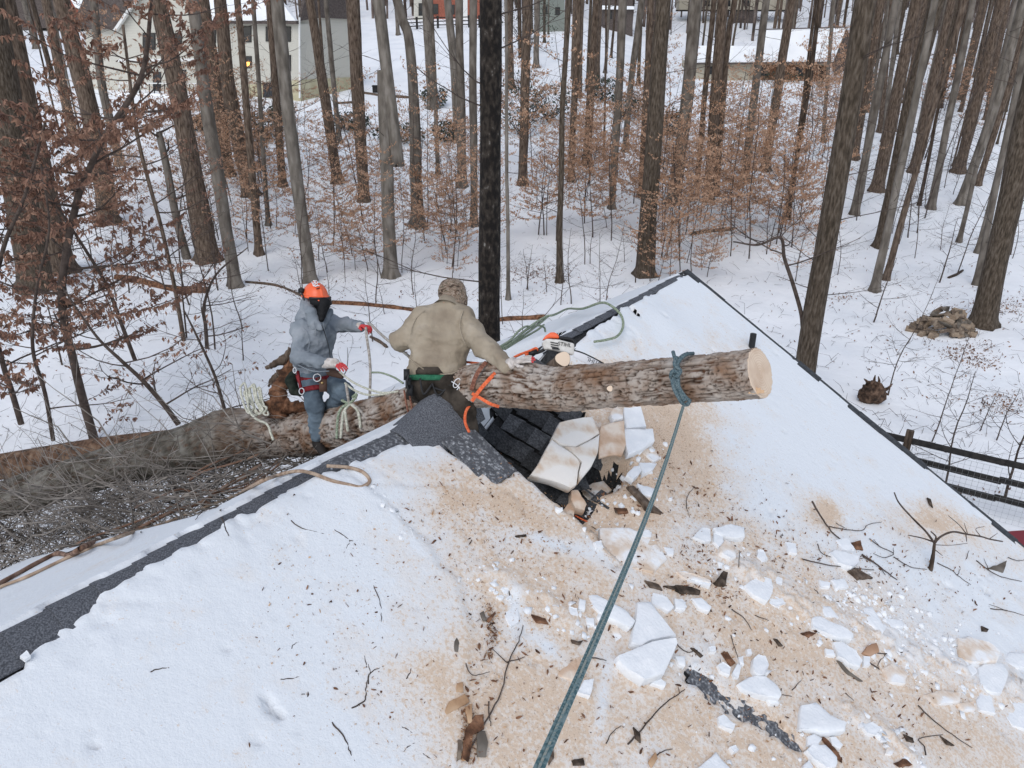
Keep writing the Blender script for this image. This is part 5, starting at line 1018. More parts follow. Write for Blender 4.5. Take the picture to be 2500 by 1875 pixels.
for (x, y, w_, h_) in ((480, 690, .10, .045), (540, 640, .05, .03)):   # fresh chips and sawdust lying on top of the log
    pass
# second, browner trunk just behind
tr2 = [J(-900, 1330, 12.6), J(-300, 1190, 12.2), J(0, 1140, 12.0), J(250, 1098, 11.6), J(420, 1078, 11.2), J(520, 1068, 11.0)]
b = MB(); b.tube(spline(tr2, 12), np.interp(np.linspace(0, 1, 61), [0, .9, 1], [.24, .17, .12]), 14); o = b.obj("fallen_log", mat("rusty_bark", cols=[(.05, .028, .016), (.14, .08, .05), (.22, .15, .10)], scale=9, bump=1, rough=.95, bdist=.04)); setp(o, "rusty brown fallen trunk lying behind the grey one at the far left", "fallen tree")

# brush: tangled thin limbs over and under the trunk
rb_ = np.random.RandomState(88); b = MB()
for k in range(520):
    u = rb_.uniform(-60, 880); base = np.interp(u, [0, 350, 600, 880], [1230, 1150, 1080, 1050]); v = base + 62 + rb_.normal(0, 45) + (70 if rb_.rand() < .3 and u < 600 else 0); d = np.interp(u, [0, 600, 880], [8.9, 8.3, 7.6]) + rb_.uniform(-.75, .4) * (1 if u < 640 else .3) + (.35 if u > 640 else 0)
    p = J(u, v, d); a = rb_.normal(-.35, .55) + (math.pi if rb_.rand() < .5 else 0); dr = CR * math.cos(a) + CU * math.sin(a) * .8 + CF * rb_.normal(0, .3)
    grow(b, p, dr, rb_.uniform(.4, 1.5), rb_.uniform(.003, .013), 1, rb_, None, 0, 3, 2, 5, .22)
o = b.obj("tangled_branches", mat("weathered_twigs", cols=[(.13, .112, .095), (.25, .222, .195), (.36, .325, .29)], scale=2.5, rough=.95)); setp(o, "tangle of thin grey branches around the fallen trunk on the left", kind="stuff")
b = MB()
for k in range(620):
    u = rb_.uniform(-80, 620); v = np.interp(u, [0, 600], [1345, 1130]) + rb_.normal(0, 42); d = rb_.uniform(9.3, 11.3); p = J(u, v, d); a = rb_.uniform(0, 6.28)
    grow(b, p, CR * math.cos(a) + CU * math.sin(a) * .7 + CF * rb_.normal(0, .4), rb_.uniform(.3, 1.1), rb_.uniform(.004, .011), 1, rb_, None, 0, 3, 3, 4, .25)
o = b.obj("brush_pile", mat('dull_twigs', cols=[(.05, .04, .033), (.12, .10, .085), (.2, .175, .15)], scale=2.5, rough=.95)); setp(o, "dark brushy tops below the fallen trunk beside the eave", kind="stuff")
# branches of the fallen crown that stand out
for k, (pts, r0) in enumerate([([QA(1860, 740), QA(1790, 830), QA(1760, 950), QA(1740, 1070)], .045), ([QA(1680, 775), QA(1760, 730), QA(1850, 690)], .03)]): pass
rot = empty("broken_limb", J(*QM(300, 1250), 7.9), "rotten orange-brown broken limb standing behind the man in the orange helmet", "broken branch")
for pts, rr_ in (([(255, 1290), (265, 1150), (300, 990), (370, 850), (420, 760)], (.11, .10, .075, .06, .05)), ([(150, 875), (240, 840), (330, 790), (400, 720)], (.015, .035, .05, .05)), ([(150, 1180), (260, 1190), (380, 1200), (500, 1210)], (.05, .09, .08, .05)), ([(190, 1030), (240, 960), (300, 900)], (.015, .03, .04))):
    b = MB(); P = spline([J(*QM(x, y), 8.0) for x, y in pts], 8); rad_ = np.interp(np.linspace(0, 1, len(P)), np.linspace(0, 1, len(rr_)), rr_) * (1 + .25 * vnoise(np.arange(len(P)) * .7, len(pts), 0, 5)); b.tube(P, rad_, 10)
    V = b.v[0]; b.v[0] = V + .022 * np.stack([vnoise(V[:, 0] * 18, V[:, 1] * 18, V[:, 2] * 10, s_) for s_ in (1, 2, 3)], 1); b.obj('limb_piece', M['rot'] if len(rr_) == 5 or rr_[0] > .04 else M['bark_brown'], rot)

# vines trailing down over the ridge strip
def onroof(pts, add=.03, near=None): return [hit(u, v, add) for u, v in pts]
vn = [([QS(-60, 640), QS(0, 596), QS(200, 482), QS(330, 413), QS(380, 408), QS(430, 418), QS(560, 350), QS(700, 292), QS(860, 225), QS(1040, 135), QS(1200, 85), QS(1350, -10), (640, 1140)], .020, 'vine', "thick brown vine running along the far slope past the white pipe"),
      ([QS(-60, 660), QS(0, 615), QS(180, 545), QS(400, 440), QS(600, 355), QS(800, 285), QS(1000, 200), QS(1180, 130), QS(1360, 60), QS(1520, -10)], .014, 'vine_pale', "pale peeled vine lying just below the thick brown one"),
      ([QS(380, 405), QS(440, 350), QS(520, 300), QS(700, 240), QS(900, 165), QS(1060, 90), QS(1180, 10), QA(1500, 1560), QA(1720, 1440), QA(1850, 1290)], .012, 'vine', "thin brown vine branching up from the thick one"),
      ([QS(815, 112), QS(900, 70), QS(1000, 30), QS(1090, 0), QA(1300, 1590), QA(1450, 1530), QA(1600, 1460)], .012, 'vine', "short reddish vine above the white pipe on the far slope"),
      ([QA(1170, 1600), QA(1280, 1590), QA(1400, 1560), QA(1560, 1520), QA(1700, 1430), QA(1800, 1330), QA(1840, 1290)], .011, 'vine', "curling brown vine arching toward the standing man"),
      ([QA(1200, 1500), QA(1300, 1440), QA(1450, 1400), QA(1600, 1350), QA(1750, 1280)], .013, 'vine', "upper brown vine in the bundle left of the standing man"),
      ([QA(1190, 1480), QA(1330, 1400), QA(1500, 1330), QA(1650, 1250), QA(1800, 1230)], .010, 'vine', "topmost brown vine in the bundle left of the standing man")]
for pts, r, mt, lab in vn:
    P = spline(onroof(pts, r * .8 + .046), 6)
    for i in range(1, len(P) - 1): P[i, 2] = max(P[i, 2], float(hroof(P[i, 0], P[i, 1])) + r * .8 + .048 if hroof(P[i, 0], P[i, 1]) > -50 else P[i, 2])
    # parts beyond the eave hang at the height of the brush
    for i in range(len(P)):
        if P[i] @ CF > 9.8: P[i] = P[i] * (8.2 / (P[i] @ CF))
    b = MB(); b.tube(P, r * (1 + .15 * vnoise(np.arange(len(P)) * .5, r * 100, 0, 2)), 7); o = b.obj("vine", M[mt]); setp(o, lab, "vine", "vines trailing over the ridge")

# ------------------------------------------------------------------ ropes
def rope(name, P, r, m_, lab, cat="rope", k=8, grp=None, twist=True):
    P = spline(P, k); b = MB(); b.tube(P, r, 8); o = b.obj(name, m_); return setp(o, lab, cat, grp)
t1 = J(1668, 992, 4.76); t2 = J(1305, 1900, 1.15)
pts = [t1 + (t2 - t1) * t - np.array([0, 0, .10 * math.sin(math.pi * t)]) for t in np.linspace(0, 1, 9)]
rp0 = empty("haul_rope", t1, "taut teal rope running from the knot on the log down to the viewer", "rope")
Q = spline(pts, 40); ph = np.cumsum(np.concatenate([[0], np.linalg.norm(np.diff(Q, axis=0), axis=1)])) 
for k, mm in ((0, M['teal']), (1, M['teal2']), (2, M['teal'])):
    b = MB(); b.tube(Q + (CR * (k - 1) * .0056)[None, :] - (CF * (.004 if k == 1 else 0))[None, :], .0039, 8); b.obj("strand", mm, rp0)
kn = empty("knot_rope", J(1660, 930, 4.8), "grey-teal rope knotted round the log near its cut end", "rope")
def kq(x, y, d): return J(*QL(x, y), d)
for pts in ([(1408, 568, 4.92), (1420, 610, 4.86), (1440, 660, 4.84), (1430, 720, 4.82), (1395, 730, 4.82), (1405, 690, 4.80), (1445, 700, 4.80)], [(1535, 578, 4.96), (1490, 585, 4.88), (1450, 620, 4.84), (1425, 680, 4.82), (1440, 740, 4.81), (1400, 740, 4.80)],
            [(1500, 578, 4.94), (1460, 600, 4.86), (1432, 650, 4.83), (1415, 700, 4.82), (1425, 770, 4.80), (1455, 830, 4.79), (1485, 880, 4.77)], [(1440, 740, 4.80), (1445, 790, 4.79), (1475, 840, 4.78), (1510, 880, 4.78), (1495, 900, 4.77)],
            [(1400, 740, 4.80), (1415, 800, 4.79), (1440, 850, 4.79), (1470, 895, 4.79), (1500, 900, 4.79), (1515, 870, 4.80)], [(1430, 600, 4.85), (1418, 650, 4.82), (1455, 690, 4.80), (1425, 730, 4.79)]):
    b = MB(); b.tube(spline([kq(*q) for q in pts], 8), .0125, 8); b.obj("strand", M['gknot'], kn)
G1 = [[(300, 562), (380, 520), (450, 455), (520, 400), (600, 350), (660, 335), (740, 365), (830, 378), (950, 345), (1020, 372), (1075, 430), (1085, 500), (1050, 560), (980, 585), (905, 598)],
      [(320, 565), (400, 510), (470, 440), (540, 405), (590, 420), (600, 450)], [(310, 545), (380, 500), (430, 440), (480, 410), (520, 420)], [(330, 560), (420, 500), (500, 440), (560, 395), (620, 345)], [(345, 560), (440, 500), (520, 455), (560, 430), (590, 400)]]
for k, pts in enumerate(G1):
    P = []
    for x, y in pts:
        h_ = hit(*QL(x, y), .02); dcap = 7.3 + (x - 300) * .004; P.append(h_ + (0, 0, .05 + .09 * (x > 700)) if (hroof(h_[0], h_[1]) > -50 and (x > 650 or h_ @ CF < 9)) else h_ * (dcap / (h_ @ CF)))
    rope("green_rope", P, .0135 if k == 0 else .011, M['grope'], ["long loop of green-grey rope curving over the ridge above the chainsaw", "green-grey rope bight ending by the saw handle", "outermost short green-grey rope bend left of the chainsaw", "green-grey rope strand crossing the snow behind the seated man's arm", "inner green-grey rope strand beside the chainsaw"][k], grp="green-grey climbing rope by the chainsaw")
rope("pale_rope", [m(1010, 505, 7.55), m(1040, 520, 7.5), m(1100, 580, 7.3), m(1180, 650, 7.0), m(1300, 740, 6.7), m(1350, 780, 6.55)], .013, M['trope'], "grey rope stretched from the standing man's raised hand to the seated man")
rope("pale_rope", [m(992, 540, 7.55), m(1000, 620, 7.5), m(1020, 760, 7.45), m(1030, 900, 7.4), m(1025, 1100, 7.3), m(1015, 1240, 7.2), m(1000, 1345, 7.15)], .013, M['trope'], "grey rope hanging straight down from the standing man's raised hand")
rope("pale_rope", [m(775, 905, 7.3), m(840, 960, 7.25), m(900, 1000, 7.2), m(1000, 1045, 7.1), m(1120, 1078, 7.0), m(1250, 1072, 6.8)], .010, M['wrope'], "pale rope sagging from the standing man's hip, upper of two")
rope("pale_rope", [m(820, 1000, 7.3), m(900, 1060, 7.2), m(1000, 1095, 7.1), m(1120, 1095, 7.0), m(1260, 1070, 6.8)], .010, M['wrope'], "pale rope sagging from the standing man's hip, lower of two")
rope("pale_rope", [m(1040, 912, 7.2), m(1120, 915, 7.0), m(1220, 950, 6.8), m(1300, 1000, 6.5)], .009, M['grope'], "short green-tinged rope arriving at the seated man's belt")
for k, (pts, mt) in enumerate([([(845, 1175), (790, 1210), (760, 1300), (752, 1460)], 'grope'), ([(860, 1170), (810, 1240), (795, 1340), (785, 1455)], 'wrope'), ([(820, 1230), (830, 1300), (845, 1400)], 'wrope'), ([(865, 1172), (920, 1220), (940, 1290), (948, 1370)], 'wrope'), ([(880, 1170), (950, 1230), (1000, 1300), (1040, 1340)], 'trope'), ([(830, 1010), (840, 1080), (855, 1180)], 'trope'), ([(790, 1140), (850, 1165), (900, 1130), (915, 1090), (880, 1120)], 'grope')]):
    rope("rope_loop", [m(x, y, 7.0) for x, y in pts], .013, M[mt], ["yellow-green rope loop hanging leftmost below the standing man's knee", "off-white rope loop hanging second below the standing man's knee", "short off-white rope bight between the hanging loops", "off-white rope loop falling right of the knee over the trunk", "grey rope tail lying over the trunk toward the seated man", "grey rope coming down from the standing man's hip to the loops", "green rope bend gathering the loops on the trunk"][k], grp="rope loops hanging on the trunk")
wc = empty("rope_coil", J(*QA(1600, 950), 8.0), "off-white rope coil hanging over the trunk left of the standing man", "rope")
for k in range(6):
    x = 1520 + k * 19 + (k * 7 % 5) * 3; y0 = 872 + (k * 5 % 7) * 7; b = MB(); b.tube(spline([J(*QA(x, y0 + 20), 7.9), J(*QA(x + 30, y0), 7.88), J(*QA(x + 48, y0 + 90), 7.85), J(*QA(x + 84, 1025 + (k * 3 % 4) * 14), 7.8), J(*QA(x + 50, 1058), 7.8), J(*QA(x + 10, 960), 7.85), J(*QA(x, y0 + 20), 7.9)], 6), .011, 6); b.obj("coil_turn", M['wrope'], wc)
b = MB(); b.tube(spline([J(*QA(1570, 960), 7.8), J(*QA(1575, 1040), 7.75), J(*QA(1620, 1095), 7.7), J(*QA(1690, 1130), 7.7), J(*QA(1715, 1190), 7.65), J(*QA(1730, 1230), 7.6)], 6), .013, 6); b.obj("rope_tail", M['wrope'], wc)
rope("tan_rope", onroof([(540, 1238), QA(1450, 1625), QA(1600, 1572), QA(1750, 1508), QA(1880, 1478), QA(1980, 1490), QA(2100, 1535), (850, 1202), (880, 1208), (900, 1200), (903, 1188), (885, 1170), (850, 1160), (800, 1157)], .065), .013, M['tanrope'], "tan rope crossing the ridge and ending in a loop on the snow")
rope("orange_cord", [w(1870, 1160, 6.15), w(1822, 1230, 6.1), w(1812, 1310, 6.05), w(1830, 1370, 6.0), w(1845, 1400, 5.95)], .012, M['orope'], "orange cord hanging from the seated man's belt to the hole edge")
rope("orange_cord", onroof([QL(380, 1330), QL(420, 1380), QL(455, 1420), QL(480, 1450)], .0), .008, M['orope'], "thin orange cord showing along the hole edge")
rope("orange_cord", onroof([QB(1235, 160), QB(1290, 190), QB(1350, 215), QB(1395, 240)], .03), .007, M['orope'], "orange cord end lying beside the big snow slab")
def strap(P, wd, th, m_, lab):
    P = spline(P, 8); T_ = np.gradient(P, axis=0); V = []
    for p, t in zip(P, T_):
        s_ = nrm(np.cross(t, -CF)); V += [p - s_ * wd, p + s_ * wd, p + s_ * wd - CF * th, p - s_ * wd - CF * th]
    n_ = len(P); b = MB(); b.add(V, [(4 * i + j, 4 * i + (j + 1) % 4, 4 * i + 4 + (j + 1) % 4, 4 * i + 4 + j) for i in range(n_ - 1) for j in range(4)] + [(0, 3, 2, 1), (4 * n_ - 4, 4 * n_ - 3, 4 * n_ - 2, 4 * n_ - 1)]); o = b.obj("strap", m_, smooth=False); return setp(o, lab, "strap", "lanyards round the log beside the seated man")
strap([w(2095, 885, 5.92), w(2020, 960, 5.88), w(1940, 1050, 5.90), w(1868, 1150, 5.98)], .014, .006, M['orope'], "orange strap slanting down over the log beside the seated man")
strap([w(1870, 1085, 5.98), w(1950, 1130, 5.92), w(2020, 1170, 5.9), w(2095, 1195, 5.95)], .012, .006, M['orope'], "lower orange strap passing under the log")
strap([w(1990, 825, 6.0), w(1940, 880, 5.95), w(1895, 960, 5.95), w(1865, 1060, 6.0)], .016, .006, M['brope'], "brown strap over the log next to the orange one")
strap([w(1805, 825, 6.5), w(1880, 832, 6.4), w(1960, 842, 6.3)], .010, .006, M['orope'], "short orange strap behind the seated man's back")

# ------------------------------------------------------------------ chainsaw lying on the log
saw = empty("chainsaw", J(*QL(690, 560), 6.05), "orange and white chainsaw resting on top of the log near the branch stub", "chainsaw")
def pz(name, pts, d, th, m_, bev=.006):
    b = MB(); P = [J(*QL(x, y), d) for x, y in pts]; b.prism(P, -CF * th); o = b.obj(name, m_, saw, smooth=False); md = o.modifiers.new("b", 'BEVEL'); md.width = bev; md.segments = 2; return o
eng = pz('engine_housing', [(575, 515), (600, 490), (680, 495), (775, 520), (778, 585), (760, 592), (700, 572), (650, 560), (610, 556), (588, 560)], 6.10, .13, M['sawwhite'], .012)
pz('top_cover', [(575, 500), (598, 470), (628, 450), (655, 448), (680, 466), (684, 488), (620, 486)], 6.09, .11, M['orange'], .012)
for k in range(9): 
    x, y = 640 + (k % 3) * 16, 508 + (k // 3) * 14; b = MB(); b.box(J(*QL(x + (k // 3) * 1.5, y + (k % 3) * 3), 5.968), (.010, .003, .004), (nrm(CR - CU * .2), CF, CU)); v_ = b.mesh('vent_slot', M['black'], np.array(saw.location), False); link('vent_slot', v_, eng)
b = MB(); b.prism([J(*QL(x, y), 5.972) for x, y in ((642, 540), (690, 548), (690, 556), (642, 550))], -CF * .004); link('side_slot', b.mesh('side_slot', M['black'], np.array(saw.location), False), eng)
for pts, r in (([(665, 470), (700, 480), (740, 485), (770, 492), (785, 510), (780, 530), (765, 520)], .014), ([(668, 476), (700, 500), (750, 512), (775, 515)], .013), ([(500, 585), (540, 575), (580, 560), (600, 545)], .014)):
    b = MB(); b.tube(spline([J(*QL(x, y), 6.02) for x, y in pts], 5), r, 8); b.obj('handle', M['black'], saw)
b = MB(); b.tube(spline([J(*QL(x, y), 6.02) for x, y in ((400, 603), (450, 580), (500, 562), (540, 545), (545, 560), (510, 575), (470, 588))], 5), .011, 8); b.obj('saw_lanyard', M['orope'], saw)
b = MB(); b.box(J(*QL(520, 575), 6.0), (.035, .02, .018), (nrm(CR + CU * .35), CF, CU)); b.obj('lanyard_clip', M['black'], saw)
pz('guide_bar', [(770, 560), (800, 565), (880, 600), (950, 636), (962, 645), (940, 650), (860, 645), (780, 600)], 5.98, .006, M['metal'], .001)
b = MB(); P = spline([J(*QL(x, y), 5.977) for x, y in ((772, 556), (830, 572), (900, 604), (958, 636), (966, 646), (945, 654))], 8)
for i in range(len(P) - 1): b.box((P[i] + P[i + 1]) / 2, (.007, .004, .0055), (nrm(P[i + 1] - P[i]), CF, CU))
b.obj('chain', M['black'], saw, smooth=False)["kind"] = "stuff"
def text(body, P, ax, size, m_, parent, name='lettering'):
    from mathutils import Matrix
    c = bpy.data.curves.new(name, 'FONT'); c.body = body; c.size = size; c.extrude = .0008; c.align_x = 'CENTER'; c.align_y = 'CENTER'; c.materials.append(m_); tmp = link('tmp_text', c); bpy.context.view_layer.update(); me_ = bpy.data.meshes.new_from_object(tmp.evaluated_get(bpy.context.evaluated_depsgraph_get())); bpy.data.objects.remove(tmp)
    o = link(name, me_, parent); ax = [nrm(a) for a in ax]; o.matrix_basis = Matrix([[ax[j][i] for j in range(3)] + [0] for i in range(3)] + [[0, 0, 0, 1]]); o.location = tuple(np.array(P) - np.array(parent.location)); return o
tx = nrm(CR - CU * .16); text("STIHL", J(*QL(722, 522), 5.966), (tx, np.cross(-CF, tx), -CF), .042, M['black'], saw)
tx = nrm(CR - CU * .42); text("STIHL", J(*QL(905, 628), 5.972), (-tx, -np.cross(-CF, tx), -CF), .045, M['black'], saw)

# ------------------------------------------------------------------ rail fence at the right
def onl(u, v, z): return onz(u, v, z)
fence = empty("rail_fence", onz(2219, 1120, -8.4), "black three-rail fence with wire mesh beyond the roof edge at right", "fence")
A0 = onz(2137, 1057, -7.25); A1 = onz(2500, 1141, -7.25); fd_ = nrm(A1 - A0); f0 = A0 - fd_ * 3.5; f1_ = A1 + fd_ * 5; fn = nrm(np.cross(fd_, [0, 0, 1]))
for dz in (0, -.37, -.75):
    t = 0; L = np.linalg.norm(f1_ - f0); 
    while t < L: 
        b = MB(); p0 = f0 + fd_ * t + np.array([0, 0, dz + .01]); p1 = f0 + fd_ * min(t + 2.9, L) + np.array([0, 0, dz - .01 + .015 * math.sin(t * 7 + dz * 5)]); b.box((p0 + p1) / 2, (np.linalg.norm(p1 - p0) / 2, .025, .062), (nrm(p1 - p0), fn, nrm(np.cross(p1 - p0, fn)))); o = b.obj('rail', M['bwood'], fence, smooth=False); md = o.modifiers.new('b', 'BEVEL'); md.width = .012; t += 2.85
pc = onz(2217, 1075, -7.2); k0 = (pc - f0) @ fd_
for k in range(-2, 4):
    p = f0 + fd_ * (k0 + k * 2.85)
    if k0 + k * 2.85 < 0 or k0 + k * 2.85 > L: continue
    b = MB(); b.box(p + (0, 0, -.50), (.07, .055, .72), (fd_, fn, (0, 0, 1))); o = b.obj('post', M['bark_dark'] if k == 0 else M['bwood'], fence, smooth=False); md = o.modifiers.new('b', 'BEVEL'); md.width = .012
b = MB()
for k in range(int(L / .10)): p = f0 + fd_ * k * .10 + fn * .04; b.tube([p + (0, 0, -.1), p + (0, 0, -1.2)], .0022, 3, cap=False)
for k in range(12): b.tube([f0 + fn * .04 + (0, 0, -.1 - k * .1), f1_ + fn * .04 + (0, 0, -.1 - k * .1)], .0022, 3, cap=False)
b.obj('wire_mesh', M['wire'], fence)["kind"] = "stuff"
# red painted beam at the right edge
b = MB(); P = [onz(u, v, -6.9) for u, v in ((2390, 1302), (2560, 1290), (2560, 1322), (2430, 1338))]; b.prism(P, (0, 0, -.10)); o = b.obj("red_beam", M['red'], smooth=False); setp(o, "dark red painted beam showing past the roof corner at the right edge", "beam")

# firewood heap, each split piece its own
FW = []; rw = np.random.RandomState(5); pile = ground_at(2300, 812); wm = []
for k in range(4):
    b = MB(); h = .20; r_ = .075 + .015 * k; a = [0, 1.9 + .2 * k, 4.0] if k < 3 else [0, 1.4, 3.0, 4.6]; P = [np.array([-h, math.cos(x) * r_, math.sin(x) * r_]) for x in a]; b.prism(P, (2 * h, 0, 0)); wm.append(b.mesh('firewood', [M['wood_grey'], M['bark_grey'], M['wood_grey'], mat('dry_split_wood', cols=[(.20, .145, .10), (.34, .265, .195)], scale=8, rough=.9)][k], smooth=False))
for k in range(80):
    a = rw.uniform(0, 6.28); q = math.sqrt(rw.rand()); x = math.cos(a) * q * .88; y = math.sin(a) * q * .5; z = .95 * (1 - q ** 1.3) * rw.uniform(.5, 1) + .05
    o = link('firewood', wm[rw.randint(4)]); o.location = tuple(pile + np.array([x, y, z])); o.rotation_euler = (rw.uniform(0, 6.28), rw.uniform(-.4, .4), rw.uniform(-.9, .9)); o.scale = (rw.uniform(.8, 1.1),) * 3; setp(o, "x", "firewood", "firewood in the heap beside the big tree"); FW.append((o, z))
zb = {}
for o, z in FW: zb.setdefault("top" if z > .5 else ("middle" if z > .22 else "bottom"), []).append(o)
for kz, L_ in zb.items():
    L_.sort(key=lambda o: proj(o.location)[0])
    for k, o in enumerate(L_): o["label"] = f"split firewood log in the {kz} of the heap, {ordw(k)} from the left"
# uprooted stump
sp = ground_at(2125, 985); st = empty("stump", sp, "dark upturned root stump on the snow behind the roof edge", "stump"); rw = np.random.RandomState(9)
f13 = lambda P: ell(P, sp + (0, 0, .28), (.30, .26, .30)) - .07 * vnoise(P[..., 0] * 9, P[..., 1] * 9, P[..., 2] * 9, 3) - .04 * vnoise(P[..., 0] * 22, P[..., 1] * 22, P[..., 2] * 22, 4)
M['root'] = mat('dark_root', cols=[(.025, .016, .011), (.075, .045, .03), (.15, .095, .065)], scale=10, bump=1, rough=.95, bdist=.03); sdfobj('root_mass', f13, sp - .5, sp + .8, .035, M['root'], st)
for k in range(13):
    a = k * .5 + rw.uniform(-.2, .2); dr = np.array([math.cos(a), rw.uniform(-.4, .4), math.sin(a) * .8 + .15]); c_ = sp + (0, 0, .28); b = MB(); b.tube(spline([c_, c_ + dr * .30, c_ + dr * rw.uniform(.34, .46) + rw.normal(0, .05, 3)], 4), np.linspace(.07, .012, 9), 6); b.obj('root', M['root'], st)
# fallen logs and litter in the snow
def flog(pts, r, lab, m_='bark_brown', nm='fallen_log'):
    P = [ground_at(u, v) + (0, 0, r * .6) for u, v in pts]; b = MB(); Q_ = spline(P, 6); b.tube(Q_, r * (1 + .2 * vnoise(np.arange(len(Q_)) * .6, r, 0, 3)), 8); setp(b.obj(nm, M[m_]), lab, "fallen log", "fallen logs half buried in snow")
flog([(285, 682), (340, 690), (400, 706), (450, 712), (510, 715)], .13, "thick brown fallen log in the snow left of the orange helmet", 'rot')
flog([(812, 742), (900, 748), (990, 758), (1060, 772), (1150, 790), (1240, 782), (1330, 778)], .085, "long thin fallen log running behind both men", 'rot'); flog([(600, 690), (680, 700), (760, 735)], .05, "thin fallen limb behind the orange helmet")
flog([(1685, 575), (1730, 568), (1790, 562)], .10, "short brown log left of the big right trunk"); flog([(905, 825), (930, 838), (945, 850)], .05, "short broken stick lying between the two men"); flog([(2315, 680), (2335, 672), (2350, 662)], .05, "small dark stick right of the leaning trunks", 'bark_dark')
flog([(880, 228), (930, 236), (1000, 240)], .12, "log across the open hill beyond the pale trunk"); flog([(820, 255), (865, 252)], .10, "snow-edged log beside the white house")
b = MB(); rl_ = np.random.RandomState(6); PP_ = []
for (u, v, su, sv, n_) in [(1305, 668, 55, 14, 500), (2420, 755, 50, 10, 260), (2350, 860, 40, 14, 260), (2390, 888, 30, 10, 160), (2450, 990, 50, 16, 260), (2480, 750, 60, 20, 200), (2060, 730, 20, 5, 60), (1970, 1060, 200, 200, 0), (720, 700, 60, 10, 160), (1100, 720, 160, 8, 140), (2310, 1210, 120, 8, 120), (880, 600, 60, 20, 60), (2300, 840, 120, 60, 160), (2200, 700, 250, 100, 300), (1500, 640, 500, 120, 500), (400, 780, 300, 120, 400), (2350, 950, 150, 60, 120), (1900, 200, 300, 60, 0)]:
    for k in range(n_):
        uu, vv = rl_.normal(u, su), rl_.normal(v, sv)
        if vv > 1300 or vv < 150: continue
        PP_.append(ground_at(uu, vv) + (0, 0, .03))
V, F = leafmesh(PP_, .085, rl_, -.1); b.add(V, F); o = b.obj("leaf_litter", M['litter'], smooth=False); setp(o, "scattered brown leaves and litter on the snowy ground", kind="stuff")
# thin twigs and grass poking out of the ground snow
b = MB()
for k in range(2600):
    u = rl_.uniform(-50, 2550); v = rl_.uniform(420, 1150)
    if v > 900 and 560 < u < 2050: continue
    p = ground_at(u, v); a = rl_.uniform(0, 6.28); L_ = rl_.uniform(.15, .7); e = p + np.array([math.cos(a) * L_, math.sin(a) * L_, rl_.uniform(.0, .25)]); md_ = (p + e) / 2 + rl_.normal(0, .06, 3) + (0, 0, .05); b.tube(np.array([p - (0, 0, .02), md_, e]), [.006, .005, .003], 3, cap=False)
o = b.obj("ground_twigs", M['twig']); setp(o, "fine twigs and stems poking through the ground snow", kind="stuff")
# ------------------------------------------------------------------ far houses
M['clap'] = mat("white_clapboard", (.54, .52, .455), rough=.8); M['base'] = mat("yellow_basement_wall", cols=[(.42, .38, .25), (.50, .46, .32)], scale=1.5, rough=.9)
def stripes(m_, s_, st=.5):
    n = m_.node_tree.nodes; l = m_.node_tree.links; tc = n.new("ShaderNodeTexCoord"); w_ = n.new("ShaderNodeTexWave"); w_.bands_direction = 'Z'; w_.wave_profile = 'SAW'; w_.inputs["Scale"].default_value = s_; l.new(tc.outputs["Object"], w_.inputs["Vector"])
    bp = n.new("ShaderNodeBump"); bp.inputs["Strength"].default_value = st; bp.inputs["Distance"].default_value = .05; l.new(w_.outputs[0], bp.inputs["Height"]); l.new(bp.outputs[0], n["Principled BSDF"].inputs["Normal"])
stripes(M['clap'], 1.6)
M['shroof'] = mat("brown_roof_shingles", cols=[(.07, .055, .05), (.12, .10, .09)], scale=9, rough=.95); M['glass'] = mat("dark_window_glass", (.02, .022, .025), rough=.15, spec=.6)
M['wtrim'] = mat("white_trim", (.68, .68, .66), rough=.6); M['brick'] = mat("red_brick_wall", cols=[(.22, .07, .045), (.34, .12, .08)], scale=6, rough=.9); M['beige'] = mat("beige_wall", (.42, .38, .30), rough=.9); M['greyw'] = mat("grey_green_wall", (.22, .24, .21), rough=.9); stripes(M['greyw'], 1.6); stripes(M['beige'], 1.6)
lit = bpy.data.materials.new("lit_lamp"); lit.use_nodes = True; lit.node_tree.nodes["Principled BSDF"].inputs["Emission Color"].default_value = (1, .45, .1, 1); lit.node_tree.nodes["Principled BSDF"].inputs["Emission Strength"].default_value = 1.6; lit.node_tree.nodes["Principled BSDF"].inputs["Base Color"].default_value = (.5, .25, .08, 1)
class Facade:
    def __init__(s, P0, ang, root): s.P0 = np.array(P0, float); s.x = np.array([math.cos(ang), math.sin(ang), 0]); s.n = np.array([math.sin(ang), -math.cos(ang), 0]); s.root = root   # n points to the viewer
    def pt(s, u, v): r = ray(u, v); return r * ((s.P0 @ s.n) / (r @ s.n))
    def poly(s, name, q, pts, off, depth, m_, parent=None, smooth=False):
        P = [s.pt(*q(*p)) + s.n * off for p in pts]; b = MB(); b.prism(P, -s.n * depth)
        pr = parent or s.root; return b.obj(name, m_, pr, smooth=False)
    def win(s, q, x0, y0, x1, y1, bars=1, m_=None):
        f = s.poly('window', q, [(x0, y0), (x1, y0), (x1, y1), (x0, y1)], .06, .10, M['bwood']); dx, dy = (x1 - x0) * .06, (y1 - y0) * .04; ym = (y0 + y1) / 2
        s.poly('pane', q, [(x0 + dx, y0 + dy), (x1 - dx, y0 + dy), (x1 - dx, ym - dy * .3), (x0 + dx, ym - dy * .3)], .065, .012, m_ or M['glass'], f); s.poly('pane', q, [(x0 + dx, ym + dy * .3), (x1 - dx, ym + dy * .3), (x1 - dx, y1 - dy), (x0 + dx, y1 - dy)], .065, .012, M['glass'], f)
c0 = ground_at(*Q1(1895, 640)); wh = empty("white_house", c0, "big white clapboard house with snowy roof and yellow basement behind left trees", "house")
A = Facade(c0, math.radians(-14), wh)
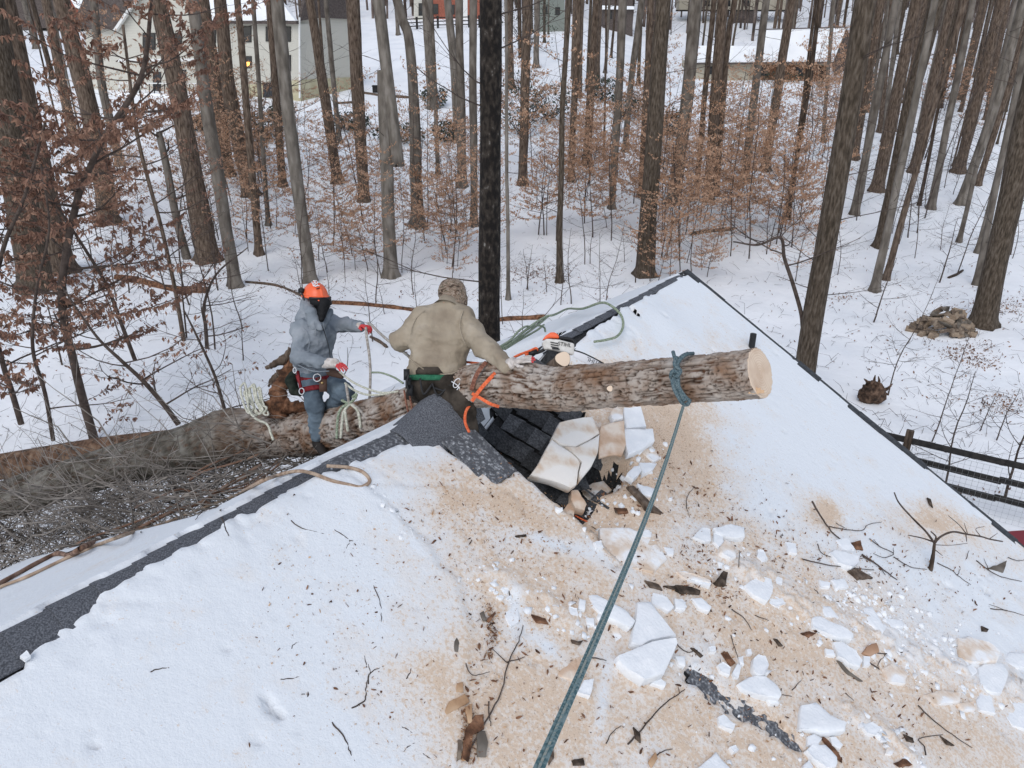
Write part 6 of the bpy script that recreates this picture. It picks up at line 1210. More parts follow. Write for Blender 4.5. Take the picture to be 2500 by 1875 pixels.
A.poly('front_wall', Q1, [(540, 185), (745, 182), (890, -20), (1080, -230), (1290, 140), (1892, 152), (1897, 700), (850, 740), (540, 560)], 0, 7, M['clap'])
A.poly('basement_wall', Q1, [(1552, 538), (1898, 505), (1898, 700), (1552, 700)], .05, .2, M['base']); A.poly('basement_wall', Q1, [(700, 575), (1552, 610), (1552, 720), (840, 740), (700, 660)], .05, .2, M['base'])
A.poly('roof', Q1, [(1275, 130), (1240, -10), (1280, -90), (1720, -90), (1890, 130)], .5, .4, M['snow']); A.poly('eave_board', Q1, [(1290, 132), (1895, 132), (1895, 152), (1290, 150)], .45, .5, M['shroof'])
A.poly('roof', Q1, [(480, 185), (590, -90), (940, -90), (752, 185)], .5, .4, M['shroof']); A.poly('rake_board', Q1, [(745, 190), (935, -90), (955, -90), (762, 195)], .55, .3, M['wtrim'])
for x0, y0, x1, y1 in ((905, 208, 985, 315), (1100, 210, 1152, 315), (1322, 190, 1368, 272), (1540, 165, 1592, 268), (1683, 168, 1722, 262), (1806, 168, 1842, 264), (1355, 365, 1405, 440), (1808, 348, 1842, 450), (1215, 200, 1260, 300), (930, 400, 960, 400 + 60)): A.win(Q1, x0, y0, x1, y1)
A.win(Q1, 1545, 355, 1594, 432); b_ = A.poly('lamp', Q1, [(1558, 392), (1585, 390), (1582, 412), (1568, 420), (1556, 408)], .09, .02, lit)
A.win(Q1, 1666, 522, 1742, 618); A.poly('door', Q1, [(970, 455), (1020, 455), (1020, 575), (970, 575)], .06, .08, M['glass']); A.poly('door', Q1, [(1130, 440), (1180, 440), (1180, 570), (1130, 570)], .06, .08, M['glass']); A.poly('band_board', Q1, [(745, 392), (1380, 386), (1380, 368), (745, 374)], .05, .2, M['wtrim'])
A.poly('deck', Q1, [(860, 575), (1385, 580), (1385, 612), (860, 606)], 2.4, 2.4, M['snow'])
for k in range(17): x = 880 + k * 31; A.poly('baluster', Q1, [(x, 515), (x + (9 if k % 5 == 0 else 4), 515), (x + (9 if k % 5 == 0 else 4), 580), (x, 580)], 2.38, .06, M['wtrim'] if k % 5 == 0 else M['black'])
A.poly('deck_railing', Q1, [(870, 510), (1385, 514), (1385, 520), (870, 517)], 2.42, .1, M['wtrim'])
for k in range(6): A.poly('step', Q1, [(1385 + k * 12, 585 + k * 16), (1425 + k * 12, 585 + k * 16), (1425 + k * 12, 595 + k * 16), (1385 + k * 12, 595 + k * 16)], 2.3, .5, M['wtrim'])
A.poly('stair_rail', Q1, [(1425, 520), (1500, 620), (1500, 628), (1425, 528)], 2.3, .06, M['wtrim']); A.poly('stone_planter', Q1, [(870, 650), (1030, 640), (1025, 762), (880, 765)], 2.5, 1.5, M['beige'])
A.poly('downspout', Q1, [(1893, 110), (1903, 110), (1905, 620), (1895, 620)], .12, .08, M['wtrim'])
Bf = Facade(A.pt(*Q1(1899, 600)), math.radians(60), wh)
Bf.poly('side_wall', Q1, [(1899, 125), (2010, 104), (2216, 112), (2218, 600), (1899, 690)], 0, .3, M['clap']); Bf.poly('roof', Q1, [(1882, 132), (1925, -70), (2160, -70), (2235, 122), (2010, 112)], .3, .3, M['shroof']); Bf.poly('basement_wall', Q1, [(1899, 505), (2218, 488), (2218, 610), (1899, 690)], .05, .1, M['base'])
rn = ground_at(*Q3(960, 520)); rh = empty("ranch_house", rn, "low beige ranch house under a thick snow roof behind right trees", "house"); A = Facade(rn, math.radians(-4), rh)
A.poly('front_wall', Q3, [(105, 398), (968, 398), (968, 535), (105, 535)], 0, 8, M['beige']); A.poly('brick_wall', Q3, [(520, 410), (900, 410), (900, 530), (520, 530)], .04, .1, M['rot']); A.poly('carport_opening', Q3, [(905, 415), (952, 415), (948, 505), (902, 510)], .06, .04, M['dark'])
for x0 in (540, 640, 760): A.win(Q3, x0, 420, x0 + 45, 480)
A.win(Q3, 200, 420, 245, 470); A.poly('post', Q3, [(955, 415), (962, 415), (955, 510), (948, 510)], .12, .1, M['wtrim'])
A.poly('roof', Q3, [(108, 397), (140, 288), (515, 290), (515, 397)], .55, .5, M['snow']); A.poly('roof', Q3, [(508, 391), (514, 182), (1068, 172), (985, 388)], .6, .5, M['snow']); A.poly('ridge_line', Q3, [(498, 184), (1070, 168), (1070, 175), (498, 190)], .65, .3, M['shroof'])
A.poly('eave_board', Q3, [(105, 396), (985, 388), (985, 402), (105, 406)], .62, .5, M['shroof']); A.poly('gable', Q3, [(985, 392), (1070, 172), (1110, 240), (1112, 420), (1005, 480)], .2, .4, M['shroof'])
def simple_house(q, base, ang, label, nm, walls, wins=(), roofs=()):
    P0 = ground_at(*q(*base)); rt_ = empty(nm, P0, label, "house"); A = Facade(P0, math.radians(ang), rt_)
    for i, (pts, m_) in enumerate(walls): A.poly('wall', q, pts, .03 * i, 3 if i == 0 else .2, m_)
    for w_ in wins: A.win(q, *w_)
    for pts, m_ in roofs: A.poly('roof', q, pts, .5, .4, m_)
simple_house(Q2, (800, 118), 0, "red brick house with white windows at the top, left of the black trunk", "brick_house", [([(545, -90), (1000, -90), (1000, 150), (545, 150)], M['brick']), ([(545, -90), (640, -90), (640, 150), (545, 150)], M['clap']), ([(855, -90), (885, -90), (885, 150), (855, 150)], M['wtrim'])], [(776, 30, 804, 92), (668, 25, 700, 90), (900, 30, 930, 88), (575, 20, 605, 100)])
simple_house(Q2, (1430, 200), 6, "grey-green house half hidden by evergreens at the top middle", "grey_house", [([(1335, -90), (1500, -90), (1500, 235), (1335, 235)], M['greyw'])], [(1360, 40, 1390, 90), (1440, 45, 1470, 95)])
simple_house(Q2, (1820, 200), 0, "grey house with a snow-edged roof at the top right of the middle", "grey_house", [([(1740, -90), (1930, -90), (1930, 230), (1740, 230)], M['shroof'])], [(1770, 70, 1800, 120)], [([(1730, 60), (1935, 60), (1935, 40), (1730, 35)], M['snow'])])
simple_house(Q3, (450, 150), -3, "beige house with a raised deck at the top right", "beige_house", [([(20, -90), (720, -90), (720, 62), (20, 62)], M['beige']), ([(0, 62), (690, 62), (690, 72), (0, 72)], M['bwood']), ([(360, 72), (505, 72), (505, 175), (360, 175)], M['shroof'])], [(310, 0, 345, 40), (430, 0, 465, 40), (180, 0, 215, 40)])
simple_house(Q1, (300, 200), -8, "dark brown house at the top left corner behind the trunks", "brown_house", [([(-200, -90), (590, -90), (560, 182), (260, 178), (-200, 230)], M['shroof']), ([(425, -20), (500, 30), (490, 110), (430, 110)], M['brick'])], [(330, 80, 360, 130)], [([(430, -60), (600, -60), (575, 20), (500, 60)], M['snow'])])
# split-rail fence on the open hill and garden bits
P0 = ground_at(*Q2(500, 190)); P1 = ground_at(*Q2(960, 175)); ff = empty("split_rail_fence", P0, "far split rail fence at the top of the open snowy hill", "fence"); nf = 8
for k in range(nf):
    p = P0 + (P1 - P0) * k / (nf - 1); p[2] = float(terr(p[0], p[1])); b = MB(); b.box(p + (0, 0, .6), (.12, .12, .75)); b.obj('post', M['bwood'], ff, smooth=False)
    if k < nf - 1:
        p2 = P0 + (P1 - P0) * (k + 1) / (nf - 1); p2[2] = float(terr(p2[0], p2[1]))
        for z in (.35, .75, 1.15): b = MB(); b.tube([p + (0, 0, z), p2 + (0, 0, z)], .06, 5); b.obj('rail', M['bwood'], ff)
def smallthing(nm, u, v, w_, h_, m_, lab, cat):
    P = ground_at(u, v); D = P @ CF; W = w_ / FPX * D / 2; H = h_ / FPX * D / 2; b = MB(); b.box(P + (0, 0, H), (W, W, H)); b.box(P + (0, 0, H * 2 + .04), (W * 1.12, W * 1.12, .05)); b.box(P + (-W * .8, 0, .0), (.05, .05, .3)); b.box(P + (W * .8, 0, .0), (.05, .05, .3)); o = b.obj(nm, m_, smooth=False); setp(o, lab, cat)
smallthing('garden_box', 918, 226, 14, 14, M['bwood'], "small dark box on legs at the foot of the pale trunk", "box")
smallthing('wall_unit', 2002, 212, 10, 12, M['greyw'], "small grey unit on the snow beside the ranch house opening", "box")
# ------------------------------------------------------------------ broken snow slabs and debris on the roof
rc = np.random.RandomState(17); CH = []; CHW = []
def roofnormal(P):
    s_, d = sd_xy(P[0], P[1]); return norm_at(float(s_), float(d))[2]
def chunk(px, th=.06, m_='chunk', lab=None, nm='snow_chunk', tilt=0.0, lift=.0, word=None, jag=.10, blend=0.5, cracks=None, ref=None, ):
    px = np.array(px, float); cu, cv = px.mean(0); Pc_ = hit(*(ref if ref is not None else (cu, cv))); n_ = nrm(np.array([0, 0, 1.]) * blend + nrm(np.cross(RD, ND - np.array([0, 0, TP])) * -1 if np.cross(RD, ND - np.array([0, 0, TP]))[2] < 0 else np.cross(RD, ND - np.array([0, 0, TP]))) - CF * tilt)
    Pt = Pc_ + n_ * (th + lift + .012); pts = []
    for u, v in px: r_ = ray(u, v); pts.append(r_ * ((Pt @ n_) / (r_ @ n_)))
    pts = np.array(pts); c_ = pts.mean(0); size = np.linalg.norm(pts - c_, axis=1).mean(); out = []
    for i in range(len(pts)):
        a, b2 = pts[i], pts[(i + 1) % len(pts)]; k = max(2, int(np.linalg.norm(b2 - a) / max(size * .35, .02)))
        for t in np.arange(k) / k:
            q = a + (b2 - a) * t; q = q + rc.normal(0, size * jag * .28, 3); out.append(q - n_ * ((q - c_) @ n_))
    out = np.array(out); N_ = len(out); V = []
    for s_, z in ((.55, .0), (.86, .0), (.97, -.03), (1.0, -.16), (1.01, -.75), (.97, -1.15)):
        ring_ = c_ + (out - c_) * s_ + n_[None, :] * (z * th); ring_ = ring_ + n_[None, :] * (rc.normal(0, th * .05, N_) if z < 0 else vnoise(ring_[:, 0] * 9, ring_[:, 1] * 9, 0, 3) * th * .10)[:, None]; V += list(ring_)
    V.append(c_ + n_ * th * .02); F = [(k * N_ + i, k * N_ + N_ + i, k * N_ + N_ + (i + 1) % N_, k * N_ + (i + 1) % N_) for k in range(5) for i in range(N_)] + [(6 * N_, i, (i + 1) % N_) for i in range(N_)]
    b = MB(); b.add(V, F); me_o = b.obj(nm, M[m_], origin=c_, smooth=True); me_o["category"] = "snow chunk" if 'snow' in nm else nm.replace('_', ' '); md = me_o.modifiers.new('s', 'EDGE_SPLIT'); md.split_angle = math.radians(42)
    if lab: me_o["label"] = lab
    else: CH.append(me_o); CHW.append(word or ('small white snow chunk' if size < .07 else ('white snow chunk' if size < .14 else 'large white snow slab')))
    me_o["group"] = "broken snow slabs on the roof"; return me_o
def cq(q, pts): return [q(*p) for p in pts]
for pts, lab in (([(690, 1012), (780, 990), (900, 975), (920, 1020), (947, 1078), (870, 1126), (790, 1166), (700, 1152), (642, 1112)], "upper piece of the big leaning snow slab, dusty with sawdust"),
                 ([(640, 1119), (720, 1172), (798, 1236), (824, 1264), (808, 1330), (800, 1402), (762, 1432), (640, 1380), (502, 1348), (560, 1270), (600, 1190)], "lower left piece of the big leaning snow slab in the roof hole"),
                 ([(727, 1164), (800, 1168), (872, 1130), (946, 1088), (936, 1200), (895, 1290), (812, 1392), (816, 1330), (832, 1262), (803, 1230)], "lower right piece of the big leaning snow slab, beside the tan panel")):
    chunk(cq(QL, pts), .085, 'chunk_slab', lab, tilt=.45, lift=.18, jag=.015, blend=.2, ref=QL(730, 1230))
chunk(cq(QL, [(1095, 920), (1205, 912), (1240, 1040), (1105, 1052)]), .05, 'chunk', "square white snow slab right under the log, above the paler one", lift=.02, jag=.03, tilt=.2)
chunk(cq(QL, [(1095, 1056), (1283, 1052), (1292, 1128), (1215, 1180), (1125, 1218), (1108, 1150)]), .07, 'chunk', "square white snow slab right of the leaning slab, lower of two", lift=.03, jag=.03, tilt=.2)
chunk(cq(QL, [(1195, 1195), (1270, 1150), (1330, 1240), (1290, 1262)]), .04, 'chunk_dusty', jag=.05); chunk(cq(QL, [(1115, 1345), (1160, 1290), (1200, 1280), (1212, 1322), (1158, 1376)]), .06, 'chunk')
chunk(cq(QL, [(1195, 1265), (1308, 1272), (1285, 1310), (1218, 1342)]), .05); chunk(cq(QL, [(820, 1450), (900, 1395), (970, 1383), (1022, 1440), (960, 1490), (870, 1502)]), .06, 'chunk_dusty', jag=.05)
chunk(cq(QL, [(765, 1445), (805, 1435), (862, 1530), (850, 1570), (790, 1560), (760, 1500)]), .07, 'snow_tan', tilt=.3, word='sawdust-tan snow slab', lift=.03); chunk(cq(QL, [(712, 1570), (765, 1500), (792, 1560), (780, 1605), (735, 1600)]), .05, 'snow_tan', word='sawdust-tan snow slab', lift=.03)
chunk(cq(QL, [(1180, 1400), (1290, 1430), (1285, 1480), (1215, 1470)]), .04); chunk(cq(QL, [(1040, 905), (1090, 940), (1095, 985), (1030, 1000), (1012, 960)]), .05, 'chunk_dusty', lift=.04)
chunk(cq(QL, [(952, 1040), (1010, 1015), (1100, 1000), (1110, 1150), (1085, 1225), (1040, 1215), (985, 1225), (945, 1235), (940, 1150)]), .03, 'snow_tan', "sawdust-covered broken roof panel arching over the small dark cavity", nm='roof_panel_piece', tilt=.35, lift=.09, jag=.05, blend=.3)
chunk(cq(QB, [(1390, 212), (1560, 215), (1700, 272), (1792, 400), (1712, 483), (1600, 462), (1530, 440), (1430, 358), (1392, 290)]), .055, 'chunk_dusty', "broad dusty snow disc lying right of the orange cord, crossed by the teal rope", jag=.04, lift=.01)
chunk(cq(QB, [(1495, 985), (1700, 895), (1850, 875), (1858, 905), (1775, 1090), (1660, 1128), (1560, 1070), (1498, 1012)]), .10, 'chunk', "thick clean wedge of snow right of the teal rope, brightest of all", jag=.03, lift=.03, tilt=.1)
chunk(cq(QB, [(1610, 660), (1690, 655), (1770, 760), (1850, 860), (1700, 890), (1640, 920), (1570, 900), (1600, 780)]), .09, jag=.07, word='tall white snow slab'); chunk(cq(QB, [(1320, 625), (1370, 615), (1560, 720), (1600, 770), (1570, 815), (1450, 760), (1340, 690)]), .06)
chunk(cq(QB, [(1700, 605), (1790, 630), (1835, 690), (1800, 715), (1700, 670)]), .05); chunk(cq(QB, [(1265, 640), (1305, 650), (1300, 710), (1260, 705)]), .05); chunk(cq(QB, [(1200, 690), (1250, 700), (1258, 740), (1205, 740)]), .05)
chunk(cq(QB, [(1835, 640), (1905, 660), (1900, 705), (1845, 700)]), .06); chunk(cq(QB, [(1445, 815), (1490, 800), (1520, 870), (1480, 905)]), .03, 'chunk_dusty', tilt=.3); chunk(cq(QB, [(1838, 478), (1900, 475), (1990, 520), (2060, 545), (2050, 570), (1900, 525)]), .05)
chunk(cq(QB, [(1250, 1200), (1295, 1130), (1350, 1118), (1345, 1170), (1332, 1228)]), .06); chunk(cq(QB, [(1690, 1150), (1735, 1105), (1785, 1145), (1780, 1175)]), .05); chunk(cq(QB, [(1840, 985), (1900, 985), (1900, 1045), (1862, 1035)]), .05)
chunk(cq(QB, [(1300, 755), (1350, 755), (1358, 805), (1310, 790)]), .04); chunk(cq(QB, [(1190, 850), (1215, 820), (1232, 830), (1228, 860)]), .03); chunk(cq(QB, [(1352, 300), (1395, 290), (1410, 330), (1370, 338)]), .05)
chunk(cq(QB, [(1100, 1080), (1190, 1000), (1270, 990), (1305, 1100), (1240, 1140), (1150, 1110)]), .03, 'snow_tan', "tan slice of wood-stained crust half hidden behind the teal rope", nm='snow_crust')
chunk(cq(QB, [(820, 680), (900, 700), (905, 780), (850, 810), (815, 740)]), .03); chunk(cq(QB, [(1640, 235), (1700, 240), (1695, 275), (1650, 272)]), .04); chunk(cq(QB, [(1770, 330), (1830, 340), (1830, 380), (1790, 375)]), .04)
for pts in ([(100, 270), (160, 212), (208, 222), (212, 290), (180, 302)], [(225, 215), (330, 195), (415, 215), (418, 270), (340, 275), (240, 240)], [(225, 245), (275, 240), (290, 300), (262, 332), (228, 300)], [(262, 330), (300, 285), (350, 320), (365, 395), (330, 400), (270, 360)], [(492, 345), (530, 352), (555, 410), (520, 420), (490, 390)],
            [(960, 290), (1030, 275), (1080, 350), (1000, 345)], [(925, 365), (960, 345), (1100, 385), (1100, 430), (1060, 455), (980, 425)], [(0, 480), (80, 485), (212, 530), (205, 545), (60, 520)], [(410, 560), (500, 510), (575, 520), (585, 600), (550, 660), (470, 620)], [(590, 500), (640, 520), (640, 560), (590, 560)], [(565, 620), (640, 640), (660, 670), (600, 690), (560, 670)],
            [(815, 760), (850, 742), (960, 790), (1070, 850), (1060, 880), (960, 870), (820, 810)], [(945, 900), (1010, 900), (1080, 950), (1122, 1010), (1110, 1048), (1040, 1030), (980, 985)], [(895, 940), (950, 950), (960, 985), (905, 980)], [(1125, 985), (1165, 990), (1168, 1040), (1128, 1045)], [(465, 1000), (500, 972), (540, 985), (562, 1040), (535, 1095), (490, 1098), (462, 1060)],
            [(250, 1040), (285, 1020), (330, 1055), (325, 1098), (270, 1075)], [(340, 1090), (370, 1030), (395, 1040), (378, 1115), (350, 1115)], [(378, 990), (405, 985), (412, 1040), (385, 1030)], [(372, 1150), (440, 1108), (540, 1105), (600, 1150), (640, 1215), (620, 1240), (520, 1225), (400, 1185)], [(255, 1350), (290, 1335), (360, 1400), (345, 1432), (262, 1400)],
            [(740, 1370), (755, 1280), (850, 1262), (930, 1340), (1028, 1385), (1015, 1430), (930, 1450), (740, 1425)], [(790, 1470), (830, 1450), (880, 1480), (850, 1530), (790, 1520)], [(925, 1470), (960, 1470), (1005, 1520), (985, 1545), (940, 1520)], [(780, 1550), (820, 1515), (900, 1515), (970, 1590), (970, 1650), (910, 1655), (830, 1600)], [(325, 1530), (360, 1518), (380, 1550), (350, 1565)],
            [(120, 1670), (240, 1558), (330, 1660), (330, 1750), (120, 1750)], [(765, 1640), (800, 1610), (825, 1650), (810, 1700), (765, 1690)], [(1265, 1540), (1290, 1525), (1315, 1550), (1300, 1575), (1260, 1570)], [(1690, 880), (1760, 865), (1880, 900), (1960, 960), (1930, 1020), (1780, 1025), (1700, 990)], [(1810, 1060), (1850, 1030), (1960, 1020), (2000, 1080), (1960, 1210), (1880, 1200), (1830, 1160)],
            [(1930, 1290), (2080, 1250), (2150, 1330), (2140, 1440), (2020, 1400)], [(1960, 1010), (2000, 960), (2130, 970), (2150, 1050), (2060, 1060)], [(1720, 1050), (1780, 1035), (1810, 1080), (1770, 1120), (1720, 1100)], [(1640, 1040), (1710, 1040), (1715, 1090), (1660, 1090)], [(1490, 1220), (1600, 1190), (1720, 1200), (1700, 1260), (1560, 1280)], [(1240, 1060), (1300, 1030), (1390, 1080), (1380, 1150), (1280, 1140)],
            [(1120, 700), (1180, 690), (1260, 820), (1240, 860), (1160, 790)], [(850, 680), (930, 690), (980, 760), (900, 750)], [(1250, 760), (1360, 770), (1370, 810), (1280, 820)], [(1690, 1270), (1790, 1260), (1800, 1310), (1720, 1315)], [(1800, 1250), (1850, 1180), (1900, 1240), (1920, 1330), (1820, 1310)], [(655, 300), (720, 310), (730, 370), (680, 360)], [(930, 530), (1010, 520), (1040, 570), (960, 580)], [(860, 530), (930, 545), (925, 575), (870, 570)],
            [(0, 650), (40, 640), (68, 690), (40, 715), (0, 700)], [(95, 640), (150, 635), (215, 690), (205, 718), (140, 700)], [(198, 930), (240, 925), (242, 960), (205, 960)], [(425, 945), (450, 940), (460, 975), (430, 975)], [(540, 1240), (600, 1240), (625, 1270), (570, 1275)], [(1110, 1400), (1180, 1380), (1235, 1420), (1200, 1460), (1150, 1450)]):
    dusty = rc.rand() < .10; chunk(cq(QD, pts), .075 if len(pts) > 5 else .05, 'chunk_dusty' if dusty else 'chunk', jag=.08, lift=.008)
for k in range(26):   # cluster of rounded lumps left of the rope
    a = rc.uniform(0, 6.28); q = rc.rand() ** .6; x = 830 + math.cos(a) * q * 110; y = 570 + math.sin(a) * q * 90; r_ = rc.uniform(10, 26) * (1.15 - .5 * q)
    chunk([QB(x + math.cos(t) * r_, y + math.sin(t) * r_ * .85) for t in np.arange(6) * 1.047], .035, 'chunk', word='rounded snow lump in the cluster', jag=.04)
autolabel(CH, CHW)

# fine rubble: uncountable crumbs of snow
def crumbs(name, bands, seed, smin, smax, m_, label, flat=.8, elong=1.0, add=.0):
    rng = np.random.RandomState(seed); b = MB(); ico = np.array([(0, 0, 1), (.9, 0, .4), (.28, .85, .45), (-.72, .53, .4), (-.72, -.53, .45), (.28, -.85, .4), (.7, .5, -.5), (-.3, .8, -.5), (-.85, 0, -.5), (-.3, -.8, -.5), (.7, -.5, -.5)])
    fc = [(0, 1, 2), (0, 2, 3), (0, 3, 4), (0, 4, 5), (0, 5, 1), (1, 6, 2), (2, 6, 7), (2, 7, 3), (3, 7, 8), (3, 8, 4), (4, 8, 9), (4, 9, 5), (5, 9, 10), (5, 10, 1), (1, 10, 6)]
    for (pts, wd, n_) in bands:
        pts = np.array(pts, float)
        for k in range(n_):
            t = rng.rand() * (len(pts) - 1); i = int(t); u, v = pts[i] + (pts[i + 1] - pts[i]) * (t - i) + rng.normal(0, wd, 2)
            if not (600 < u < 2620 and 900 < v < 1950): continue
            P = plane_hit(u, v); s_, d = sd_xy(P[0], P[1])
            if s_ > -.05 or d < .1 or d > DN - .1 or s_ < SMIN + .1: continue
            P[2] = float(deck(s_, d)) + (.044 if d > .3 else .03) + add; r_ = smin + (smax - smin) * rng.rand() ** 4.5; P[2] -= r_ * .25
            A = np.linalg.qr(rng.normal(0, 1, (3, 3)))[0]; V = (ico * (1 + rng.normal(0, .27, ico.shape))) * (r_ * elong, r_, r_ * flat) @ A.T + P; b.add(V, fc)
    o = b.obj(name, M[m_], smooth=(m_ == 'chunk')); setp(o, label, kind="stuff")
band1 = cq(QD, [(250, 430), (480, 560), (700, 690), (950, 800), (1250, 930), (1500, 1030), (1800, 1130), (2100, 1250)]); band2 = cq(QD, [(950, 640), (1150, 760), (1350, 900), (1600, 1080), (1900, 1200)]); band3 = cq(QB, [(600, 520), (850, 560), (1000, 640), (1150, 740), (1300, 860)]); band4 = cq(QB, [(1200, 120), (1400, 180), (1500, 150)])
crumbs("snow_rubble", [(band1, 26, 1500), (band2, 40, 1000), (band3, 24, 260), (band4, 30, 90), (cq(QD, [(1000, 1340), (1240, 1440), (1330, 1560), (1440, 1650)]), 14, 220), (cq(QD, [(0, 600), (300, 900), (700, 1500)]), 160, 120), (cq(QL, [(950, 1300), (1150, 1380), (1300, 1480), (900, 1500)]), 25, 110), (cq(QB, [(0, 0), (150, 180), (370, 430)]), 10, 120), (cq(QL, [(1100, 1200), (1300, 1260)]), 22, 60)], 3, .004, .042, 'chunk', "crumbled snow rubble strewn down the near slope")
dens_ = [(cq(QD, [(0, 300), (300, 600), (900, 800), (1500, 1200)]), 110, 1100), (cq(QD, [(0, 1000), (600, 1300), (1400, 1600)]), 170, 900), (cq(QB, [(300, 700), (700, 1000), (900, 1500)]), 170, 800), (cq(QB, [(720, 720), (740, 880), (720, 1040)]), 9, 170), (cq(QB, [(600, 1350), (600, 1500), (590, 1650)]), 16, 160), (cq(QD, [(300, 200), (700, 350), (1300, 480), (1900, 620)]), 55, 700), (cq(QL, [(900, 1350), (1300, 1400), (1700, 1500)]), 45, 350), (cq(QD, [(0, 560), (250, 620), (450, 650)]), 14, 120), (cq(QD, [(80, 380), (200, 440)]), 22, 120), (cq(QB, [(300, 100), (900, 300), (1300, 600)]), 110, 500), (cq(QS, [(1500, 400), (2000, 700), (2200, 1100)]), 150, 260)]
crumbs("bark_crumbs", [(p_, w_, int(n_ * .7)) for p_, w_, n_ in dens_], 4, .0018, .0105, 'rot', "dark bark crumbs and chips strewn over the snowy roof", .35, 2.6, .012)
crumbs("sawdust_chips", [(p_, w_, int(n_ * .8)) for p_, w_, n_ in dens_], 5, .0015, .007, 'wood', "pale wood chips and sawdust scattered on the roof snow", .4, 2.4, .012)

crumbs('sawdust_grains', [(cq(QL, [(1250, 950), (1350, 1150), (1250, 1350), (1100, 1450)]), 60, 2200), (cq(QL, [(1350, 1000), (1650, 1300)]), 90, 1200), (cq(QB, [(300, 60), (700, 150), (1100, 260)]), 60, 1500), (cq(QB, [(500, 300), (1000, 500), (1500, 560)]), 60, 800), (cq(QD, [(0, 900), (800, 1300)]), 160, 900)], 6, .0012, .0045, 'wood', 'fine orange sawdust grains fanned out below the cut', .6, 1.6, .006)
# bark and wood pieces
PC = []; PW_ = []
def piece(q, pts, m_, word, th=.014, lift=.030, cat='bark piece', nm='bark_piece'):
    o = chunk(cq(q, pts), th, m_, "x", nm=nm, jag=.10, lift=lift, blend=.0); o["category"] = cat; o["group"] = "bark and wood pieces on the roof"; PC.append(o); PW_.append(word)
piece(QB, [(460, 1320), (480, 1260), (580, 1210), (610, 1260), (560, 1290), (470, 1335)], 'wood', 'orange split wood piece', cat='wood piece', nm='wood_piece'); piece(QB, [(525, 1200), (530, 1150), (565, 1140), (570, 1200)], 'wood', 'orange split wood piece', cat='wood piece', nm='wood_piece'); piece(QB, [(580, 1290), (620, 1270), (625, 1390), (600, 1390)], 'wood', 'orange split wood piece', cat='wood piece', nm='wood_piece')
piece(QB, [(650, 1450), (700, 1430), (718, 1500), (705, 1590), (655, 1590)], 'bark_grey', 'lichen-grey bark slab'); piece(QB, [(580, 1420), (640, 1340), (690, 1330), (690, 1420), (620, 1460), (600, 1620), (560, 1600)], 'rot', 'torn brown bark strip'); piece(QB, [(535, 1490), (560, 1490), (555, 1600), (530, 1620)], 'wood_grey', 'weathered wood sliver')
piece(QB, [(515, 900), (530, 875), (545, 905), (535, 965), (515, 960)], 'bark_grey', 'oval grey bark flake'); piece(QB, [(670, 725), (690, 715), (710, 770), (690, 775)], 'bark_grey', 'oval grey bark flake'); piece(QB, [(710, 765), (760, 715), (765, 730), (725, 785)], 'rot', 'brown bark sliver'); piece(QB, [(975, 735), (1060, 760), (1080, 795), (1010, 785)], 'rot', 'shredded brown bark piece')
piece(QB, [(1475, 95), (1550, 100), (1560, 130), (1500, 130)], 'rot', 'short brown bark block'); piece(QL, [(1118, 1415), (1160, 1412), (1250, 1500), (1345, 1585), (1335, 1595), (1240, 1560), (1180, 1480)], 'bark_brown', 'long brown split stick', th=.03, nm='wood_piece', cat='wood piece')
piece(QL, [(1040, 1552), (1120, 1560), (1118, 1590), (1045, 1580)], 'bark_brown', 'brown bark block'); piece(QB, [(1655, 530), (1740, 555), (1765, 590), (1690, 570)], 'bark_brown', 'long brown bark strip'); piece(QB, [(1770, 560), (1900, 565), (1990, 590), (1990, 615), (1880, 610)], 'bark_dark', 'long brown bark strip')
piece(QD, [(968, 1010), (990, 1020), (1060, 1100), (1125, 1138), (1100, 1135), (1020, 1080)], 'bark_grey', 'long grey-brown bark splinter'); piece(QD, [(1870, 458), (1990, 412), (1965, 482)], 'bark_grey', 'triangular grey bark chip standing up', lift=.03); piece(QD, [(1040, 470), (1090, 460), (1185, 515), (1100, 522)], 'bark_brown', 'shaggy brown bark bundle', th=.03)
piece(QD, [(1125, 965), (1160, 920), (1205, 905), (1225, 960), (1170, 985)], 'leaf', 'curled brown leaf clump', th=.03, lift=.03); piece(QD, [(1035, 310), (1110, 292), (1125, 350), (1090, 345)], 'rot', 'crumpled brown leaf'); piece(QD, [(275, 965), (310, 960), (360, 1030), (330, 1045)], 'rot', 'torn brown bark strip'); piece(QD, [(750, 850), (800, 835), (845, 850), (800, 875)], 'rot', 'crumpled brown leaf')
piece(QD, [(1370, 1455), (1425, 1480), (1430, 1505), (1390, 1495)], 'bark_dark', 'dark bark flake'); piece(QD, [(1590, 1465), (1640, 1500), (1675, 1525), (1630, 1515)], 'bark_dark', 'dark bark flake'); piece(QD, [(1510, 35), (1530, 45), (1545, 95), (1525, 75)], 'bark_dark', 'dark bark flake'); piece(QD, [(1835, 805), (1880, 825), (1870, 840), (1840, 835)], 'bark_dark', 'dark bark flake')
piece(QD, [(590, 880), (610, 885), (645, 925), (625, 925)], 'bark_dark', 'dark bark flake'); piece(QD, [(580, 545), (650, 595), (655, 610), (600, 590)], 'bark_brown', 'brown bark sliver'); piece(QD, [(240, 540), (290, 475), (312, 485), (300, 560), (260, 555)], 'bark_dark', 'hollow dark bark curl', th=.04); piece(QD, [(0, 560), (100, 570), (130, 585), (20, 590)], 'bark_dark', 'long brown bark strip')
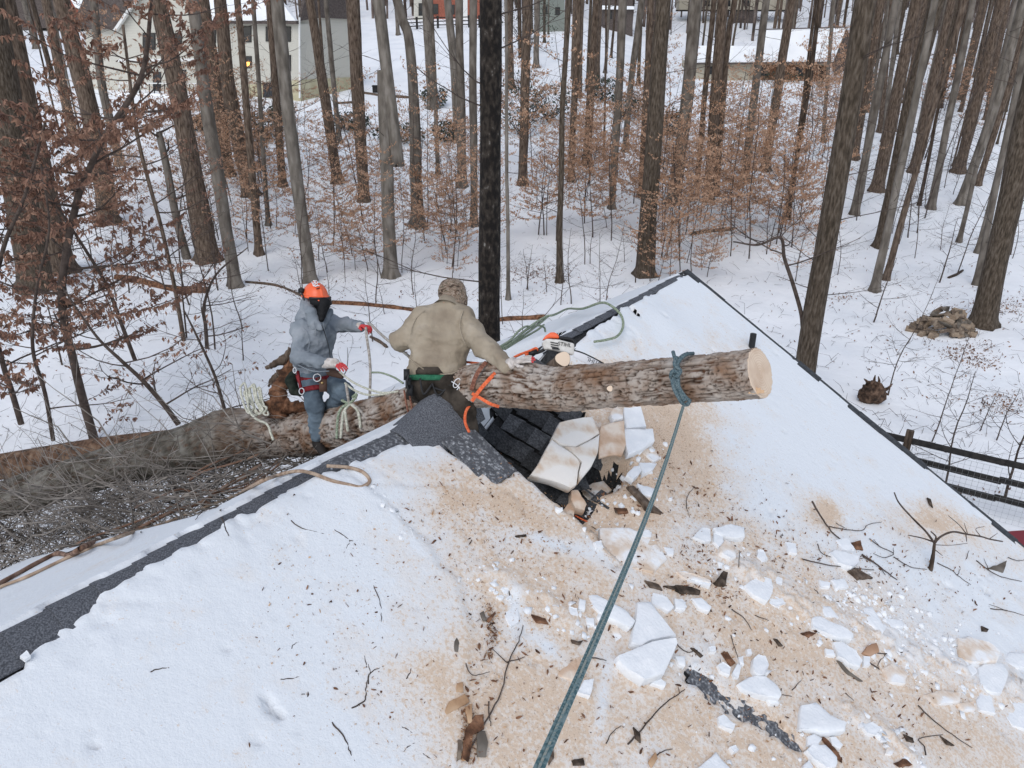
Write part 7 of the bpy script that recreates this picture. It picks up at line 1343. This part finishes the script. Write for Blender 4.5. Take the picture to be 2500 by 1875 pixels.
piece(QD, [(880, 1480), (900, 1475), (980, 1570), (1000, 1620), (960, 1600)], 'rot', 'torn brown bark strip'); piece(QD, [(1310, 1630), (1380, 1600), (1420, 1640), (1350, 1655)], 'rot', 'torn brown bark strip'); piece(QD, [(90, 935), (110, 938), (165, 985), (155, 992)], 'bark_dark', 'dark bark flake'); piece(QB, [(1680, 1620), (1720, 1560), (1735, 1600), (1700, 1655)], 'wood', 'orange split wood piece', cat='wood piece', nm='wood_piece')
piece(QB, [(1220, 1610), (1290, 1595), (1300, 1640), (1230, 1640)], 'bark_dark', 'dark bark flake'); piece(QB, [(1590, 1410), (1630, 1450), (1635, 1505), (1605, 1480)], 'bark_dark', 'dark bark flake'); piece(QB, [(1070, 1560), (1110, 1540), (1115, 1600), (1085, 1640)], 'bark_brown', 'brown bark sliver'); piece(QS, [(118, 985), (160, 950), (185, 985), (150, 1008)], 'chunk', 'dirty ice lump at the ridge', th=.03, cat='ice lump', nm='ice_lump')
piece(QB, [(1215, 885), (1260, 900), (1290, 890), (1270, 915), (1225, 905)], 'bark_brown', 'brown bark sliver'); piece(QB, [(880, 262), (945, 256), (948, 266), (890, 270)], 'bark_dark', 'dark bark flake'); piece(QA, [(1270, 1590), (1330, 1590), (1340, 1640), (1290, 1650)], 'rot', 'split orange wood knot on the vines', lift=.06)
autolabel(PC, PW_)
# twigs lying on or sticking out of the roof snow
TW = []; TWW = []
def twig(q, lines, r=.004, word='thin dark twig', rise=()):
    b = MB()
    for i, L_ in enumerate(lines):
        P = []
        for k, p in enumerate(L_):
            z = p[2] if len(p) > 2 else 0; h_ = hit(*q(p[0], p[1]), .050 + r); 
            if z: h_ = h_ * ((h_ @ CF - z) / (h_ @ CF))
            P.append(h_)
        P = spline(P, 5); P = P + np.stack([.004 * vnoise(np.arange(len(P)) * .9, i, s_, 7) for s_ in (0, 1, 2)], 1); b.tube(P, np.linspace(r, r * .5, len(P)) * (1 if i == 0 else .7), 5)
    o = b.obj("twig", M['twig'], origin=np.vstack(b.v)[0]); setp(o, "x", "twig", "twigs fallen on the roof snow"); TW.append(o); TWW.append(word)
twig(QS, [[(1750, 215), (1820, 262), (1950, 295)]]); twig(QS, [[(2002, 265), (2060, 300), (2105, 335), (2145, 335)], [(2105, 335), (2080, 385)]]); twig(QS, [[(910, 1130), (960, 1112), (1030, 1103)]]); twig(QS, [[(1678, 1170), (1760, 1165), (1835, 1146)]]); twig(QS, [[(1755, 990), (1770, 960), (1802, 945)]], .003)
twig(QS, [[(1995, 1430), (2060, 1500), (2100, 1590), (2130, 1660)]], .005, 'dark curved twig'); twig(QS, [[(2110, 1345), (2190, 1300), (2200, 1230), (2215, 1150)], [(2205, 1100), (2190, 1030)]], .005, 'forked dark twig'); twig(QS, [[(1285, -10), (1310, 100), (1340, 200), (1378, 310)], [(1320, 130), (1230, 160), (1180, 210)], [(1330, 160), (1400, 60)]], .006, 'forked twig hanging over the ridge')
twig(QS, [[(380, 400), (470, 370), (540, 265), (600, 200)], [(540, 265), (590, 320)], [(540, 265), (440, 318)]], .005, 'forked twig among the vines'); twig(QS, [[(850, 280), (900, 190), (1000, 130), (1100, 90)]], .004, 'thin twig among the vines'); twig(QS, [[(735, 205), (800, 170), (860, 150), (920, 90)], [(820, 160), (800, 130)]], .004, 'thin twig among the vines')
twig(QB, [[(600, 1600), (720, 1390), (800, 1230), (835, 1070), (890, 960), (928, 845)], [(835, 1070), (740, 985)], [(835, 1065), (940, 1030)]], .006, 'long forked twig'); twig(QB, [[(1550, 1555), (1620, 1480), (1740, 1340), (1840, 1260), (1895, 1225)]], .006, 'long straight twig'); twig(QB, [[(30, 600), (65, 680), (80, 780), (78, 880)]]); twig(QB, [[(845, 665), (845, 600), (868, 545), (945, 545)], [(868, 545), (840, 510)]], .004, 'forked twig')
twig(QB, [[(0, 1200), (15, 1130), (95, 1090)], [(15, 1130), (0, 1080)]], .005, 'forked dark twig'); twig(QB, [[(580, 1065), (625, 1140), (730, 1120)]]); twig(QB, [[(195, 1450), (240, 1470), (285, 1515)]]); twig(QB, [[(205, 1610), (250, 1565), (310, 1540)]]); twig(QB, [[(320, 1605), (370, 1640), (440, 1665)]]); twig(QB, [[(225, 1170), (250, 1130), (262, 1080)]], .005); twig(QB, [[(485, 810), (490, 890)]]); twig(QB, [[(1700, 1650), (1750, 1600), (1820, 1580)]], .005)
twig(QB, [[(1420, 1550), (1460, 1480), (1515, 1440)]]); twig(QB, [[(1325, 1030), (1380, 1040), (1425, 1052)]], .005); twig(QB, [[(1840, 945), (1880, 985), (1920, 1000), (1965, 985)]], .005); twig(QB, [[(720, 1300), (725, 1390), (735, 1445)]], .005)
twig(QD, [[(812, 90, .25), (850, 160, .12), (900, 235), (950, 295), (1035, 355)]], .010, 'stout brown stick poking up'); twig(QD, [[(915, 238), (1000, 255), (1110, 262), (1150, 225), (1230, 212)], [(955, 218), (1020, 255)]], .005, 'arched thin twig')
twig(QD, [[(845, 735), (950, 790), (1050, 870), (1125, 950)]], .005, 'long thin twig'); twig(QD, [[(1445, 1315), (1520, 1390), (1620, 1470), (1765, 1568)]], .006, 'long straight twig'); twig(QD, [[(1490, 1615), (1480, 1560), (1450, 1515), (1590, 1490)]], .006, 'forked twig'); twig(QD, [[(750, 435), (900, 470), (1050, 490), (1180, 500)]], .006, 'long thin twig')
twig(QD, [[(1108, 408), (1180, 455), (1250, 510), (1318, 560)]], .009, 'stout brown stick'); twig(QD, [[(1115, 420), (1200, 470), (1250, 530)]], .006, 'long thin twig'); twig(QD, [[(1155, 310), (1220, 360), (1300, 400), (1240, 425), (1180, 400)], [(1220, 360), (1180, 320)], [(1300, 400), (1300, 365)]], .005, 'tangled twig'); twig(QD, [[(1300, 420), (1400, 480), (1500, 495)]], .005, 'long thin twig')
twig(QD, [[(1190, 1000), (1300, 1005), (1415, 985), (1418, 1020)], [(1250, 1005), (1210, 1060), (1205, 1095)]], .006, 'forked twig'); twig(QD, [[(1120, 1040), (1160, 1065), (1215, 1100)]], .009, 'stout brown stick'); twig(QD, [[(820, 615), (845, 640), (828, 690), (790, 712)]], .005, 'hooked twig'); twig(QD, [[(1795, 440), (1870, 500), (1950, 540), (2065, 565)], [(1870, 500), (1840, 430)]], .006, 'forked twig'); twig(QD, [[(1880, 730), (1980, 742), (2080, 770)], [(1980, 742), (1870, 705)]], .005, 'long thin twig')
twig(QD, [[(1560, 455), (1650, 500), (1680, 530), (1760, 585)], [(1680, 530), (1700, 490)]], .005, 'long thin twig'); twig(QD, [[(325, 895), (350, 980), (370, 1040)]], .004); twig(QD, [[(330, 740), (400, 790), (450, 865)]], .005, 'long thin twig'); twig(QD, [[(470, 775), (550, 805)]], .004); twig(QD, [[(920, 890), (945, 940)]], .005); twig(QD, [[(1985, 420), (2040, 440), (2089, 435)]], .005); twig(QD, [[(60, 130), (65, 60), (110, 0)], [(60, 130), (80, 190)]], .004, 'thin forked twig')
twig(QD, [[(372, 485, .12), (376, 420, .05), (378, 385)]], .004, 'short upright twig'); twig(QD, [[(1010, 1240), (1060, 1285)]], .004); twig(QD, [[(690, 1225), (745, 1165)]], .004); twig(QD, [[(480, 1240), (600, 1250), (690, 1262)]], .005, 'long thin twig'); twig(QD, [[(845, 345), (870, 400), (960, 435)]], .005); twig(QD, [[(1735, 430), (1750, 380)]], .004)
autolabel(TW, TWW)
for (x, y) in ((0, 0),):
    t = empty("broken_branch", hit(*QD(1522, 490)), "gnarled dead branch standing upright in the roof snow at the right", "branch")
    def ub(x, y, z): p = hit(*QD(1522, 490)); return J(*QD(x, y), p @ CF - z)
    for lines, r0, nm in (([(1522, 495, 0), (1535, 430, .05), (1545, 370, .08), (1552, 310, .1)], .024, 'stem'), ([(1552, 310, .1), (1500, 240, .12), (1420, 160, .1), (1340, 70, .05), (1310, 5, .0)], .011, 'twig_arm'), ([(1552, 310, .1), (1590, 270, .15), (1660, 242, .2), (1740, 255, .2), (1830, 270, .2), (1880, 285, .15), (1960, 300, .1)], .011, 'twig_arm'), ([(1552, 305, .1), (1560, 270, .14), (1530, 240, .2)], .010, 'twig_arm'), ([(1540, 300, .1), (1480, 280, .16), (1395, 262, .2)], .008, 'twig_arm'),
                                ([(1740, 255, .2), (1745, 300, .2)], .006, 'twig_arm'), ([(1740, 250, .2), (1700, 200, .22), (1635, 145, .25)], .005, 'twig_arm'), ([(1750, 255, .2), (1730, 190, .2)], .004, 'twig_arm'), ([(1830, 270, .2), (1800, 225, .2), (1850, 210, .2)], .004, 'twig_arm'), ([(1880, 285, .15), (1930, 250, .12)], .004, 'twig_arm'), ([(1560, 320, .1), (1650, 322, .14), (1750, 310, .14)], .004, 'twig_arm'), ([(1550, 345, .08), (1600, 385, .1)], .005, 'twig_arm')):
        b = MB(); Q_ = spline([ub(*p) for p in lines], 6); b.tube(Q_, np.linspace(r0, r0 * .55, len(Q_)) * (1 + .12 * vnoise(np.arange(len(Q_)) * .8, r0 * 99, 0, 4)), 7); b.obj(nm, M['bark_dark'] if nm == 'stem' else M['twig'], t)
